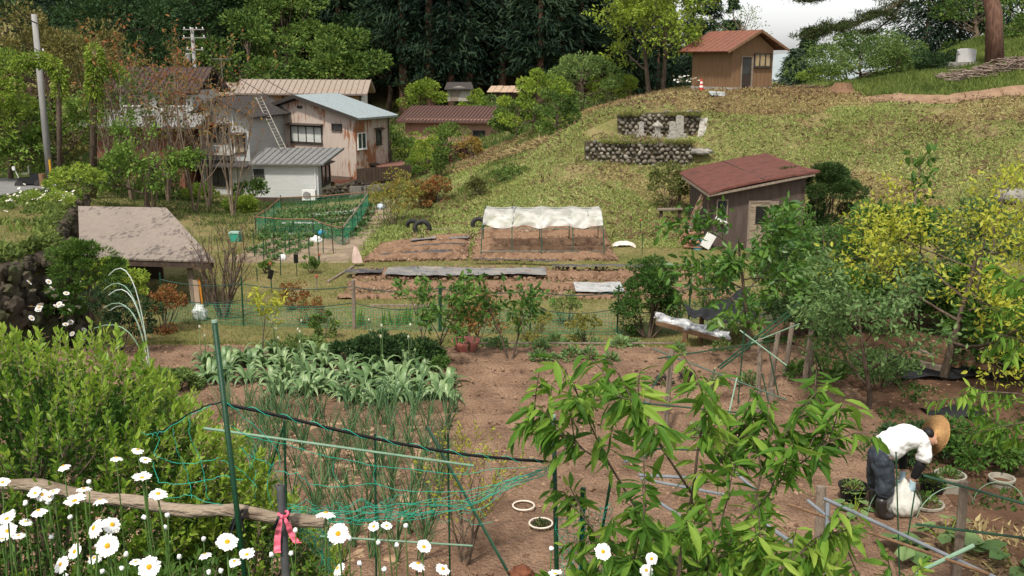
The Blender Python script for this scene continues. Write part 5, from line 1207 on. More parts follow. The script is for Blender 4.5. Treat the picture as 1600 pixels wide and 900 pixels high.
# netted vegetable enclosure
fp = [at(400, 366, 38.9), at(490, 371, 38.2), at(536, 389, 35.4), at(577, 338, 44.5), at(440, 336, 45.5)]
for p in fp: p.z = hz(p.x, p.y)
enc = thing('net_enclosure', 'vegetable bed fenced with green netting on thin poles near the white annex', 'enclosure', fp[0])
mb = MB()
for i in range(5): netpanel(mb, fp[i]-fp[0], fp[(i+1) % 5]-fp[0], .03, .62, .095, .0042, g, .05)
mb.obj('net', NETM, enc)
for i in range(5):
    mb = MB(); a = fp[i]-fp[0]+Vector((0, 0, .68)); b = fp[(i+1) % 5]-fp[0]+Vector((0, 0, .68)); mb.tube([a, (a+b)/2+Vector((0, 0, -.05)), b], .028, 5); mb.obj('top_rail', BROWNWOOD if i != 2 else GREYWOOD, enc)
    for t in (0, .33, .66):
        q = (fp[i]-fp[0]).lerp(fp[(i+1) % 5]-fp[0], t); mb = MB(); mb.tube([q-Vector((0, 0, .1)), q+Vector((0, 0, .8))], .022, 5); mb.obj('pole', GREENCANE if t else DARKMETAL, enc)
L_VEG = LEAF('vegetable_leaves', [(.04,.10,.03), (.08,.16,.05), (.14,.22,.08)], .3, .5, 1)
for k in range(6):
    y0 = 37.4+k*1.35; x0, x1 = -9.7-(k*.16), -5.9-(k*.02)
    n = 620; X = g.uniform(x0, x1, n); Yv = y0+g.normal(0, .14, n); mb = MB(); leaves(mb, np.stack([X, Yv, height(X, Yv)+.05+g.uniform(0, .14, n)], 1), rdir(g, n)+[0, 0, .6], .15, 'diamond', up=.5, g=g)
    ordn = ['front', 'second', 'third', 'fourth', 'fifth', 'back'][k]
    tag(mb.obj('vegetable_row', L_VEG), 'low leafy vegetables, %s row inside the green net enclosure' % ordn, 'vegetables', 'vegetable rows in the net enclosure', 'stuff')
for k, (a, b, y0, y1, m) in enumerate(((-9.4, -7.2, 37.9, 38.6, GRYPL), (-7.6, -6.2, 39.6, 40.5, M('pale_straw_sheet', (.38,.30,.2), (.48,.4,.28), 3)), (-9.6, -8.0, 40.8, 41.6, SILV), (-9.0, -6.9, 42.9, 43.6, SILV), (-8.3, -6.6, 41.5, 42.0, BLKPL))):
    sheet('mulch_film', ['grey film sheet at the front of the net enclosure', 'straw coloured sheet in the middle of the net enclosure', 'silver film at the left inside the net enclosure', 'pale film at the back of the net enclosure', 'black film strip inside the net enclosure'][k], W4(a, b, y0, y1), m, dz=.09, seed=20+k)
# small rows and stakes in front of the enclosure
for k, (px, py, px2, py2) in enumerate(((385, 398, 455, 376), (405, 403, 478, 378), (425, 408, 492, 384))):
    a = loc(px, py, dz=0); b = loc(px2, py2, dz=0); n = 260; t = g.uniform(0, 1, n); P = np.array(a)[None]*(1-t[:, None])+np.array(b)[None]*t[:, None]+g.normal(0, .06, (n, 3)); P[:, 2] = height(P[:, 0], P[:, 1])+.05+g.uniform(0, .12, n)
    mb = MB(); leaves(mb, P, rdir(g, n)+[0, 0, .6], .13, 'diamond', up=.5, g=g); tag(mb.obj('vegetable_row', L_VEG), 'slanting row of seedlings before the net enclosure, %s one' % ['left', 'middle', 'right'][k], 'vegetables', 'seedling rows before the enclosure', 'stuff')
stk = [(383, 408, 362), (398, 404, 360), (412, 410, 372), (430, 406, 366), (447, 400, 362), (452, 398, 370), (418, 404, 384), (498, 410, 360), (505, 398, 348), (521, 396, 354), (484, 420, 372), (467, 394, 362), (378, 428, 396), (402, 440, 418), (438, 430, 398), (560, 360, 332), (600, 345, 330)]
for k, (px, y1, y0) in enumerate(stk):
    p = loc(px, y1, dz=-.1); h_ = (y1-y0)/FPX*p.y*1.02; mb = MB(); mb.tube([(0, 0, 0), (.03*((k % 3)-1), 0, h_+.1)], .017, 5)
    tag(mb.obj('garden_stake', GREENCANE if k % 3 else DARKWOOD, loc=p), 'thin garden stake, %s from the left among those around the net enclosure' % ORD[sorted(q[0] for q in stk).index(px)], 'stake', 'thin stakes around the net enclosure')
p = loc(434, 419); 
for k, (px, py, ph, lab, sgn) in enumerate(((464, 418, 400, 'black card on a stake nearer the net enclosure', 0), (425, 446, 424, 'black tilted card on a stake above the yellow sapling', .3))):
    p = loc(px, py+14); h_ = (py+14-ph)/FPX*p.y; root = thing('card_stake', lab, 'marker', p); mb = MB(); mb.tube([(0, 0, 0), (0, 0, h_)], .012, 5); mb.obj('stake', GREENCANE, root); mb = MB(); mb.box((0, -.02, h_), (.13, .015, .26), M=Matrix.Rotation(sgn, 3, 'Y')); mb.obj('card', M('black_card_%s' % 'a', (.01,)*3, None, 3, .4), root)
REDCAP = M('rusty_red_cap', (.25, .06, .03), (.33, .09, .05), 8, .6)
for k, (px, py, y0, lab) in enumerate(((424, 452, 408, 'stake with a rust red cap left of the long plank'), (495, 455, 428, 'grey stake with rust red cap below the long plank'), (499, 410, 395, 'short stake with a red cap at the corner of the net enclosure'), (1000, 365, 342, 'thin stake with a red cap beside the crumpled cloth'), (1093, 447, 432, 'short stake with an orange cap above the black tarp'), (1003, 398, 362, 'bare green cane standing on the grass right of the tunnel'), (1101, 478, 420, 'pale wooden stake behind the black tarp'), (302, 390, 350, 'gnarled thin dead stem by the green bin'), (367, 412, 378, 'dark stake beside the green bin'))):
    p = loc(px, py); h_ = (py-y0)/FPX*p.y*1.02; root = thing('capped_stake' if k < 5 else 'garden_stake', lab, 'stake', p); mb = MB(); mb.tube([(0, 0, -.1), (.01, 0, h_)], .022 if k in (1, 6) else .014, 6); mb.obj('stake', GREYWOOD if k in (1, 6, 7) else GREENCANE, root)
    if k < 5: mb = MB(); mb.lathe((.01, 0, h_-.03), [(.02, 0), (.045, .01), (.04, .06), (.012, .075)], 8); mb.obj('cap', REDCAP, root)

# pink cloth on a pole
p = loc(556, 416); root = thing('cloth_on_pole', 'faded pink cloth tied to a pole beside the grassy path', 'cloth', p)
h_ = (416-382)/FPX*p.y; mb = MB(); mb.tube([(0, 0, -.1), (0, 0, h_+.03)], .02, 6); mb.obj('pole', GREYWOOD, root)
PINKC = M('faded_pink_cloth', (.50, .36, .31), (.60, .46, .40), 4, .85, .4, 12); a = np.linspace(0, 2*math.pi, 17); rows = []
for i, t in enumerate(np.linspace(0, 1, 10)):
    r_ = .03+.13*t**.8; rows.append([(.05*t+r_*math.cos(q)*(1+.25*math.sin(q*4+t*3)), r_*.6*math.sin(q)*(1+.25*math.cos(q*3)), h_*(1-.78*t)+.02) for q in a])
mb = MB(); mb.grid(np.array(rows)); mb.obj('cloth', PINKC, root, smooth=True)
# crumpled pink cloth on the grass
p = loc(974, 383); g = rg(330); X, Yv = np.meshgrid(np.linspace(-.42, .42, 26), np.linspace(-.3, .45, 22)); Z = .04+.14*np.maximum(0, 1-(X/.42)**2-(Yv/.45)**2)+.07*fbm(X*6, Yv*6, 5, 3); X = X*(1+.25*fbm(Yv*4, X, 8, 2)); Yv = Yv*(1+.25*fbm(X*4, Yv, 8, 2))
mb = MB(); mb.grid(np.stack([X, Yv, Z], -1)); tag(mb.obj('crumpled_cloth', M('pale_pink_cloth', (.62,.50,.45), (.70,.58,.52), 5, .8, .5, 12), loc=p, smooth=True), 'crumpled pale pink cloth lying on the grass right of the tunnel', 'cloth')
p = loc(971, 367); X, Yv = np.meshgrid(np.linspace(-.22, .22, 12), np.linspace(-.15, .15, 9)); Z = .05+.08*fbm(X*9, Yv*9, 6, 3)
mb = MB(); mb.grid(np.stack([X, Yv, Z], -1)); tag(mb.obj('dark_rag', BLKPL, loc=p, smooth=True), 'dark crumpled film behind the pink cloth', 'plastic sheet')

# buckets, bins and containers
def bucket(name, label, p, r0, r1, h, mat, handle=False, rim=None, tilt=0, soil=None):
    root = thing(name, label, 'bucket' if 'bucket' in name else 'pot', p)
    mb = MB(); mb.lathe((0, 0, 0), [(r0*.98, 0), (r0, .005), (r1, h-.03), (r1+.015, h-.028), (r1+.018, h), (r1-.006, h), (r0-.01, .03)], 20); mb.obj('body', mat, root, smooth=False)
    if handle: mb = MB(); mb.tube([(r1*math.cos(t), -.03-.08*math.sin(t), h-.02+.02*math.sin(t)) for t in np.linspace(0, math.pi, 9)], .006, 5); mb.obj('handle', DARKMETAL, root)
    if soil: mb = MB(); mb.lathe((0, 0, 0), [(r1*.93, h-.06), (r1*.5, h-.045), (0.0001, h-.04)], 16); mb.obj('soil', soil, root)
    return root
BLUEB = M('sky_blue_plastic', (.10, .36, .52), (.13, .42, .58), 4, .4, spec=.5)
bucket('bucket', 'light blue bucket standing left of the dark shed', loc(1090, 389), .17, .20, .42, BLUEB, True)
p = loc(368, 377); root = thing('green_bin', 'green tub with a pale lid standing on the lawn beside the shelter', 'bin', p)
mb = MB(); mb.prism([(-.17, -.15, 0), (.17, -.15, 0), (.19, .15, 0), (-.19, .15, 0)], (0, 0, .36)); mb.obj('body', M('mint_green_plastic', (.03, .27, .19), (.05, .33, .24), 4, .5), root)
mb = MB(); mb.box((0, 0, .385), (.4, .34, .05)); mb.obj('lid', M('pale_mint_lid', (.25, .42, .36), (.3, .48, .42), 4, .5), root)
p = loc(503, 373); root = thing('blue_drum', 'blue upright container beside the white bag at the net enclosure', 'container', p)
mb = MB(); mb.lathe((0, 0, 0), [(.12, 0), (.14, .02), (.14, .3), (.11, .36), (.05, .38)], 14); mb.obj('body', M('deep_sky_blue', (.03, .24, .42), None, 4, .4), root, smooth=True); mb = MB(); mb.lathe((0, 0, .38), [(.05, 0), (.05, .04), (.0001, .045)], 10); mb.obj('cap', WHITEP, root)
p = loc(495, 380); mb = MB(); mb.rock((0, 0, .16), .2, (1.1, .8, .8), 5, 2); tag(mb.obj('white_sack', M('white_woven_plastic', (.6,.6,.58), (.7,.7,.68), 6, .6, .6, 9), loc=p, smooth=True), 'crumpled white sack leaning on the netting beside the blue container', 'sack')
p = loc(442, 407); mb = MB(); mb.rock((0, 0, .12), .14, (.8, .8, 1), 6, 2); tag(mb.obj('white_sack', bpy.data.materials['white_woven_plastic'], loc=p, smooth=True), 'small white bag between the seedling rows', 'sack')
p = loc(542, 372); root = thing('watering_can', 'small teal watering can on the grass path right of the net enclosure', 'watering can', p)
mb = MB(); mb.lathe((0, 0, 0), [(.11, 0), (.13, .03), (.12, .14), (.07, .2)], 12); mb.obj('body', NETT, root, smooth=True); mb = MB(); mb.tube([(.1, 0, .1), (.2, 0, .17), (.24, 0, .22)], .02, 6); mb.obj('spout', NETT, root); mb = MB(); mb.tube([(-.1, 0, .1), (-.12, 0, .26), (0, 0, .3), (.06, 0, .2)], .014, 5); mb.obj('handle', NETT, root)
p = loc(596, 327); mb = MB(); mb.rock((0, 0, .15), .24, (1.2, .7, .7), 8, 2); tag(mb.obj('bundled_sheet', M('pale_blue_sheet', (.35,.43,.5), (.5,.55,.58), 6, .6), loc=p, smooth=True), 'bundle of pale blue sheeting by the golden shrub', 'plastic sheet')
# firewood, sticks and white sheet at the shed
p = Vector((6.15, 33.4, hz(6.15, 33.4))); g = rg(340)
root = thing('stick_bundle', 'bundle of long brown sticks leaning against the left end of the dark shed', 'sticks', p)
for k in range(12): mb = MB(); mb.tube([(g.uniform(-.55, -.1), g.uniform(-.2, .5), 0), (g.uniform(.3, .42), g.uniform(.2, .9), g.uniform(1.35, 1.85))], .022, 5); mb.obj('stick', GREYWOOD if k % 2 else BROWNWOOD, root)
for k in range(9):
    a = Vector((6.0+g.uniform(-.35, .25), 32.9+g.uniform(-.3, .5), hz(6, 33)+.06+.05*k)); mb = MB(); mb.bar((-.3, g.uniform(-.1, .1), 0), (.3, g.uniform(-.1, .1), g.uniform(-.1, .15)), .09, .05)
    tag(mb.obj('firewood_plank', M('red_brown_offcut', (.26, .12, .07), (.36, .2, .13), 5, .8) if 'red_brown_offcut' not in bpy.data.materials else bpy.data.materials['red_brown_offcut'], loc=a), 'reddish wood offcut in the heap beside the blue bucket', 'wood', 'wood offcuts heaped by the shed')
p = Vector((6.55, 32.75, hz(6.5, 32.7))); mb = MB(); mb.box((0, 0, .33), (.34, .03, .5), M=Matrix.Rotation(.5, 3, 'Y')); tag(mb.obj('white_board', WHITEP, loc=p), 'tilted white board leaning at the front left corner of the dark shed', 'board')
p = loc(1124, 379); mb = MB(); mb.lathe((0, 0, .0), [(.08, 0), (.09, .1), (.02, .12)], 10); tag(mb.obj('white_tin', WHITEP, loc=p), 'small white tin on the ground before the dark shed', 'tin')
mb = MB(); mb.bar((-.6, 0, .42), (.35, 0, .45), .3, .05); root = thing('bench', 'rough plank bench behind the left corner of the dark shed', 'bench', (6.1, 37.4, hz(6.1, 37.4))); mb.obj('seat', GREYWOOD, root)
for x in (-.45, .25): mb = MB(); mb.bar((x, 0, 0), (x, 0, .42), .12); mb.obj('leg', DARKWOOD, root)

# ------------------------------------------------------------------ on the hill
GRAVE = M('lichen_grey_stone', (.20, .185, .16), (.34, .32, .28), 5, .9, .6, 20, c3=(.13, .12, .10))
def grave(lab, px, Y, w, h, tiers=2, roof=False, name='gravestone'):
    p = at(px, 300, Y); p = Vector((p.x, Y, hz(p.x, Y)-.03)); root = thing(name, lab, 'gravestone', p); z = 0
    for k in range(tiers):
        ww = w*(2.0-.45*k); mb = MB(); mb.box((0, 0, z+.06), (ww, ww*.8, .12)); mb.obj('base_step', GRAVE, root); z += .12
    mb = MB(); d = w*.45
    if roof:
        mb.box((0, 0, z+h*.35), (w*.75, w*.6, h*.7)); mb.obj('shaft', GRAVE, root); mb = MB(); mb.lathe((0, 0, z+h*.7), [(w*.85, 0), (w*.8, .05), (w*.3, .16), (w*.1, .24), (.0001, .25)], 4); mb.obj('roof_cap', GRAVE, root)
    else:
        n = 6; poly = [(-w/2, -d/2, z), (w/2, -d/2, z), (w/2*.95, -d/2, z+h*.93)]+[(w/2*.9*math.cos(t), -d/2, z+h*.93+.07*math.sin(t)) for t in np.linspace(.2, math.pi-.2, n)]+[(-w/2*.95, -d/2, z+h*.93)]
        mb.prism(poly, (0, d, 0)); mb.obj('slab', GRAVE, root)
grave('leftmost small upright gravestone before the upper cobble wall', 999, 45.3, .22, .5)
grave('little stone shrine with a roof cap before the upper cobble wall', 1024, 45.0, .3, .5, 2, True, 'stone_shrine')
grave('short gravestone on a wide stepped base before the upper cobble wall', 1047, 44.6, .28, .45, 3)
grave('tallest broad gravestone at the right before the upper cobble wall', 1058, 45.2, .36, .8, 2)
p = at(1511, 90, 57); p.z = hz(p.x, 57); root = thing('marker_stone', 'white rounded memorial stone on the grassy bank under the pine', 'gravestone', p)
mb = MB(); w = .5; mb.prism([(-w, 0, .35), (w, 0, .35), (w, 0, 1.0)]+[(w*math.cos(t), 0, 1.0+.12*math.sin(t)) for t in np.linspace(.3, math.pi-.3, 5)]+[(-w, 0, 1.0)], (0, .25, 0)); mb.obj('slab', M('pale_granite', (.42,.41,.4), (.5,.49,.48), 6, .8), root); mb = MB(); mb.box((0, .1, .15), (2.2, .8, .45)); mb.obj('base', STONE, root)
p = at(1096, 131, 53); p.z = hz(p.x, 53)-.02; root = thing('traffic_cone', 'red and white traffic cone left of the brown hut', 'traffic cone', p)
ORG = M('cone_red', (.6, .05, .03), None, 3, .5); mb = MB(); mb.box((0, 0, .02), (.36, .36, .04)); mb.lathe((0, 0, .04), [(.14, 0), (.035, .62), (.0001, .63)], 12); mb.obj('body', ORG, root)
for z in (.2, .4): mb = MB(); r1 = .14-.105*z/.62+.006; r2 = .14-.105*(z+.1)/.62+.006; mb.lathe((0, 0, .04+z), [(r1, 0), (r2, .1)], 12); mb.obj('white_band', WHITEP, root)
for px, r_ in ((1122, 1),):
    p = at(px, 150, 50.5); p.z = hz(p.x, 50.5); X, Yv = np.meshgrid(np.linspace(-.4, .4, 14), np.linspace(-.4, .5, 14)); Z = .08+.06*fbm(X*6, Yv*6, 15, 3)+.2*Yv
    mb = MB(); mb.grid(np.stack([X, Yv, Z], -1)); tag(mb.obj('grey_sheet', M('blue_grey_sheet', (.26,.29,.3), (.38,.4,.4), 4, .5, .5), loc=p, smooth=True), 'grey blue plastic sheet on the slope below the brown hut', 'plastic sheet')
p = at(1315, 147, 51); p.z = hz(p.x, 51)-.05; root = thing('tree_stump', 'weathered reddish tree stump on the crest right of the brown hut', 'tree stump', p)
mb = MB(); g = rg(350); a = np.linspace(0, 2*math.pi, 19); rows = [[(r_*(1+.22*math.sin(q*5+z*3))*math.cos(q), r_*.8*(1+.2*math.cos(q*4))*math.sin(q), z) for q in a] for r_, z in ((.75, 0), (.52, .18), (.42, .36), (.36, .5), (.2, .44), (.02, .4))]; mb.grid(np.array(rows)); mb.obj('stump_body', BROWNWOOD, root)
root = thing('brush_pile', 'heap of cut grey brown branches on the grass bank at the right edge', 'brush pile', col(1560, 52)); p = root.location; g = rg(351); n = 420
mb = MB()
for k in range(n):
    x = g.uniform(-3.2, 3.2); y = g.uniform(-.9, .9); q = np.array([p.x+x, p.y+y]); z = hz(q[0], q[1])-p.z+.25+g.uniform(0, .45)*(1-abs(x)/3.6); d = rdir(g, 1)[0]*[1, .6, .22]*g.uniform(.3, .9); c_ = np.array([x, y, z]); mb.tube([c_-d, c_+g.normal(0, .05, 3), c_+d], g.uniform(.012, .035), 4, False)
mb.obj('branches', M('dead_branch', (.13, .09, .07), (.27, .21, .17), 4, .9), root)
p = at(1590, 308, 34); p.z = hz(p.x, 34); mb = MB(); mb.rock((0, 0, .15), .55, (1.3, .8, .5), 4, 2); tag(mb.obj('boulder', STONE, loc=p, smooth=True), 'grey boulder on the slope at the right edge', 'rock')
g = rg(352); c = G(815, 238); root = thing('straw_heap', 'pale heap of dried straw on the left shoulder of the hill', 'straw heap', c); n = 5000
O = rdir(g, n); O[:, 2] = np.abs(O[:, 2]); Q = O*np.array([1.5, 1.0, .3])*np.cbrt(g.uniform(0, 1, (n, 1))); Q[:, 2] += height(Q[:, 0]+c.x, Q[:, 1]+c.y)-c.z; mb = MB(); leaves(mb, Q, rdir(g, n)*[1, 1, .4], .26, 'needle', up=.5, g=g); mb.obj('straw', bpy.data.materials['dry_straw'], root)
# broad leaved sapling on the hill
BL = [dict(n=6, **{'from': .3}, ang=.8, lr=.42, w=.05, up=.05, seg=6), dict(w=.08, seg=3, up=.1)]
skel_tree('magnolia_sapling', 'young tree with large leaves standing before the mown slope at right', 'tree', col(1428, 32.5), rg(353), 0, BL, 3.0, .04, BARK_P, LEAF('large_fresh_leaves', [(.04,.10,.02), (.08,.17,.03), (.12,.22,.05)], .35, .5, 1), ('leaf', .34, 17, .09), up=.75)
# small daisies along the crest, roadside vehicle
WHT = M('white_petal', (.78, .78, .75), (.7, .7, .68), 3, .6); YEL = M('daisy_yellow', (.62, .35, .01), (.5, .25, .01), 20, .8)
p = col(45, 45.3); root = thing('small_machine', 'small farm machine with a grey seat and black body parked beside the grey pole', 'farm machine', p, R(15))
mb = MB(); mb.box((.1, 0, .35), (.95, .5, .28)); mb.box((.35, 0, .56), (.42, .42, .2)); mb.obj('body', M('black_machine_paint', (.02,.02,.022), None, 3, .4), root)
mb = MB(); mb.box((-.05, 0, .68), (.3, .36, .06)); mb.box((.12, 0, .86), (.06, .36, .34)); mb.obj('seat', M('grey_green_vinyl', (.16,.16,.12), None, 3, .6), root)
for x in (-.3, .5):
    for y in (-.28, .28): mb = MB(); mb.lathe((x, y, .2), [(.06, -.06), (.2, -.05), (.2, .05), (.06, .06)], 14, Matrix.Rotation(R(90), 3, 'X')); mb.obj('wheel', bpy.data.materials['old_rubber'], root)
mb = MB(); mb.tube([(-.35, 0, .5), (-.5, 0, .9)], .02, 6); mb.box((-.52, 0, .93), (.12, .14, .16)); mb.obj('mirror_post', WHITEP, root)
p = col(68, 45.2); mb = MB(); mb.tube([(0, 0, -.1), (0, 0, .75)], .14, 10); tag(mb.obj('wooden_stump_post', BROWNWOOD, loc=p), 'short thick brown post in front of the grey utility pole', 'post')
mb = MB(); mb.box((0, 0, 1), (.3, .3, 2.4)); p = col(-12, 40); tag(mb.obj('white_marker', WHITEP, loc=p), 'white panel edge standing at the far left roadside', 'post')
# ------------------------------------------------------------------ plants of the plot
def straps(mb, g, n, L, wd, lift_=1.0, droop=1.5, base_r=.03, seg=6, stiff=.6, c=(0, 0, 0)):
    for k in range(n):
        az = k*2.4+g.uniform(-.3, .3); el = g.uniform(.55, 1.35)*stiff+.45; l = L*g.uniform(.7, 1.15); w = wd*g.uniform(.75, 1.15)
        d = np.array([math.cos(az)*math.cos(el), math.sin(az)*math.cos(el), math.sin(el)*lift_]); s = np.array([-math.sin(az), math.cos(az), 0])
        p = np.array([math.cos(az)*base_r, math.sin(az)*base_r, 0])+np.array(c); rows = []
        for i in range(seg+1):
            t = i/seg; ww = w*math.sin(math.pi*(.12+.88*t)**.75)*.5+.0015; up = np.cross(s, d); rows.append([p-s*ww+up*ww*.35, p-up*0, p+s*ww+up*ww*.35])
            d = unit(d+np.array([0, 0, -droop/seg*(.25+t*1.6)])+s*g.normal(0, .05)); p = p+d*l/seg
            if p[2] < .015: p[2] = .015; d[2] = abs(d[2])*.1
        mb.grid(np.array(rows))
L_ALL = LEAF('allium_leaves', [(.06,.12,.04), (.13,.22,.08), (.31,.41,.20)], .2, .42, 2.5, spec=.45)
L_ONI = LEAF('onion_leaves', [(.035,.10,.04), (.07,.16,.06), (.14,.24,.09)], .15, .4, 2, spec=.5)
L_POT = LEAF('potato_leaves', [(.08,.15,.05), (.14,.23,.08), (.22,.32,.13)], .25, .5, 2)
g = rg(400); prot = []
for i in range(5):
    r = thing('strap_leaf_plant', '', 'plant', (0, 0, 0), group='rosettes of the strap leaf bed'); mb = MB(); straps(mb, g, 17, .47, .09, 1.05, 3.0, stiff=.75); mb.obj('leaves', L_ALL, r, smooth=True)
    if i >= 3:
        for q in range(2):
            x, y = g.normal(0, .04, 2); hh = g.uniform(.5, .72); mb = MB(); mb.tube([(x, y, 0), (x*1.6, y*1.6, hh*.6), (x*1.4, y*1.4, hh)], .006, 4); st = mb.obj('flower_stalk', L_ALL, r)
            mb = MB(); mb.rock((x*1.4, y*1.4, hh+.012), .017, (1, 1, 1.5), q, 1); mb.obj('bud', M('cream_bud', (.5, .5, .36), None, 3) if 'cream_bud' not in bpy.data.materials else bpy.data.materials['cream_bud'], st)
    prot.append(r)
pch = [[(c, kids(c)) for c in kids(o)] for o in prot]; cnt = 0; RN = {}; RO = {}
for j, (py, x0, x1) in enumerate(((568, 340, 600), (583, 322, 690), (601, 325, 715), (622, 440, 715), (634, 560, 700))):
    for px in np.arange(x0, x1, 31):
        p = G(px+g.uniform(-9, 9), py+g.uniform(-4, 4)); p.z = .07; i = cnt % 5 if j < 2 else cnt % 3
        RN[j] = RN.get(j, 0)+1; lab = 'pale strap leaved rosette, %s from the left in the %s row from the back' % (ORD[RN[j]-1], ORD[j])
        if cnt < 5: o = prot[cnt]; o.location = p; o.rotation_euler = (0, 0, g.uniform(0, 6)); o['label'] = lab
        else: copy_tree(prot[i], p, g.uniform(0, 6), g.uniform(.85, 1.2), lab, None, pch[i])
        cnt += 1
# onions
prot = []
for i in range(6):
    r = thing('onion_plant', '', 'plant', (0, 0, 0), group='onion plants behind the front net'); mb = MB()
    for k in range(9):
        az = g.uniform(0, 6.28); ln = g.uniform(.42, .78); sp = g.uniform(.08, .38); b = np.array([g.normal(0, .02), g.normal(0, .02), 0]); d = np.array([math.cos(az)*sp, math.sin(az)*sp, 1.])
        P = [b+d*ln*t+np.array([math.cos(az)*.10*t**3, math.sin(az)*.10*t**3, -.10*t**3*sp*2]) for t in np.linspace(0, 1, 6)]; mb.tube(P, [.006, .0075, .007, .0055, .004, .0012], 4, False)
    mb.obj('leaves', L_ONI, r, smooth=True); prot.append(r)
pch = [[(c, kids(c)) for c in kids(o)] for o in prot]; cnt = 0
for j, Yv in enumerate(np.linspace(9.5, 14.1, 16)):
    for x in np.arange(-4.7, -.75, .27):
        if cnt >= 205: break
        px = 800+x/Yv*FPX*1.0
        if px < 330 or px > 735 or g.uniform() < .12: continue
        p = Vector((x+g.normal(0, .04), Yv+g.normal(0, .04), .06))
        side = 'left' if px < 450 else 'right' if px > 590 else 'middle'
        RO[j] = RO.get(j, 0)+1; lab = 'upright onion plant, %s from the left in the %s row from the front' % (ORD[RO[j]-1], ORD[j])
        if cnt < 6: o = prot[cnt]; o.location = p; o['label'] = lab
        else: copy_tree(prot[cnt % 6], p, g.uniform(0, 6), g.uniform(.75, 1.1), lab, None, pch[cnt % 6])
        cnt += 1
# potato row etc.
def lowplant(name, lab, p, g, r, h, mat, n=180, sz=.075, cat='plant', group=None, shape='leaf'):
    root = thing(name, lab, cat, p, group=group); O = rdir(g, n); O[:, 2] = np.abs(O[:, 2]); Q = O*np.array([r, r, h])*np.cbrt(g.uniform(.15, 1, (n, 1)))
    mb = MB()
    for k in range(7): a = k*.9; mb.tube([(0, 0, 0), (math.cos(a)*r*.5, math.sin(a)*r*.5, h*.75)], .006, 4, False)
    mb.obj('stems', L_MID, root); mb = MB(); leaves(mb, Q, O+rdir(g, n)*.5, sz, shape, up=.6, g=g); mb.obj('foliage', mat, root); return root
PT = [(779,547,1.2),(815,545,1),(845,547,.9),(841,562,.8),(865,563,.4),(884,543,1.0),(893,562,1.1),(921,560,.9),(931,543,1.1),(953,566,.75),(969,545,1.1),(992,543,1.0),(868,533,1.1),(905,530,.9),(760,540,.8)]
for i, (px, py, s) in enumerate(PT):
    p = G(px, py+3); p.z = max(p.z, 0)+.05 if p.y < 17.7 else p.z+.02
    lab = ('smallest' if i == 4 else 'bushy' if s > 1 else 'small')+' potato plant behind the dug plot, '+['far left end','second from left','by the fruit sapling','before the second one','tiny gap plant','fourth in the back row','front row centre','front row right','right of centre','lonely front right one','near the right end','last on the right','yellowish on the edge','behind the row','left of the row'][i]
    lowplant('potato_plant', lab, p, rg(430+i), .12*s+.03, .15*s+.02, L_POT, int(120*s+30), .085, group='potato plants')
for i, (px, py, s, lab) in enumerate(((1036, 612, 1, 'dark purple leaved seedling inside the pole frame'), (1072, 600, .8, 'second dark seedling right of the purple one'), (1120, 612, .9, 'green seedling under the cane crossing'), (1169, 608, 1, 'bushy seedling before the thick grey stakes'), (1128, 556, 1.2, 'blue green cabbage like plant behind the cane frame'), (1090, 690, .9, 'young leafy plant in the middle of the pole frame'), (1060, 556, .7, 'small sprouts left of the black tarp'))):
    lowplant('seedling', lab, lift(G(px, py), .05), rg(450+i), .15*s, .24*s, LEAF('purple_leaves', [(.03,.02,.02), (.06,.045,.04), (.05,.08,.035)], .1) if i == 0 else bpy.data.materials['purple_leaves'] if i == 1 else L_GREY if i == 4 else L_POT, 120, .07)
shrub('peony_bush', 'dark green leafy bush behind the strap leaved bed', 'bush', lift(G(600, 572), .0), rg(460), .55, .85, L_DKB, BARK, 5200, 26, .075, ry=.4, lump=.3)
shrub('peony_bush', 'smaller bush at the right end behind the strap leaved bed', 'bush', lift(G(672, 578), .0), rg(461), .34, .36, LEAF('grass_green_leaves', [(.04,.09,.02), (.07,.14,.03), (.10,.19,.04)], .25), BARK, 1700, 14, .065, lump=.3)
shrub('herb_clump', 'grey green herb clump at the back left of the strap leaved bed', 'plant', lift(G(470, 555), .0), rg(462), .32, .5, L_GREY, BARK, 1900, 16, .06, lump=.3)
# irises
g = rg(465); r = thing('iris_clump', 'clump of upright sword leaved irises by the thick fence post', 'plant', loc(565, 507)); mb = MB(); [straps(mb, g, 7, .5, .035, 1.3, .25, .03, 4, 1, (g.uniform(-.35, 1.5), g.uniform(-.12, .12), 0)) for _ in range(12)]; mb.obj('leaves', L_FRESH, r)
# pinkish red planter
p = G(728, 553); root = thing('red_planter', 'planter made of upright pinkish red curved plates around a dark plant', 'planter', p)
for k in range(6):
    a = k*1.05+.3; mb = MB(); rows = [[((.14+.12*t)*math.cos(a+s), (.14+.12*t)*math.sin(a+s), .02+.24*t) for s in np.linspace(-.42, .42, 6)] for t in np.linspace(0, 1, 4)]; rows2 = [[(x*.93, y*.93, z) for x, y, z in rw] for rw in rows][::-1]; mb.grid(np.array(rows+rows2)); mb.obj('plate', M('pinkish_red_clay', (.42, .13, .10), (.52, .20, .16), 6, .7) if k == 0 and 'pinkish_red_clay' not in bpy.data.materials else bpy.data.materials['pinkish_red_clay'], root, smooth=True)
lowplant('potted_plant', 'dark leafy plant growing in the pinkish red planter', p, rg(466), .16, .2, L_DKB, 200, .05)

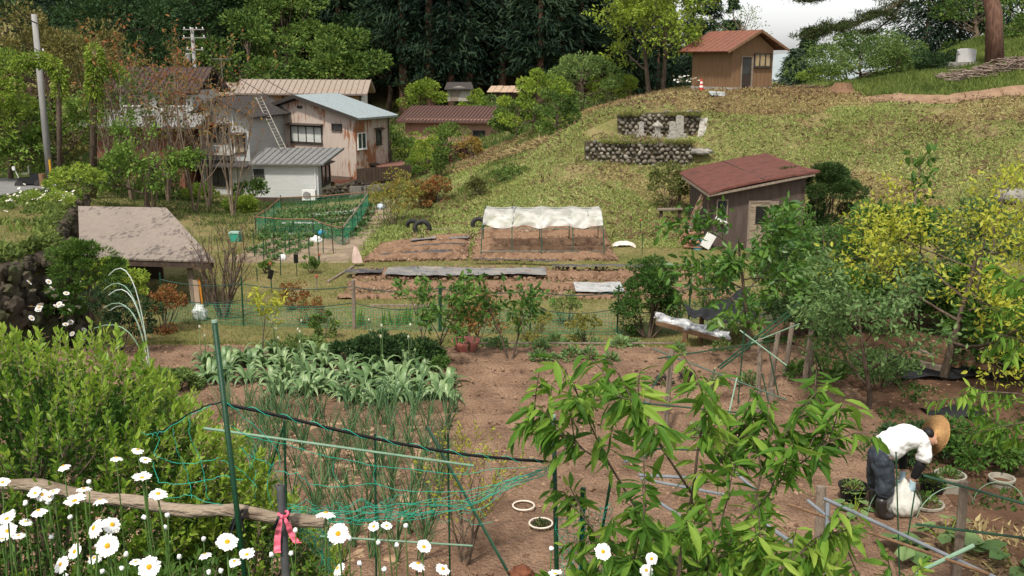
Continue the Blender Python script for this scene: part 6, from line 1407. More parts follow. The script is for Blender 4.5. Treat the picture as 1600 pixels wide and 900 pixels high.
# ------------------------------------------------------------------ small trees round the plot
L_FRU = LEAF('fruit_tree_leaves', [(.035,.09,.018), (.07,.15,.028), (.12,.21,.04)], .3, .45, 1.5)
FR = [dict(n=5, **{'from': .35}, ang=.55, lr=.75, w=.06, up=.03, seg=6, tip=.3), dict(n=4, **{'from': .35}, ang=.6, lr=.5, w=.1, up=.02, rr=.55), dict(w=.12, seg=3)]
def fsap(px, py, top, lab, mat, seed, leaf, r=.02, stems=2, keep=1, cfg=FR, lf=1.0, name='fruit_sapling', near=3, bark=BARK, spread=.35, up=.45, droop=.3, Yo=None, lean=(0, 0, 1)):
    p = G(px, py, near) if Yo is None else col(px, Yo, 0); H = at(px, top, p.y).z-p.z
    return skel_tree(name, lab, 'tree', p-Vector((0, 0, .03)), rg(seed), 0, cfg, H*.72*lf, r, bark, mat, leaf, stems=stems, spread=spread, up=up, keep=keep, droop=droop, lean=lean)
fsap(676, 566, 412, 'young fruit tree with big drooping leaves left at the back of the plot', L_FRU, 470, ('leaf', .13, 10, .05), .022, 3)
fsap(797, 566, 420, 'young fruit tree with two leafy arms right of the red planter', L_FRU, 471, ('leaf', .13, 9, .05), .022, 2)
fsap(412, 572, 440, 'thin sapling with yellow green leaves behind the strap leaved bed', L_YEL, 472, ('leaf', .09, 9, .04), .016, 1)
fsap(740, 548, 462, 'slender shrub with reddish young leaves between the two fruit trees', L_RED, 473, ('leaf', .085, 12, .04), .014, 4, Yo=19)
for i, (px, Y, H, lab) in enumerate(((480, 22.5, .75, 'orange tinged shrub beside the thick fence post'), (497, 21.0, .62, 'darker small shrub left of the thick fence post'), (833, 20.6, .95, 'golden orange shrub behind the net right of the red planter'), (915, 20.4, .8, 'thin yellow shrub behind the net fence near the dense bush'), (452, 24, .8, 'rust coloured shrub above the yellow sapling'), (722, 20.6, .7, 'rust coloured shrub left of the red leaved sapling'), (1120, 23, .85, 'green shrub above the black tarp'), (890, 22.5, .9, 'straggly pale green shrub before the long bed'), (480, 29, .6, 'small dark conifer shrub below the pink cloth'), (410, 29, .5, 'green tuft near the black card stakes'))):
    shrub('garden_shrub', lab, 'shrub', col(px, Y), rg(480+i), H, H*.42, (L_RED if i in (0, 4, 5) else bpy.data.materials['golden_green_leaves'] if i in (2, 3) else L_MID if i != 7 else L_GREY), BARK, 900, 12, .06, lump=.3, stems=6, sr=.01)
shrub('dense_bush', 'dense dark green bush at the left end of the silver tarp', 'bush', G(1012, 528), rg(495), 1.72, .66, LEAF('dense_bush_leaves', [(.03,.075,.018), (.055,.125,.025), (.09,.175,.035)], .3, .5, 1.2), BARK, 11000, 34, .062, lump=.3, sr=.025, low=.55)
CH2 = [dict(n=9, **{'from': .25}, ang=1.0, lr=.62, w=.08, up=.03, seg=6, tip=.3), dict(n=5, **{'from': .3}, ang=.7, lr=.55, w=.12, up=.02, rr=.5), dict(w=.12, seg=3)]
fsap(1168, 552, 340, 'leafy cherry tree growing in front of the dark shed', LEAF('cherry_green', [(.035,.10,.015), (.075,.17,.025), (.14,.25,.04)], .35, .4, 1.2, spec=.4), 500, ('leaf', .165, 30, .08), .05, 1, cfg=CH2, lf=1.2, name='cherry_tree')
fsap(1290, 520, 320, 'bright green tree between the shed and the yellow persimmon', L_FRU, 501, ('leaf', .10, 26, .07), .045, 2, cfg=CH2, lf=1.1, name='plum_tree', Yo=21)
L_QUI = LEAF('grey_green_quince_leaves', [(.05,.10,.03), (.09,.16,.05), (.16,.25,.09)], .3, .5, 1.2)
fsap(1357, 645, 425, 'grey green leaved fruit tree with a thin trunk behind the gardener', L_QUI, 502, ('leaf', .09, 60, .11), .045, 1, cfg=CH2, lf=1.25, name='quince_tree', up=.35)
fsap(1265, 560, 400, 'grey green tree behind the thick grey stakes', L_QUI, 503, ('leaf', .08, 30, .09), .04, 2, cfg=CH2, lf=1.0, name='quince_tree', Yo=18.5)
PERS = [dict(n=9, **{'from': .28}, ang=1.2, lr=.95, w=.07, up=.04, seg=7, tip=.35, taper=.3), dict(n=7, **{'from': .25}, ang=.75, lr=.6, w=.14, up=.05, rr=.5), dict(n=3, **{'from': .2}, ang=.8, lr=.55, w=.15, up=.04, rr=.5), dict(w=.12, seg=3, up=.1)]
fsap(1472, 598, 330, 'broad persimmon tree with bright yellow young leaves in the orchard', LEAF('persimmon_yellow_leaves', [(.12,.19,.022), (.27,.33,.035), (.46,.46,.055), (.34,.38,.045)], .4, .45, 1.1, spec=.3), 504, ('leaf', .088, 26, .09), .075, 1, cfg=PERS, lf=1.3, name='persimmon_tree', droop=0, up=.55, bark=BARK)
fsap(1560, 520, 330, 'green tree tinged with red behind the persimmon at the right edge', LEAF('red_tinged_leaves', [(.04,.08,.02), (.08,.14,.03), (.16,.10,.05)], .3), 505, ('leaf', .085, 30, .1), .05, 2, cfg=CH2, lf=1.15, name='rose_tree', Yo=24)
fsap(1470, 560, 420, 'lower green tree in the shade of the yellow persimmon', L_FRU, 506, ('leaf', .09, 30, .1), .04, 2, cfg=CH2, name='plum_tree', Yo=20)
for i, (px, Y, H, r_, lf, lab) in enumerate(((1400, 22.5, 2.3, 1.1, L_FRU, 'full green tree between persimmon and mown slope'), (1545, 21.5, 2.2, 1.1, L_QUI, 'grey green tree filling the gap right of the persimmon'), (1245, 23, 1.7, .8, L_FRU, 'round green tree at the right foot of the dark shed'), (1310, 24.5, 1.7, .9, L_QUI, 'pale green tree behind the bright plum tree'), (1585, 15.5, 1.5, .8, L_FRU, 'low dense tree at the right edge below the persimmon'), (1425, 18.8, 1.5, .9, L_QUI, 'grey green bush tree in the shade behind the persimmon trunk'), (1530, 18.2, 1.5, .8, L_FRU, 'leafy green bush tree right behind the timbers'), (1312, 18.6, 1.4, .8, L_FRU, 'rounded bush tree between the grey stakes and the quince trunk'))):
    lump_tree('orchard_tree', lab, 'tree', col(px, Y), rg(520+i), H, r_, H*.42, BARK, lf, 5200, 26, .10, tr=.04, shape='leaf', lump=.34)
shrub('orchard_shrub', 'low dark shrub in front of the black sheet by the persimmon trunk', 'shrub', col(1400, 15.2, .02), rg(507), .55, .6, L_QUI, BARK, 2600, 18, .06, lump=.3)
shrub('orchard_shrub', 'dense green plants right of the gardener by the buckets', 'shrub', col(1460, 12.3, .02), rg(508), .42, .55, L_DKB, BARK, 2400, 18, .07, lump=.3)
shrub('orchard_shrub', 'leafy green plants at the right edge above the green cane', 'shrub', col(1570, 12.2, .02), rg(509), .5, .7, L_FRU, BARK, 2600, 18, .07, lump=.3)
shrub('orchard_shrub', 'low plants left of the black sheet under the quince tree', 'shrub', col(1300, 15.6, .02), rg(510), .35, .5, L_FRU, BARK, 1400, 14, .06, lump=.3)

# ------------------------------------------------------------------ tarps and stakes
def world4(pts, Ys): return [at(px, py, Y) for (px, py), Y in zip(pts, Ys)]
BLKT = M('black_shade_cloth', (.008, .008, .009), (.018, .018, .02), 3, .55, .6, 7)
q = world4(((1066, 478), (1166, 446), (1182, 500), (1080, 494)), (20.4, 20.6, 19.0, 19.2)); rows = []
for j in np.linspace(0, 1, 16):
    a = q[0].lerp(q[3], j); b = q[1].lerp(q[2], j); rows.append([tuple(a.lerp(b, t)+Vector((0, -.22*math.sin(t*7+j*2)*.6, -.22*math.sin(math.pi*t)*(1-.5*j)+.04*math.sin(t*23+j*5)+.05*math.sin(j*9)))) for t in np.linspace(0, 1, 26)])
mb = MB(); mb.grid(np.array(rows)); tag(mb.obj('black_tarp', BLKT, shift=q[0], loc=q[0], smooth=True), 'black shade cloth sagging between stakes right of the dense bush', 'tarp')
a = at(1024, 497, 18.9); b = at(1138, 528, 17.9); root = thing('silver_roll', 'long silver plastic covered tunnel row with black underside', 'tarp', a)
rows = []
for i, t in enumerate(np.linspace(0, 1, 30)):
    c_ = (b-a)*t; rr = .115+.02*math.sin(t*19); rows.append([(c_.x+.02*math.sin(s*5+t*31), c_.y+rr*1.3*math.cos(s), c_.z+rr*math.sin(s)+.012*math.sin(s*7+t*40)) for s in np.linspace(-.2, math.pi+.3, 16)])
mb = MB(); mb.grid(np.array(rows)); mb.obj('silver_cover', M('silver_foil', (.42,.43,.45), (.62,.62,.62), 4, .28, .9, 9, c3=(.12,.12,.13), spec=.7, metal=.3), root, smooth=True)
mb = MB(); mb.bar(Vector((0, -.14, -.05)), b-a+Vector((0, -.14, -.05)), .05, .09); mb.obj('side_plank', BROWNWOOD, root)
def pole(label, p0, p1, r, mat, name='stake', cat='stake', tip=.9, n=7, group=None, bend=.0):
    p0 = Vector(p0); p1 = Vector(p1); d = p1-p0; s = Vector((-d.z, 0, d.x)).normalized()*bend
    mb = MB(); mb.tube([(0, 0, 0), d*.35+s, d*.7+s*.6, d], [r, r*.97, r*.95, r*tip], n); return tag(mb.obj(name, mat, loc=p0, smooth=False), label, cat, group)
def stakepx(label, base, top, r, mat=GREYWOOD, **k):
    b = G(*base); t = at(top[0], top[1], b.y+k.pop('dy', 0)); b = b-Vector((0, 0, .15)); return pole(label, b, t, r, mat, **k)
stakepx('thick grey stake at the left corner of the cane frame', (1041, 683), (1050, 541), .042, bend=.02)
stakepx('short grey stake where the low green rail meets the frame', (1003, 728), (1014, 605), .042)
stakepx('dark grey stake under the pale crossing canes', (1184, 634), (1188, 529), .04)
stakepx('leaning grey stake right of the crossing canes', (1202, 608), (1216, 520), .045)
stakepx('tall leaning grey stake farther back in the group', (1224, 596), (1238, 505), .045)
stakepx('tallest thick grey stake at the right of the group', (1256, 618), (1271, 493), .045, bend=.02)
stakepx('thin grey stake just behind the tallest one', (1268, 602), (1269, 537), .035)
stakepx('short sawn stump post in the cane frame', (1205, 632), (1205, 607), .06)
stakepx('sawn post top by the low green rail', (1185, 655), (1185, 634), .05)
stakepx('small sawn post among the chestnut leaves', (1134, 662), (1134, 647), .05)
stakepx('brown stake in front of the silver tunnel, right one', (1094, 538), (1097, 487), .055, BROWNWOOD)
stakepx('brown stake in front of the silver tunnel, left one', (1069, 536), (1073, 500), .06, BROWNWOOD)
stakepx('brown post behind the bush and the silver tunnel', (1058, 500), (1062, 465), .06, DARKWOOD)
stakepx('pale tall stake standing behind the black tarp edge', (1099, 480), (1104, 420), .045, GREYWOOD)
CN = .011
for lab, a_, Ya, b_, Yb, m in (('upper green cane running right and down from the left corner stake', (1020, 545), 13.4, (1229, 625), 12.6, GREENCANE), ('green cane from the left corner stake to the dark grey stake', (1028, 560), 13.0, (1211, 532), 14.6, GREENCANE), ('green cane sloping down left from the corner stake to the short stake', (1047, 557), 13.1, (1004, 633), 12.2, GREENCANE),
    ('bundle of long dark green canes rising to the right', (1122, 574), 14.4, (1250, 472), 16.0, GREENCANE), ('second long dark cane beside the bundle', (1126, 576), 14.3, (1253, 478), 16.0, GREENCANE), ('pale cane crossing down to the right over the others', (1156, 516), 14.4, (1229, 571), 14.0, PALECANE), ('pale cane rising to the right across the crossing', (1174, 536), 14.4, (1249, 506), 15.4, PALECANE),
    ('upright green cane left of the crossing', (1153, 630), 14.2, (1163, 517), 14.3, GREENCANE), ('pale short cane at the middle of the frame', (1107, 613), 13.6, (1117, 576), 13.2, PALECANE), ('pale cane tied below the upper green cane', (1138, 650), 12.6, (1152, 588), 12.9, PALECANE), ('short green cane leaning near the sawn stump', (1201, 630), 13.6, (1191, 584), 13.7, GREENCANE), ('leaning dark cane between the grey stakes', (1216, 618), 14.6, (1199, 537), 14.8, GREENCANE), ('dark thin cane leaning at the right of the stake group', (1293, 604), 15.4, (1268, 540), 15.2, GREENCANE),
    ('low green rail along the near side of the frame', (998, 629), 12.1, (1184, 648), 12.4, GREENCANE), ('second low green rail behind the chestnut leaves', (990, 700), 10.9, (1180, 706), 11.2, GREENCANE)):
    pole(lab, at(*a_, Ya), at(*b_, Yb), CN if 'bundle' not in lab else .014, m, name='garden_cane', cat='cane', tip=1, n=6)
GPIPE = M('grey_blue_steel_pipe', (.13, .15, .17), (.20, .22, .245), 5, .5, spec=.4)
for lab, a_, Ya, b_, Yb, m, r in (('long grey pipe rail passing in front of the gardener', (1288, 779), 8.6, (1560, 905), 6.9, GPIPE, .017), ('grey pipe running down right at the bottom centre right', (1190, 816), 7.6, (1312, 897), 7.0, GPIPE, .018), ('short grey pipe between the two front posts', (1262, 782), 8.6, (1314, 825), 8.2, GPIPE, .016), ('upright pale pipe with a rusty sleeve', (1292, 895), 7.9, (1293, 786), 8.2, GPIPE, .02), ('brown vine covered rod along the grey rail', (1232, 788), 8.5, (1545, 897), 6.9, BROWNWOOD, .014),
    ('green cane crossing the right edge above the straw', (1443, 743), 9.4, (1610, 790), 8.8, GREENCANE, .014), ('lower green cane at the right edge', (1431, 819), 9.3, (1610, 842), 8.8, GREENCANE, .014), ('pale green tied cane at the bottom right', (1430, 896), 7.2, (1522, 852), 7.2, PALECANE, .018), ('thin upright cane before the gardener', (1404, 850), 9.2, (1400, 706), 9.4, GREENCANE, .008), ('second thin cane leaning before the gardener', (1416, 853), 9.1, (1430, 766), 9.2, GREENCANE, .008),
    ('grey pipe among the chestnut leaves, upper left', (975, 722), 9.9, (1022, 706), 10.1, GPIPE, .016), ('horizontal grey pipe behind the chestnut leaves', (998, 742), 9.6, (1104, 748), 9.6, GPIPE, .018), ('grey pipe sloping right behind the chestnut leaves', (1001, 748), 9.5, (1142, 775), 9.3, GPIPE, .016), ('lower grey pipe sloping down right', (1022, 780), 9.3, (1076, 815), 8.9, GPIPE, .017), ('grey pipe at the right of the chestnut leaves', (1110, 706), 10.2, (1180, 765), 9.6, GPIPE, .016)):
    pole(lab, at(*a_, Ya) if 'upright' not in lab else toground(at(*a_, Ya), at(*b_, Yb)), at(*b_, Yb), r, m, name='pipe_rail' if m is GPIPE else 'garden_cane', cat='pipe' if m is GPIPE else 'cane', tip=1, n=8)
stakepx('grey front post where the pipes meet at the bottom', (1279, 905), (1283, 760), .055, dy=.1)
stakepx('round topped grey post at the lower right corner', (1494, 915), (1507, 752), .05, dy=.1)
p = at(1470, 590, 15.2); 
# timbers and black sheet under the persimmon
c_ = col(1490, 15.9, .1); root = thing('timber_pile', 'old timbers on a black sheet beside the persimmon trunk', 'timber', c_)
for k, (x, y, L_, a) in enumerate(((-.35, .2, 1.1, -.5), (-.05, .35, 1.2, -.5), (.3, .2, 1.3, -.45), (.45, -.1, 1.1, -.5))): mb = MB(); mb.box((x, y, .12+.02*k), (.10, L_, .08), a+1.2); mb.obj('beam', BROWNWOOD if k % 2 else GREYWOOD, root)
rows = [[(x, y, .04+.03*math.sin(x*9+y*5)+.0) for x in np.linspace(-.7, .85, 16)] for y in np.linspace(-.45, .5, 10)]; mb = MB(); mb.grid(np.array(rows)); mb.obj('black_sheet', BLKT, root, smooth=True)
c_ = col(1525, 13.9, .08); mb = MB(); rows = [[(x, y, .10+.05*math.sin(x*7)-.3*abs(y)) for x in np.linspace(-.42, .42, 12)] for y in np.linspace(-.25, .25, 8)]; mb.grid(np.array(rows)); tag(mb.obj('black_sheet', BLKT, loc=c_, smooth=True), 'black plastic heap in the shade below the timbers', 'plastic sheet')

# ------------------------------------------------------------------ the gardener
FOLD = bpy.data.textures.new('cloth_folds', 'CLOUDS'); FOLD.noise_scale = .11; FOLD.noise_depth = 2
def skin(name, J, E, mat, parent, sub=2):
    """J: (x,y,z,r[,r2]) joints, E: edges; one continuous skinned mesh"""
    me = bpy.data.meshes.new(name); me.from_pydata([j[:3] for j in J], E, []); me.update(); me.materials.append(mat)
    o = bpy.data.objects.new(name, me); COL.objects.link(o); o.parent = parent
    md = o.modifiers.new('skin', 'SKIN'); md.use_smooth_shade = True; md.branch_smoothing = .4
    lay = me.skin_vertices[0] if len(me.skin_vertices) else None
    for i, j in enumerate(J): lay.data[i].radius = (j[3], j[4] if len(j) > 4 else j[3])
    lay.data[0].use_root = True
    s = o.modifiers.new('sub', 'SUBSURF'); s.levels = sub; s.render_levels = sub
    if name in ('shirt', 'trousers'): s.levels = s.render_levels = 4; q = o.modifiers.new('folds', 'DISPLACE'); q.texture = FOLD; q.strength = .055; q.mid_level = .5
    return o
SKINM = M('skin', (.42, .24, .16), (.48, .28, .19), 3, .6)
gp = G(1372, 812); gp.z = .07
per = thing('person', 'stooping gardener in white shirt, dark trousers and straw hat holding a plastic sack', 'person', gp, R(12))
J = [(-.04, 0, .74, .10, .09), (.10, 0, .83, .09, .08), (.26, 0, .90, .09, .08), (.40, 0, .93, .07, .07), (.47, 0, .92, .055), (.53, 0, .90, .075), (.60, 0, .86, .095), (.665, 0, .80, .06),
     (.38, -.17, .88, .06), (.35, -.19, .68, .045), (.31, -.13, .44, .035), (.38, .17, .88, .06), (.37, .18, .68, .045), (.33, .10, .44, .035),
     (-.04, -.10, .68, .07), (-.02, -.12, .42, .05), (-.07, -.14, .14, .035), (-.05, -.14, .07, .03), (.04, -.145, .04, .02),
     (-.02, .10, .68, .07), (.02, .13, .42, .05), (.02, .145, .14, .035), (.04, .145, .07, .03), (.12, .15, .04, .02)]
E = [(0, 1), (1, 2), (2, 3), (3, 4), (4, 5), (5, 6), (6, 7), (3, 8), (8, 9), (9, 10), (3, 11), (11, 12), (12, 13), (0, 14), (14, 15), (15, 16), (16, 17), (17, 18), (0, 19), (19, 20), (20, 21), (21, 22), (22, 23)]
for s, w in ((-1, 10), (1, 13)):
    wx, wy, wz = J[w][:3]; J.append((wx-.01, wy, wz-.08, .032, .02)); pm = len(J)-1; E.append((w, pm))
    for k in range(4):
        fx = wx-.045+.025*k; L_ = (.055, .07, .065, .05)[k]; J.append((fx, wy+.012*s, wz-.12, .0085)); E.append((pm, len(J)-1)); J.append((fx+.004, wy+.0*s-.012*s, wz-.12-L_*.5, .008)); E.append((len(J)-2, len(J)-1)); J.append((fx+.004, wy-.035*s, wz-.12-L_*.75, .007)); E.append((len(J)-2, len(J)-1))
    J.append((wx+.035, wy-.02*s, wz-.08, .01)); E.append((pm, len(J)-1)); J.append((wx+.045, wy-.045*s, wz-.115, .008)); E.append((len(J)-2, len(J)-1))
skin('body', J, E, SKINM, per)
CLW = M('white_cotton_shirt', (.66, .66, .66), (.76, .76, .75), 4, .85, .35, 9)
CLD = M('dark_blue_work_trousers', (.018, .024, .034), (.035, .045, .058), 5, .6, .8, 12)
skin('shirt', [(-.05, 0, .76, .19, .16), (.08, 0, .85, .20, .165), (.22, 0, .93, .215, .165), (.36, 0, .96, .18, .15), (.445, 0, .945, .08, .08), (.37, -.18, .91, .105), (.365, -.21, .77, .085), (.355, -.21, .69, .082), (.37, .18, .91, .105), (.375, .21, .77, .085), (.37, .21, .69, .082)],
     [(0, 1), (1, 2), (2, 3), (3, 4), (3, 5), (5, 6), (6, 7), (3, 8), (8, 9), (9, 10)], CLW, per)
skin('trousers', [(-.07, 0, .71, .20, .17), (.0, 0, .78, .19, .15), (-.05, -.11, .64, .135), (-.03, -.13, .42, .11), (-.07, -.14, .24, .095), (-.02, .11, .64, .135), (.02, .14, .42, .11), (.02, .15, .24, .095)], [(0, 1), (0, 2), (2, 3), (3, 4), (0, 5), (5, 6), (6, 7)], CLD, per)
BOOT = M('black_rubber_boot', (.018, .015, .014), (.03, .026, .024), 3, .4, spec=.5)
for s, x in ((-1, -.07), (1, .02)):
    skin('boot', [(x, .145*s, .30, .085), (x-.005, .145*s, .16, .065), (x, .145*s, .06, .06, .055), (x+.10, .15*s, .04, .055, .04), (x+.17, .15*s, .035, .04, .03)], [(0, 1), (1, 2), (2, 3), (3, 4)], BOOT, per)
ARM = M('black_arm_cover', (.012, .012, .014), None, 3, .8); GLV = M('pale_blue_glove', (.38, .52, .60), (.46, .60, .66), 4, .6)
for s, w, sx in ((-1, 10, .355), (1, 13, .37)):
    wx, wy, wz = J[w][:3]
    skin('sleeve_cover', [(sx, .20*s, .72, .064), ((sx+wx)/2, (.2*s+wy)/2, .57, .055), (wx, wy, wz+.03, .045)], [(0, 1), (1, 2)], ARM, per)
    GJ = [(wx, wy, wz+.04, .042), (wx, wy, wz-.02, .038), (wx-.01, wy, wz-.08, .04, .026)]; GE = [(0, 1), (1, 2)]
    for k in range(4):
        fx = wx-.045+.025*k; L_ = (.055, .07, .065, .05)[k]; n0 = len(GJ); GJ += [(fx, wy+.012*s, wz-.12, .0115), (fx+.004, wy-.012*s, wz-.12-L_*.5, .011), (fx+.004, wy-.037*s, wz-.12-L_*.78, .009)]; GE += [(2, n0), (n0, n0+1), (n0+1, n0+2)]
    n0 = len(GJ); GJ += [(wx+.035, wy-.02*s, wz-.08, .013), (wx+.047, wy-.047*s, wz-.117, .010)]; GE += [(2, n0), (n0, n0+1)]
    skin('glove', GJ, GE, GLV, per)
skin('hair', [(.475, 0, .965, .05, .05), (.53, 0, .955, .085, .07), (.59, 0, .93, .085, .07)], [(0, 1), (1, 2)], M('black_hair', (.012, .01, .01), None, 3, .6), per)
Mh = Matrix.Rotation(R(112), 3, 'Y')
mb = MB(); hc = Vector((.645, 0, .915)); pr = [(.235, -.018), (.22, -.004), (.12, .012), (.092, .02), (.088, .075), (.06, .10), (.0001, .108)]
mb.lathe(hc, pr, 28, Mh); mb.lathe(hc-Mh @ Vector((0, 0, .008)), [(.234, -.018), (.12, .008), (.088, .018), (.084, .07), (.0001, .098)], 28, Mh)
mb.obj('straw_hat', M('straw_hat_weave', (.42, .22, .08), (.56, .33, .14), 14, .8, .6, 60), per, smooth=True)
for y in (-.032, .032):
    mb = MB(); mb.rock((.648, y, .84), .012, (1, 1, 1), 1, 1); mb.obj('eye', DARKMETAL, per)
mb = MB(); mb.rock((.672, 0, .825), .018, (1, .7, 1.3), 2, 1); mb.obj('nose', SKINM, per, smooth=True)
for y in (-.093, .093): mb = MB(); mb.rock((.585, y, .865), .025, (.7, .4, 1.2), 3, 1); mb.obj('ear', SKINM, per, smooth=True)
sp_ = G(1408, 814); sp_.z = .06; g = rg(520); V, F = ico(3); Vs = V*np.array([.19, .16, .17])+np.array([0, 0, .16]); top = np.clip((Vs[:, 2]-.2)/.14, 0, 1); Vs[:, :2] *= (1-.72*top)[:, None]; Vs[:, 2] += top*.14; Vs += (.018*fbm(V[:, 0]*5+V[:, 2]*3, V[:, 1]*5, 5, 3))[:, None]*V*1.5; Vs[:, 2] = np.maximum(Vs[:, 2], .01)
mb = MB(); mb.add(Vs, F); tag(mb.obj('plastic_sack', M('cloudy_white_plastic', (.50,.50,.46), (.62,.61,.56), 4, .4, .7, 10, c3=(.42,.38,.30)), loc=sp_, smooth=True), 'cloudy white plastic sack held shut by the gardener', 'sack')
# pots and hoops round the gardener
DIRT = SOIL_D; BLKP = M('black_pot_plastic', (.015, .015, .016), None, 3, .45); CREAM = M('cream_plastic', (.27, .25, .20), (.36, .33, .27), 4, .5, .2)
bucket('plant_bucket', 'greyish beige bucket with sprouts standing right of the gardener', lift(G(1481, 778), .05), .14, .17, .26, CREAM, False, soil=DIRT)
bucket('plant_pot', 'black pot with a pale weed left of the gardener', lift(G(1331, 790), .05), .13, .16, .22, BLKP, soil=DIRT)
bucket('plant_pot', 'black pot half hidden behind the plastic sack', lift(G(1455, 778), .05), .13, .15, .2, BLKP, soil=DIRT)
bucket('plant_pot', 'low white rimmed pot sunk in the soil right of the sack', lift(G(1447, 800), .04), .17, .18, .08, CREAM, soil=DIRT)
bucket('plant_pot', 'white rimmed pot at the right edge among leaves', lift(G(1563, 768), .05), .12, .14, .14, CREAM, soil=DIRT)
for i, (px, py) in enumerate(((1481, 755), (1330, 772), (1447, 795), (1455, 762))):
    p = G(px, py+22 if i != 2 else py+4); lowplant('potted_plant', ['feathery green sprouts in the greyish beige bucket', 'pale weed growing in the black pot by the gardener', 'small green plant in the low white rimmed pot', 'leafy plant in the black pot behind the sack'][i], lift(p, .26 if i == 0 else .22 if i in (1, 3) else .1), rg(530+i), .14, .12, L_FRU if i != 1 else L_GREY, 130, .045)
RING = M('dull_white_ring_plastic', (.60, .52, .42), (.70, .63, .54), 4, .5)
for i, (px, py, r_, lab, m) in enumerate(((818, 804, .125, 'white plastic ring lying on the bare soil', RING), (845, 832, .13, 'second white ring around a small herb at the green pole', RING))):
    p = lift(G(px, py), .105); mb = MB(); mb.tube([(r_*math.cos(t), r_*math.sin(t), .01) for t in np.linspace(0, 2*math.pi, 33)], .011, 6, False); tag(mb.obj('plastic_ring', m, loc=p, smooth=True), lab, 'ring')
lowplant('herb', 'small dark herb inside the second white ring', lift(G(845, 832), .04), rg(540), .11, .12, L_DKB, 260, .03)
for i, (a_, b_, hh, lab) in enumerate((((1355, 812), (1440, 806), .42, 'thin wire hoop arching in front of the sack'), ((1430, 822), (1520, 800), .35, 'second wire hoop over the low pot'), ((1520, 790), (1600, 800), .3, 'wire hoop at the right edge'))):
    a = G(*a_); b = G(*b_); P = [(b-a)*(.5-.5*math.cos(t))+Vector((0, 0, hh*math.sin(t)+.04)) for t in np.linspace(0, math.pi, 15)]; mb = MB(); mb.tube(P, .005, 5); tag(mb.obj('wire_hoop', PALECANE, loc=a, smooth=True), lab, 'hoop')

# hoops standing beside the shelter
g = rg(550); base = at(232, 560, 12.2); base.z = hz(base.x, base.y); root = thing('cane_bundle', 'bundle of green tunnel hoops and canes with pale curved tips below the shelter', 'hoops', base)
for k, (px, py) in enumerate(((170, 430), (163, 452), (170, 461), (162, 481), (172, 485), (147, 513))):
    t_ = at(px, py, 12.6)-base; k0 = Vector((g.uniform(-.05, .08), g.uniform(-.1, .1), 0)); mid = Vector((t_.x+ .33, t_.y-.1, t_.z+.0)); P = [k0*(1-t)**3+Vector((.02, 0, t_.z*.7))*3*t*(1-t)**2+(Vector((.0, 0, t_.z*1.22)))*3*t*t*(1-t)+t_*t**3 for t in np.linspace(0, 1, 14)]
    mb = MB(); mb.tube(P, .0065, 5); mb.obj('hoop', PALECANE if k % 2 else M('pale_grey_green_hoop', (.45,.5,.44), (.5,.55,.5), 3, .5) if 'pale_grey_green_hoop' not in bpy.data.materials else bpy.data.materials['pale_grey_green_hoop'], root)
for k in range(11): mb = MB(); mb.tube([(g.uniform(-.12, .1), g.uniform(-.1, .1), 0), (g.uniform(-.2, .05), g.uniform(-.1, .1), g.uniform(.55, 1.1))], .009, 5); mb.obj('cane', NETT if k % 3 == 0 else GREENCANE, root)
mb = MB(); mb.tube([(.02, -.05, .25), (-.09, -.05, .95)], .014, 6); mb.obj('white_tube', WHITEP, root)

# ------------------------------------------------------------------ bank at the left: bushes on the wall, shelter tools
lump_tree('conifer_shrub', 'dark green conifer shrub growing between the mossy wall and the faded roof', 'shrub', col(122, 18.2), rg(560), 2.25, .62, .55, BARK, LEAF('conifer_shrub_needles', [(.03,.07,.012), (.06,.12,.02), (.11,.19,.03)], .2, .5, 2), 9000, 24, .08, tr=.05, shape='needle', lump=.3)
lump_tree('shrub', 'loose light green bush leaning against the lower left corner of the faded roof', 'shrub', col(160, 19.5), rg(561), 2.0, .65, .6, BARK, L_FRESH, 2400, 20, .07, tr=.03, shape='leaf', lump=.26)
fsap(335, 470, 350, 'bare fan shaped shrub with rusty tips right of the shelter', L_RED, 562, ('diamond', .05, 2, .03), .05, 6, cfg=[dict(n=6, **{'from': .2}, ang=.35, lr=.8, w=.05, up=.03, seg=7, tip=.25), dict(n=4, **{'from': .3}, ang=.4, lr=.5, w=.08, up=.04), dict(w=.1, seg=3)], name='bare_shrub', Yo=23, spread=.4, bark=BARK)
shrub('maple_shrub', 'rusty red maple shrub under the shelter roof', 'shrub', col(235, 21.5), rg(563), 1.15, .65, L_RED, BARK, 2600, 20, .06, lump=.28)
for i, (px, py, Y, H, r_, lf, lab) in enumerate(((100, 560, 13.5, .9, .6, L_DKB, 'dark shrub at the foot of the mossy wall'), (70, 540, 14, 1.0, .5, L_FRU, 'leafy plant growing on the mossy wall below the daisies'), (200, 560, 13.5, .7, .5, L_FRU, 'green shrub around the bundle of hoops'), (250, 560, 15, .45, .4, L_GREY, 'pale leafy plant between the hoops and the plot'), (160, 500, 17, 1.3, .7, L_DKB, 'dark shaded bush between wall and shelter'), (30, 590, 12, .8, .5, L_DKB, 'dark bush at the left edge under the wall'), (60, 330, 33, .45, 1.0, L_FRESH, 'low fresh weeds on the bank under the daisies'))):
    shrub('shrub', lab, 'shrub', col(px, Y) if i != 1 else at(px+20, 530, 17.9), rg(570+i), H, r_, lf, BARK, 2400, 16, .065, lump=.28)
p = Vector((-7.75, 24.2, hz(-7.75, 24.2))); mb = MB(); mb.bar((0, 0, 0), (-.08, .1, .75), .03, .05); tag(mb.obj('orange_plank', M('orange_paint', (.6,.22,.02), None, 3, .5), loc=p), 'orange edged plank leaning at the shelter post', 'board')
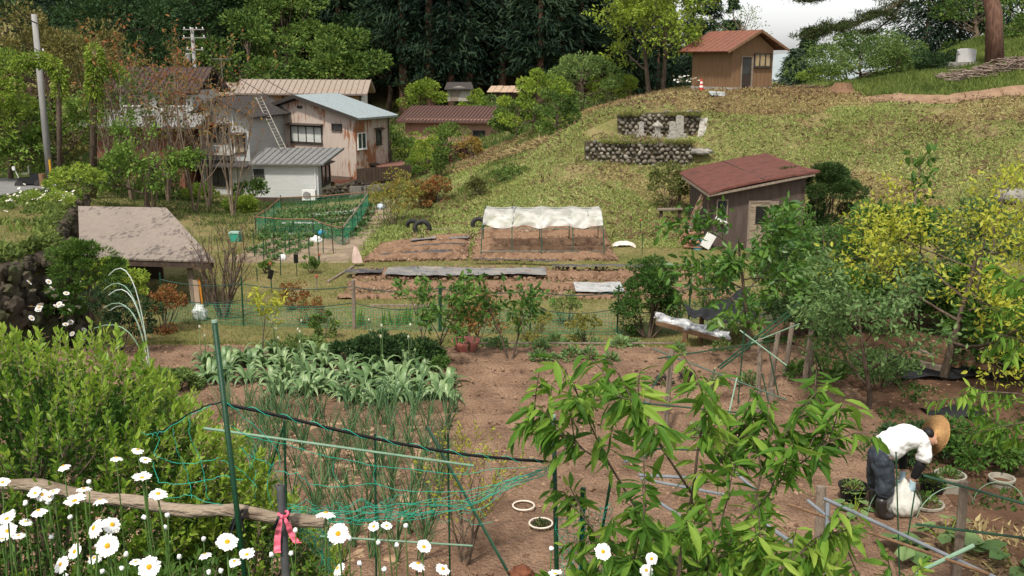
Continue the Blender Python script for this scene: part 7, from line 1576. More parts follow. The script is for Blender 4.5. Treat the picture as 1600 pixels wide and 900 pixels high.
mb = MB(); mb.bar((0, 0, 0), (-.05, .1, .7), .12, .03); tag(mb.obj('pale_plank', bpy.data.materials['pale_plank'], loc=p+Vector((-.12, 0, 0))), 'pale plank beside the orange edged one at the shelter', 'board')
p = at(312, 492, 22.8); p.z = hz(p.x, p.y); mb = MB(); mb.rock((0, 0, .16), .2, (1, .8, 1), 9, 2); tag(mb.obj('white_blue_sack', bpy.data.materials['white_woven_plastic'], loc=p, smooth=True), 'white sack with blue lower part beside the bare shrub', 'sack')
# daisies far away: one mesh each
mb = MB()
for k in range(9): a = k*2*math.pi/9; ca, sa = math.cos(a), math.sin(a); mb.add([(ca*.008, sa*.008, 0), (ca*.036-sa*.012, sa*.036+ca*.012, .004), (ca*.042, sa*.042, 0), (ca*.036+sa*.012, sa*.036-ca*.012, .004)], [(0, 1, 2, 3)])
fd = mb.obj('daisy', WHT); mb = MB(); mb.lathe((0, 0, .004), [(.013, 0), (.008, .006), (.0001, .008)], 6); fdc = mb.obj('centre', YEL, fd); fd['category'] = 'flower'
g = rg(580); first = True
def fardaisy(p, lab, grp, sc):
    global first
    if first: o = fd; first = False; o.location = p; o.scale = (sc,)*3; o['label'] = lab; o['group'] = grp
    else: o = copy_tree(fd, p, g.uniform(0, 6), sc, lab, grp, [(fdc, [])])
    o.rotation_euler = (g.uniform(.1, .9), g.uniform(-.5, .5), g.uniform(0, 6))
for k in range(120):
    t = g.uniform(0, 1); px = 8+115*t+g.normal(0, 4); py = 322-14*math.sin(t*3)+g.normal(0, 8); p = G(px, min(py, 340)); p.z += g.uniform(.1, .3)
    fardaisy(p, 'white daisy in the thick patch on the bank below the road, %s part' % ('left' if t < .35 else 'right' if t > .7 else 'middle'), 'daisies blooming thickly on the bank', 1.5)
for k in range(30):
    px = g.uniform(45, 132); py = g.uniform(440, 530); p = at(px, py, 8.15*.968*FPX/(800-px))
    fardaisy(p, 'white daisy among the plants on the %s of the mossy wall' % ('upper face' if py < 490 else 'lower face'), 'daisies growing on the mossy wall', 1.35)
for k in range(26):
    px = g.uniform(1045, 1098); p = at(px, g.uniform(118, 128), 54); p.z = max(p.z, hz(p.x, p.y)+.25)
    fardaisy(p, 'tiny white daisy on the crest between the maples and the cone', 'daisies on the hill crest', 1.6)
# ------------------------------------------------------------------ near foreground
# undergrowth on the near bank
cover('bank_undergrowth', 'tangled dark green undergrowth on the near bank under the daisies', LEAF('undergrowth_leaves', [(.02,.055,.015), (.04,.095,.022), (.07,.14,.03)], .25, .5, 2), 26000, rect(-4.2, -1.4, 2.4, 7.5), .055, 'leaf', 600, .9, .06, .5)
cover('bank_undergrowth', 'green leaves along the bottom of the near bank', LEAF('undergrowth_bright', [(.04,.09,.02), (.07,.14,.03), (.12,.2,.045)], .3, .5, 2), 9000, rect(-1.6, 3.5, 2.6, 5.6), .05, 'leaf', 601, .9, .05, .5)
# big shrub of upright leafy shoots
def shoot_shrub(label, c, rad, nsh, mat, seed, ln=.26, sz=.052, per=13, inner=9000, name='leafy_shrub', zmin=-.2):
    g = rg(seed); root = thing(name, label, 'shrub', Vector(c)-Vector((0, 0, rad[2]*.9))); o = root.location
    PP, DD = [], []; mb = MB(); cc = np.array(c)-np.array(o)
    lm = rdir(g, 26); lm[:, 2] = np.abs(lm[:, 2])
    for k in range(nsh):
        d = rdir(g, 1)[0]; d[2] = abs(d[2])*1.0 if g.uniform() < .72 else -abs(d[2])*.4
        d = unit(d); bump = .82+.28*np.max(lm @ d)**10+g.uniform(-.10, .06); e = cc+d*np.array(rad)*bump; dr = unit(d*.75+np.array([0, 0, .8])+rdir(g, 1)[0]*.25); l_ = ln*g.uniform(.6, 1.5); s = e-dr*l_*.9
        P = [s+dr*l_*t+np.array([0, 0, -.02])*t*t for t in (0, .35, .7, 1)]; mb.tube(P, [.0035, .003, .0024, .0015], 3, False)
        m = per; t = np.linspace(.12, 1.0, m); q = s+dr[None]*(l_*t)[:, None]; az = np.arange(m)*2.4+g.uniform(0, 6); a = unit(np.cross(dr, [.3, .2, 1])); b = np.cross(dr, a)
        D = (a[None]*np.cos(az)[:, None]+b[None]*np.sin(az)[:, None])*(1.0-.45*t)[:, None]+dr[None]*(.45+.7*t)[:, None]; PP.append(q); DD.append(D)
    for k in range(22):
        d = rdir(g, 1)[0]; d[2] = abs(d[2]); mb.tube([cc*[1, 1, 0], cc+d*np.array(rad)*.4, cc+d*np.array(rad)*.85], [.016, .01, .005], 4, False)
    mb.obj('shoots', BARK_P, root)
    S = np.vstack(PP); D = np.vstack(DD)
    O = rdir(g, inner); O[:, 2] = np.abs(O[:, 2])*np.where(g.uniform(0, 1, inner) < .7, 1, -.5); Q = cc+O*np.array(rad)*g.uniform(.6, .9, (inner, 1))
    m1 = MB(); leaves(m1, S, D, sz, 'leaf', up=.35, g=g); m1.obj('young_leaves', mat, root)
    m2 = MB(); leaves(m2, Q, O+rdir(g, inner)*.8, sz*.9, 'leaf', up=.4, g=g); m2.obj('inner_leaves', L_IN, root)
    return root
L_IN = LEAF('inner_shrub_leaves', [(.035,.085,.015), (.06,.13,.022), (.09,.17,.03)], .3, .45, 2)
L_SH = LEAF('bright_shrub_leaves', [(.09,.19,.02), (.16,.28,.03), (.25,.36,.045), (.31,.40,.07)], .4, .4, 1.0, spec=.35)
shoot_shrub('large bright green shrub of upright shoots filling the lower left', (-2.75, 5.3, 2.55), (1.25, .9, 1.08), 1300, L_SH, 610, .20, .044, 17, 22000)
shoot_shrub('lower part of bright shrub spreading behind the tall green pole', (-1.55, 5.3, 2.0), (.55, .5, .78), 380, L_SH, 611, .17, .038, 15, 6000)
shoot_shrub('small paler shrub at the left below the log rail', (-1.62, 4.1, 2.55), (.45, .35, .42), 120, L_IN, 612, .18, .042, 12, 3000)
g = rg(613); q = [at(42, 478, 5.0), at(60, 530, 5.0), at(90, 590, 5.1)]
# log rail, poles, pipe
LOGM = M('bleached_log', (.17, .125, .085), (.31, .245, .18), 5, .85, 1.0, 22, c3=(.14, .10, .07), stretch=(.5, 2, 2))
a = at(-40, 752, 4.6); b = at(508, 820, 4.25); c_ = a; P = [(b-a)*t+Vector((0, 0, .012*math.sin(t*9)-.01*math.sin(t*23))) for t in np.linspace(0, 1, 26)]
root = thing('log_rail', 'bleached log rail lashed across the front below the tall green pole', 'rail', a); mb = MB(); mb.tube(P, [.031+.003*math.sin(i*1.7)+.002*math.sin(i*3.1) for i in range(26)], 14); mb.obj('log', LOGM, root, smooth=True)
BLKR = M('black_tape_rope', (.01,.01,.011), None, 3, .45)
for px, Y in ((372, 4.28), (440, 4.2)):
    k = at(px, 812, Y)-a; mb = MB()
    for s in (-.018, 0, .02): mb.tube([k+Vector((s+.02*math.sin(t), .045*math.cos(t), .045*math.sin(t))) for t in np.linspace(0, 2*math.pi, 13)], .006, 5)
    if px == 372: mb.tube([k+Vector((0, -.04, .02)), k+Vector((.03, -.07, .05)), k+Vector((.05, -.08, -.02))], .005, 5); mb.tube([k+Vector((0, -.04, .02)), k+Vector((-.02, -.07, -.05))], .005, 5)
    mb.obj('lashing', BLKR, root)
GP = M('dark_green_coated_pole', (.006, .038, .016), (.008, .046, .02), 9, .45, .15, 60, stretch=(1, 1, 2), spec=.3)
def capped(label, b, t, r, mat, cap=None, name='green_pole'):
    b = toground(b, t); root = thing(name, label, 'pole', b); d = Vector(t)-Vector(b); mb = MB(); mb.tube([(0, 0, 0), d*.5, d], r, 12); mb.obj('shaft', mat, root, smooth=True)
    mb = MB(); n = d.normalized(); mb.tube([d-n*.006, d+n*.006], r*1.06, 12); mb.obj('end_cap', cap or M('pale_green_cap', (.30,.42,.32), None, 3, .5) if 'pale_green_cap' not in bpy.data.materials else (cap or bpy.data.materials['pale_green_cap']), root); return root
capped('tall dark green pole tied to the log rail', at(383, 905, 4.2), at(335, 502, 4.3), .0128, GP)
capped('dark green pole with a yellow twine bow right of the onions', at(870, 905, 4.6), at(865, 650, 4.7), .0115, GP)
t = at(438, 758, 4.15); b = toground(at(447, 905, 4.1), t); root = thing('grey_pipe_post', 'hollow grey pipe post with a pink ribbon tied at the log end', 'post', b); d = t-b
mb = MB(); n = d.normalized(); mb.tube([(0, 0, 0), d], .0185, 14, False); mb.tube([d, d-n*.05], .0145, 14, False); rw = [[tuple(d+(Vector((math.cos(q), math.sin(q), 0))*rr)) for q in np.linspace(0, 2*math.pi, 15)] for rr in (.0145, .0185)]; mb.grid(np.array(rw)); mb.obj('pipe', M('dark_grey_pipe', (.05,.055,.06), (.10,.10,.10), 8, .5), root, smooth=True)
PNK = M('pink_ribbon', (.70, .10, .17), (.78, .17, .24), 6, .6, .4, 20)
rib = thing('pink_ribbon', 'bright pink ribbon knotted on the grey pipe post, two tails hanging', 'ribbon', at(441, 806, 4.09))
for pts in (((441, 806), (437, 820), (434, 836), (433, 856), (434, 865)), ((443, 806), (450, 820), (455, 834), (462, 846), (466, 850))):
    rows = []
    for i, (px, py) in enumerate(pts):
        q = at(px, py, 4.085-.01*math.sin(i*2))-rib.location; w_ = .004+.011*min(1, i/1.5); rows.append([(q.x-w_, q.y-.004*math.sin(i*3), q.z), (q.x, q.y+.006, q.z+.002), (q.x+w_, q.y-.002, q.z+.006)])
    R2 = []
    for i in range(len(rows)-1):
        for t in np.linspace(0, 1, 5, endpoint=False): rr = np.array(rows[i])*(1-t)+np.array(rows[i+1])*t; rr[:, 1] += .003*math.sin((i+t)*7); R2.append(rr)
    R2.append(np.array(rows[-1])); mb = MB(); mb.grid(np.array(R2)); mb.obj('tail', PNK, rib, smooth=True)
mb = MB(); mb.tube([Vector((.022*math.cos(t), -.0+.022*math.sin(t)+.02, .004*math.sin(t*2))) for t in np.linspace(0, 2*math.pi, 13)], .006, 5); mb.rock((0, -.008, 0), .011, (1.3, .8, 1), 3, 1); mb.obj('knot', PNK, rib)
# rope, canes, twine net
pA = at(346, 630, 4.27); pB = at(866, 722, 4.62)
def cord(label, pts, r, mat, wig=0, seed=0, name='cord', wrap=None, n=60):
    g = rg(seed); P = np.array([tuple(p) for p in pts]); t = np.linspace(0, len(P)-1, n); i = np.minimum(t.astype(int), len(P)-2); f = (t-i)[:, None]
    P0 = P[np.maximum(i-1, 0)]; P1 = P[i]; P2_ = P[i+1]; P3 = P[np.minimum(i+2, len(P)-1)]
    Q = .5*((2*P1)+(-P0+P2_)*f+(2*P0-5*P1+4*P2_-P3)*f*f+(-P0+3*P1-3*P2_+P3)*f**3)
    if wig: Q += np.stack([fbm(t*3, t*0+seed, seed+1, 3), fbm(t*3, t*0+seed, seed+5, 3), fbm(t*3, t*0+seed, seed+9, 3)], 1)*wig
    return Q, r, mat
def cordobj(label, items, name, cat, loc, parent=None):
    mb = MB()
    for Q, r, m in items: mb.tube(Q, r, 5, False)
    return tag(mb.obj(name, items[0][2], parent, shift=None if parent else loc, loc=None if parent else loc, smooth=True), None if parent else label, None if parent else cat)
main = [pA, at(430, 648, 4.32), at(520, 670, 4.38), at(620, 692, 4.45), at(720, 709, 4.52), at(800, 717, 4.58), pB]
Q, r, m = cord('', main, .008, BLKR, n=80); cordobj('black rope stretched from the tall green pole to the pole with the bow', [(Q, r, m)], 'black_rope', 'rope', pA)
tq = np.arange(len(Q)); sp = Q+np.stack([0*tq, .012*np.cos(tq*.9), .012*np.sin(tq*.9)], 1)
cordobj('teal twine wound around the black rope', [(sp, .0017, NETT)], 'wound_twine', 'twine', pA)
Q, r, m = cord('', [pA, at(318, 636, 4.27), at(280, 656, 4.4), at(247, 676, 4.5)], .004, BLKR, .01, 3); cordobj('thin black cord from the tall pole down to the big shrub', [(Q, r, m)], 'black_rope', 'rope', pA)
net = thing('twine_net', 'loose teal twine net hanging from the black rope and gathered at the pipe post', 'net', pA)
def z3(x, y): return (350+x*.2888, 640+y*.2888)
g = rg(620); items = []
L1 = [(20, 80), (150, 150), (350, 190), (600, 265), (900, 310), (1300, 345), (1480, 325), (1790, 300)]; L2 = [(70, 195), (180, 265), (260, 290), (280, 330), (400, 350), (450, 390), (600, 420), (800, 405), (1000, 445), (1300, 440), (1558, 375), (1790, 300)]
def poly(L, j=0): return [at(*z3(x, y+g.normal(0, j)), 4.28+.34*max(0, x)/1790+g.normal(0, .012)) - pA for x, y in L]
items.append(cord('', poly(L1), .0017, NETT, .012, 1, n=90)); items.append(cord('', poly(L2), .0017, NETT, .015, 2, n=110))
for k in range(9):
    L = [(305, 530+g.uniform(-10, 25))]+[(x, y+g.uniform(-25, 35)) for x, y in ((430, 540+k*7), (600, 545+k*7), (850, 520+k*8), (1080, 520+k*6))]+[(1350, 460+k*9), (1558, 375+k*5), (1790, 300+k*4)]
    items.append(cord('', poly(L, 6), .0015, NETT, .02, 10+k, n=100))
for k in range(10):
    L = [(310+g.uniform(-15, 25), 525+g.uniform(-10, 40)), (400+g.uniform(-20, 60), 570+g.uniform(-30, 60)), (480+g.uniform(-60, 60), 650+g.uniform(-50, 60)), (540+g.uniform(-60, 40), 740+g.uniform(-50, 40)), (570+g.uniform(-50, 30), 880)]
    items.append(cord('', poly(L, 10), .0014, NETT, .03, 30+k, n=50))
for k in range(26):
    x0 = g.uniform(330, 1300); y0 = g.uniform(500, 600); items.append(cord('', poly([(x0, y0), (x0+g.uniform(20, 60), y0+g.uniform(-30, 30)), (x0+g.uniform(60, 130), y0+g.uniform(-50, 60)), (x0+g.uniform(120, 200), y0+g.uniform(-20, 40))]), .0013, NETT, .015, 60+k, n=16))
for x0, y0, y1 in ((265, 290, 530), (150, 150, 310), (1480, 325, 375), (1440, 235, 325), (1300, 225, 345), (600, 265, 420), (170, 310, 480), (100, 200, 330), (820, 300, 410)):
    items.append(cord('', poly([(x0, y0), (x0+g.uniform(-40, 40), (y0+y1)/2), (x0+g.uniform(-20, 50), y1)]), .0015, NETT, .01, 90+x0, n=14))
mb = MB()
for Q, r, m in items: mb.tube(Q, r, 4, False)
mb.obj('strands', NETT, net, smooth=True)
def z1(x, y): return (x/2, 450+y/2)
items = []
for L in ([(690, 360), (640, 370), (590, 400), (520, 440), (490, 455)], [(490, 455), (500, 480), (480, 520), (540, 540), (600, 550), (690, 530)], [(480, 545), (490, 600), (540, 610), (640, 600), (700, 590), (760, 600)], [(520, 660), (580, 650), (660, 670), (740, 690)], [(540, 440), (560, 520), (590, 600), (600, 660)], [(590, 400), (600, 480), (630, 540), (640, 610), (650, 660)], [(440, 450), (470, 460), (490, 455)], [(700, 350), (760, 400), (800, 440), (860, 500), (880, 560)], [(690, 540), (740, 560), (800, 620)]):
    items.append(cord('', [at(*z1(x, y), 4.35+g.normal(0, .02))-pA for x, y in L], .0017, NETT, .012, 200+len(items), n=30))
mb = MB()
for Q, r, m in items: mb.tube(Q, r, 4, False)
mb.obj('left_strands', NETT, net, smooth=True)
for lab, a_, Ya, b_, Yb, m, r in (('horizontal pale green cane under the black rope', (318, 669), 4.7, (740, 728), 5.0, PALECANE, .007), ('lower horizontal cane behind the daisies', (500, 838), 5.0, (738, 853), 5.2, PALECANE, .006), ('upright dark cane through the middle of the onions', (588, 905), 5.0, (586, 678), 5.0, GREENCANE, .006), ('upright cane near the left of the onions', (450, 905), 5.0, (444, 657), 4.9, GREENCANE, .007),
    ('slanting dark cane between onions and bare soil', (800, 905), 5.0, (668, 668), 5.3, GREENCANE, .009), ('short upright cane right of the slanting one', (703, 905), 5.4, (700, 677), 5.3, GREENCANE, .006), ('short slanting cane tied at the left cane', (420, 740), 5.0, (444, 664), 4.9, GREENCANE, .006), ('dark cane in the small net right of the bow pole', (908, 905), 4.7, (911, 762), 4.75, GP, .014), ('leaning dark cane at the right of the small net', (928, 905), 4.8, (954, 752), 4.8, GP, .008)):
    pole(lab, toground(at(*a_, Ya), at(*b_, Yb)) if a_[1] > 890 else at(*a_, Ya), at(*b_, Yb), r, m, name='garden_cane', cat='cane', tip=1, n=7)
c_ = at(870, 905, 4.62); root = thing('small_net', 'teal net panel between the bow pole and two dark canes', 'net', c_); mb = MB()
netpanel(mb, Vector((0, 0, 0)), at(912, 905, 4.68)-c_, .0, .44, .03, .0016, rg(630), .03, .6); netpanel(mb, at(912, 905, 4.68)-c_, at(950, 905, 4.76)-c_, .0, .42, .032, .0016, rg(631), .03, .6); mb.obj('mesh', NETT, root)
YT = M('yellow_twine', (.55,.42,.14), (.62,.5,.2), 5, .7); g = rg(632); c_ = at(864, 719, 4.6); mb = MB()
for k in range(8):
    a = g.uniform(0, 6.28); l_ = g.uniform(.03, .06); mb.tube([Vector((0, -.015, 0)), Vector((l_*math.cos(a)*.8-.01, -.03, l_*.5*math.sin(a)+.01)), Vector((l_*math.cos(a), -.035, l_*.6*math.sin(a)-.012)), Vector((l_*math.cos(a)*.5, -.02, -.02))], .0018, 4, False)
mb.tube([(.0, -.015, 0), (-.03, -.02, .03), (-.05, -.02, .07)], .0018, 4, False); tag(mb.obj('twine_bow', YT, loc=c_), 'yellow twine bow tied on the dark green pole', 'twine')

# twiggy shrub behind the net
TW = [dict(n=7, **{'from': .2}, ang=.4, lr=.75, w=.07, up=.03, seg=7, tip=.25), dict(n=5, **{'from': .3}, ang=.5, lr=.5, w=.12, up=.04), dict(w=.12, seg=3)]
p = G(727, 893); H = at(735, 655, p.y).z-p.z
skel_tree('twiggy_shrub', 'thin twiggy shrub with tiny yellow green leaves behind the teal net', 'shrub', p, rg(640), 0, TW, H*.62, .016, BARK, LEAF('tiny_yellow_leaves', [(.25,.28,.03), (.38,.40,.05)], .4), ('leaf', .04, 6, .015), stems=4, spread=.35, up=.2)
# ---- chestnut sapling
L_CH = LEAF('chestnut_leaves', [(.05,.12,.015), (.09,.20,.025), (.19,.32,.045), (.30,.40,.07)], .4, .55, 1.5, spec=.15)
g = rg(650)
def z5(x, y): return (780+x/3, 600+y/3)
rootp = at(1078, 1010, 4.2); ch = thing('chestnut_sapling', 'chestnut sapling with long drooping toothed leaves in the right foreground', 'tree', (rootp.x, rootp.y, hz(rootp.x, rootp.y)-.03)); o_ = ch.location
def stem(pts, Ys, r0, r1=.0025): 
    P = [at(px, py, Y)-o_ for (px, py), Y in zip(pts, Ys)]; return P, r0, r1
base = (1078, 1010)
S = [stem([base, (1060, 897), (1070, 830), (1082, 773), (1090, 707), (1100, 650), (1103, 612)], [4.2, 4.2, 4.2, 4.2, 4.15, 4.1, 4.1], .012),
     stem([(1082, 773), (1046, 718), (1018, 675), (1000, 645), (985, 625), (960, 618)], [4.2, 4.1, 4.0, 4.0, 3.95, 3.9], .006),
     stem([base, (1047, 897), (1023, 840), (985, 780), (953, 727), (930, 680), (907, 630), (897, 600)], [4.2, 4.2, 4.25, 4.3, 4.3, 4.3, 4.25, 4.2], .009),
     stem([(953, 727), (915, 705), (880, 680), (850, 665), (830, 655)], [4.3, 4.3, 4.35, 4.4, 4.4], .005),
     stem([base, (1110, 897), (1140, 850), (1175, 800), (1225, 745), (1275, 705), (1310, 680)], [4.2, 4.1, 4.1, 4.05, 4.0, 4.0, 4.0], .009),
     stem([(1175, 800), (1190, 740), (1215, 690), (1250, 650), (1290, 632)], [4.05, 4.1, 4.15, 4.15, 4.2], .006),
     stem([(1082, 773), (1120, 730), (1150, 690), (1170, 660)], [4.2, 4.3, 4.3, 4.35], .005),
     stem([base, (1090, 930), (1105, 880), (1125, 820), (1140, 770)], [4.2, 4.0, 3.9, 3.8, 3.8], .007),
     stem([base, (1010, 960), (975, 900), (940, 850), (910, 800), (890, 760)], [4.2, 4.3, 4.35, 4.4, 4.45, 4.5], .007),
     stem([base, (1160, 950), (1220, 890), (1270, 850), (1330, 825)], [4.2, 4.0, 3.95, 3.9, 3.9], .007),
     stem([base, (1010, 930), (990, 880), (1000, 830), (1010, 790)], [4.2, 4.0, 3.9, 3.85, 3.85], .006),
     stem([base, (1180, 960), (1200, 920), (1195, 870), (1180, 830)], [4.2, 4.0, 3.8, 3.8, 3.8], .006)]
mb = MB(); PP, DD, SS = [], [], []
def leafy(P, n, t0=.25, sz=.112):
    P = np.array([tuple(q) for q in P]); t = (t0+(1-t0)*np.linspace(0, 1, n)**.85)*(len(P)-1); i = np.minimum(t.astype(int), len(P)-2); q = P[i]+(P[i+1]-P[i])*(t-i)[:, None]; d = unit(P[i+1]-P[i])
    s = unit(np.cross(d, [0, 0, 1.])); alt = np.where(np.arange(n) % 2 == 0, 1, -1)[:, None]
    D = s*alt*g.uniform(.4, 1, (n, 1))+d*g.uniform(.2, .8, (n, 1))+np.array([0, 0, -.72])+rdir(g, n)*.4; k = t/(len(P)-1) > .93; D[k] += np.array([0, 0, .7])
    PP.append(q); DD.append(D); SS.append(np.full(n, sz)*np.where(k, .75, 1))
for P, r0, r1 in S:
    mb.tube(P, np.linspace(r0, r1, len(P)), 6, False); leafy(P, 32, .25)
    Pn = np.array([tuple(q) for q in P])
    for k in range(10):
        t = g.uniform(.25, .97)*(len(P)-1); i = min(int(t), len(P)-2); a = Pn[i]+(Pn[i+1]-Pn[i])*(t-i); d = unit(unit(Pn[i+1]-Pn[i])+rdir(g, 1)[0]*.9+np.array([.05, -.1, .15])); l_ = g.uniform(.11, .27); b = a+d*l_; mid = (a+b)/2+np.array([0, 0, .02]); mb.tube([a, mid, b], [.003, .0025, .0015], 4, False); leafy([a, mid, b+np.array([0, 0, -.01])], 11, .12, .105)
mb.obj('stems', BARK, ch, smooth=True)
mb = MB(); leaves(mb, np.vstack(PP), np.vstack(DD), np.concatenate(SS)*1.05, 'lance', up=.5, var=.42, g=g); mb.obj('foliage', L_CH, ch)
# leafy plants under the chestnut and bottom right
shoot_shrub('dense low growth under the chestnut sapling at the bottom', (.98, 4.6, 2.25), (1.0, .35, .55), 150, L_CH, 655, .2, .09, 9, 1500, name='undergrowth_shrub')
p = at(1398, 905, 4.4); root = thing('chestnut_shoot', 'low chestnut shoot at the bottom edge left of the grey pipe', 'tree', (p.x, p.y, hz(p.x, p.y))); g = rg(656); PP, DD, SS = [], [], []; mb = MB(); o_ = root.location
for pts in (((1398, 1000), (1395, 905), (1385, 865)), ((1398, 1000), (1420, 905), (1440, 885)), ((1398, 1000), (1350, 920), (1320, 850), (1315, 825))):
    P = [at(*q, 4.3)-o_ for q in pts]; mb.tube(P, [.005, .004, .002], 4, False) if len(P) == 3 else mb.tube(P, [.005, .004, .003, .002], 4, False); leafy(P, 16, .4)
mb.obj('stems', BARK, root); mb = MB(); leaves(mb, np.vstack(PP), np.vstack(DD), np.concatenate(SS), 'lance', up=.6, g=g); mb.obj('foliage', L_CH, root)
# tree leaning in from the right edge
p = at(1720, 700, 8.2); rt = thing('edge_tree', 'drooping leaved tree reaching in from the right edge of the plot', 'tree', (p.x, p.y, hz(p.x, p.y))); g = rg(660); o_ = rt.location; mb = MB(); PP, DD, SS = [], [], []
for pts in (((1720, 905), (1715, 700), (1690, 560), (1640, 470), (1600, 440), (1570, 430)), ((1700, 620), (1640, 560), (1590, 530), (1555, 520)), ((1690, 560), (1640, 520), (1590, 490), (1560, 480)), ((1715, 700), (1650, 640), (1590, 615), (1545, 612), (1500, 620)), ((1715, 700), (1650, 670), (1600, 660), (1560, 668)), ((1715, 740), (1650, 690), (1590, 685), (1530, 640))):
    P = [at(*q, 8.2-.1*i)-o_ for i, q in enumerate(pts)]; mb.tube(P, np.linspace(.03 if len(P) == 6 else .012, .004, len(P)), 6, False); leafy(P, 26, .3, .13)
    for k in range(6):
        i = len(P)-2-k % 3; a = P[i].lerp(P[i+1], g.uniform(0, 1)); b = a+Vector((g.uniform(-.35, .1), g.uniform(-.2, .2), g.uniform(-.15, .2))); mb.tube([a, b], [.004, .002], 4, False); leafy([a, a.lerp(b, .5), b], 12, .2, .12)
mb.obj('branches', BARK, rt, smooth=True); mb = MB(); leaves(mb, np.vstack(PP), np.vstack(DD), np.concatenate(SS), 'lance', up=.5, g=g); mb.obj('foliage', L_CH, rt)
# big round leaves bottom right
for i, (px, py, Y, s, lab) in enumerate(((1480, 850, 8.2, .22, 'large round leaved butterbur behind the round topped post'), (1585, 885, 7.6, .26, 'large pale round leaves in the bottom right corner'), (1405, 795, 9.8, .13, 'small round leaved plant before the plastic sack'), (1335, 800, 9.9, .13, 'vine with round leaves around the front post'), (1420, 870, 7.8, .2, 'round leaves beside the pale tied cane'))):
    p = G(px, py+8); g = rg(670+i); root = thing('round_leaf_plant', lab, 'plant', p); n = 16; a = g.uniform(0, 6.28, n); r_ = g.uniform(.05, s*1.5, n); Q = np.stack([np.cos(a)*r_, np.sin(a)*r_, g.uniform(.1, .28, n)], 1); mb = MB()
    for q in Q: mb.tube([(0, 0, 0), q*[.6, .6, .8], q], .005, 4, False)
    mb.obj('stalks', L_FRESH, root); mb = MB(); leaves(mb, Q-np.stack([np.cos(a), np.sin(a), 0*a], 1)*s*.3, np.stack([np.cos(a), np.sin(a), 0*a-.15], 1), s, 'round', up=.85, g=g); mb.obj('leaf_blades', L_POT, root)
# ---- daisies close to the camera
PET = M('daisy_petal', (.80, .80, .78), (.72, .72, .70), 30, .55); STEM = LEAF('daisy_stem', [(.06,.12,.03), (.10,.18,.045)], .2)
def daisy(label, px, py, wpx, face, seed, group='ox-eye daisies in the left foreground', bud=False):
    g = rg(seed); Y = .057*FPX/max(wpx, 8)*(.55 if bud else 1)*g.uniform(.98, 1.02)*(1 if not bud else 1.0); Y = min(max(Y, 2.0), 3.6); p = at(px, py, Y); gz = hz(p.x, p.y)
    root = thing('daisy' if not bud else 'daisy_bud', label, 'flower', (p.x+g.uniform(-.05, .05), p.y+g.uniform(-.03, .05), gz), group=group); o = root.location
    hd = Vector(p)-o; nrm = (Vector(face).normalized()+Vector((g.uniform(-.35, .35), g.uniform(-.25, .3), .3))).normalized(); q = Vector((0, 0, 1)).rotation_difference(nrm).to_matrix()
    P = [Vector((0, 0, 0)), Vector((hd.x*.2, hd.y*.2, hd.z*.5)), Vector((hd.x*.8, hd.y*.8, hd.z*.88)), hd-nrm*.01]; mb = MB(); mb.tube(P, [.0035, .003, .0026, .0024], 5); mb.obj('stem', STEM, root, smooth=True)
    m = 9; t = g.uniform(.1, .85, m); Q = np.array([tuple(P[0]*(1-k)**2+P[1]*2*k*(1-k)+hd*k*k) for k in t]); mb = MB(); leaves(mb, Q, rdir(g, m)*[1, 1, .3]+[0, 0, .8], .055, 'needle', up=.1, g=g); mb.obj('stem_leaves', STEM, root)
    if bud:
        mb = MB(); mb.rock(hd, .0095, (1, 1, 1.15), seed, 1); mb.obj('bud', PET, root, smooth=True); return
    mb = MB(); n = 21; R0 = .0255*g.uniform(.85, 1.08); cup = g.uniform(-.9, .6)
    for k in range(n):
        a = k*2*math.pi/n+g.uniform(-.06, .06); L_ = R0*g.uniform(.88, 1.06); w_ = .0042*g.uniform(.85, 1.15); dz = g.uniform(-.003, .002)
        pts = []
        for rr, ww, zz in ((.24, .5, .001), (.6, 1, .001+cup*.005), (.9, .85, cup*.010+dz), (1.0, .35, cup*.012+dz*1.3)):
            for s in (-1, 0, 1): pts.append(q @ Vector((math.cos(a)*L_*rr-math.sin(a)*w_*ww*s, math.sin(a)*L_*rr+math.cos(a)*w_*ww*s, zz+(.0012 if s else 0)))+hd)
        mb.grid(np.array([tuple(v) for v in pts]).reshape(4, 3, 3))
    mb.obj('petals', PET, root, smooth=False)
    mb = MB(); mb.lathe(hd, [(.007, 0), (.0066, .002), (.004, .004), (.0001, .0045)], 12, q); mb.obj('centre', YEL, root, smooth=True)
    mb = MB(); mb.lathe(hd-nrm*.0015, [(.003, -.005), (.0075, -.001), (.008, 0)], 8, q); mb.obj('calyx', STEM, root)
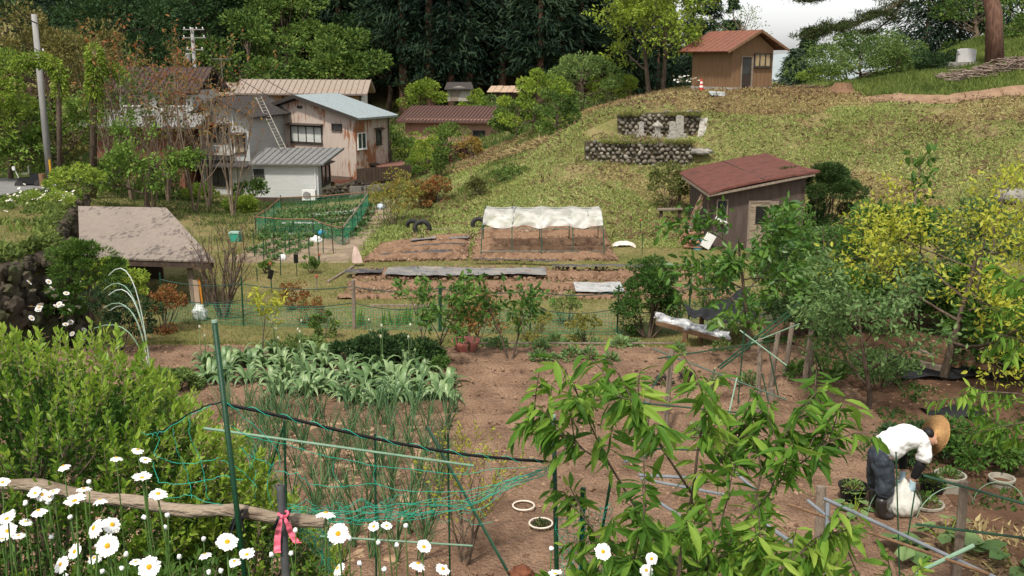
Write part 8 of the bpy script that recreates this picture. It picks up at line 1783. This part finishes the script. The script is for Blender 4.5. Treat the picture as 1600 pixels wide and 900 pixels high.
UP = (.05, -.25, 1); CAMF = (.1, -1, .75); SIDE = (.1, -.1, 1); DF = [
 (182,715,24,SIDE,'daisy above the left end of the twine net, seen edge on'),(215,703,26,UP,'highest daisy right of the big shrub foot'),(227,719,26,SIDE,'flat daisy just under the highest one'),(222,747,34,SIDE,'broad daisy third down in the tall group'),(247,772,36,UP,'large daisy lowest of the tall group of five'),
 (117,783,40,UP,'large open daisy in the middle of the left group'),(131,764,30,SIDE,'daisy tucked behind the large open one'),(99,728,18,SIDE,'lonely half closed daisy in front of the shrub'),(60,798,30,SIDE,'flat daisy left of the large open one'),(157,781,28,SIDE,'small daisy right of the large open one'),
 (55,771,22,CAMF,'leftmost of the pinkish cluster of four daisies'),(66,773,22,CAMF,'second of the pinkish cluster of four daisies'),(77,776,20,CAMF,'third of the pinkish cluster of four daisies'),(83,768,20,UP,'last of the pinkish cluster of four daisies'),(4,754,26,UP,'daisy cut by the left edge, topmost'),
 (11,811,34,UP,'daisy at the left edge over the leaning pair'),(12,830,34,CAMF,'lower daisy at the left edge with a hidden eye'),(40,815,22,SIDE,'small flat daisy right of the edge pair'),(3,842,26,SIDE,'daisy cut by the left edge, lowest'),(29,837,22,UP,'small daisy left of the busy centre group'),
 (147,825,40,(-.6,-1,.6),'daisy facing left in the busy centre group'),(175,820,38,(.5,-.8,.8),'daisy facing right in the busy centre group'),(168,853,42,(.2,-1,.3),'big daisy facing the viewer under the centre group'),(117,862,34,(-.7,-.8,.5),'daisy turned left below the centre group'),(95,882,32,(-.5,-1,.4),'daisy near the bottom edge turned left'),
 (233,886,42,(.0,-1,.55),'large daisy with an orange eye at the bottom edge'),(355,847,42,(.15,-.9,.9),'large daisy alone below the log rail'),(386,867,32,SIDE,'flat daisy right of the one below the log'),(366,877,26,SIDE,'half open daisy under the flat one'),(320,866,22,SIDE,'tiny flat daisy below the log'),
 (147,872,24,UP,'small daisy at the foot of the centre group'),(212,878,22,UP,'small daisy left of the orange eyed one'),(509,802,38,(.3,.2,1),'wide daisy in front of the log end, edge on'),(528,834,40,(.1,-1,.6),'big daisy right under the log end'),(584,823,22,(-.2,-.6,1),'half open daisy left of the pair near the net'),
 (604,822,22,(.3,-.5,1),'half open daisy right of the pair near the net'),(662,855,34,(.3,-.6,1),'tilted daisy left of the twiggy shrub'),(653,881,34,(.1,.1,1),'drooping daisy under the tilted one'),(692,889,32,(.3,-.2,1),'drooping daisy at the foot of the twiggy shrub'),(528,888,30,(-.9,-.5,.4),'daisy seen from the side at the bottom edge'),
 (942,862,32,(.05,-1,.35),'daisy facing the viewer right of the small net'),(1018,873,26,(.15,-1,.3),'upper of the two daisies under the chestnut'),(1010,891,26,(-.1,-1,.4),'lower of the two daisies under the chestnut'),(868,897,30,SIDE,'daisy at the bottom edge by the bow pole')]
for i, (px, py, w_, f_, lab) in enumerate(DF): daisy(lab, px, py, w_, f_, 700+i)
BD = [(139,753),(262,805),(258,824),(318,842),(345,892),(326,894),(462,829),(455,865),(424,867),(591,848),(620,852),(634,822),(546,841),(197,866),(160,893),(75,785),(40,786),(225,808),(80,839),(103,900),(562,880),(600,890),(862,857),(110,808),(190,888),(20,800),(280,870)]
for i, (px, py) in enumerate(BD): daisy('closed white daisy bud %s' % ['behind the large open daisy','above the log rail','just under the log rail','over the tiny flat daisy','at the bottom edge, right one','at the bottom edge, left one','beside the ribbon tail','right of the pipe post','left of the pipe post','below the half open pair','right below the half open pair','highest right of the pair','right of the big daisy under the log','left of the orange eyed daisy','at the very bottom left of centre','above the flat left daisy','among the pinkish cluster','left of the log end in the shrub','under the small flat daisy','at the bottom near the left turned daisy','below the big log end daisy','at the bottom behind the net tangle','beside the bow pole foot','between the left daisies','near the bottom right of the small daisy','high at the left edge','under the log near the big shrub'][i], px, py, 12, UP, 800+i, 'daisy buds in the foreground', True)
cover('daisy_stems', 'many thin green daisy stalks and leaves along the bottom edge', STEM, 5200, rect(-2.3, .9, 2.1, 3.3), .16, 'needle', 900, 2.6, .02, .1)
# rust coloured object at the bottom edge
p = at(815, 893, 4.6); mb = MB(); mb.rock((0, 0, -.02), .055, (1.2, .8, .9), 7, 2); tag(mb.obj('rusty_lump', M('rusty_brown', (.10,.03,.015), (.22,.08,.04), 8, .8, .8), loc=p, smooth=True), 'rust brown dried seed head at the bottom edge left of the bow pole', 'seed head')
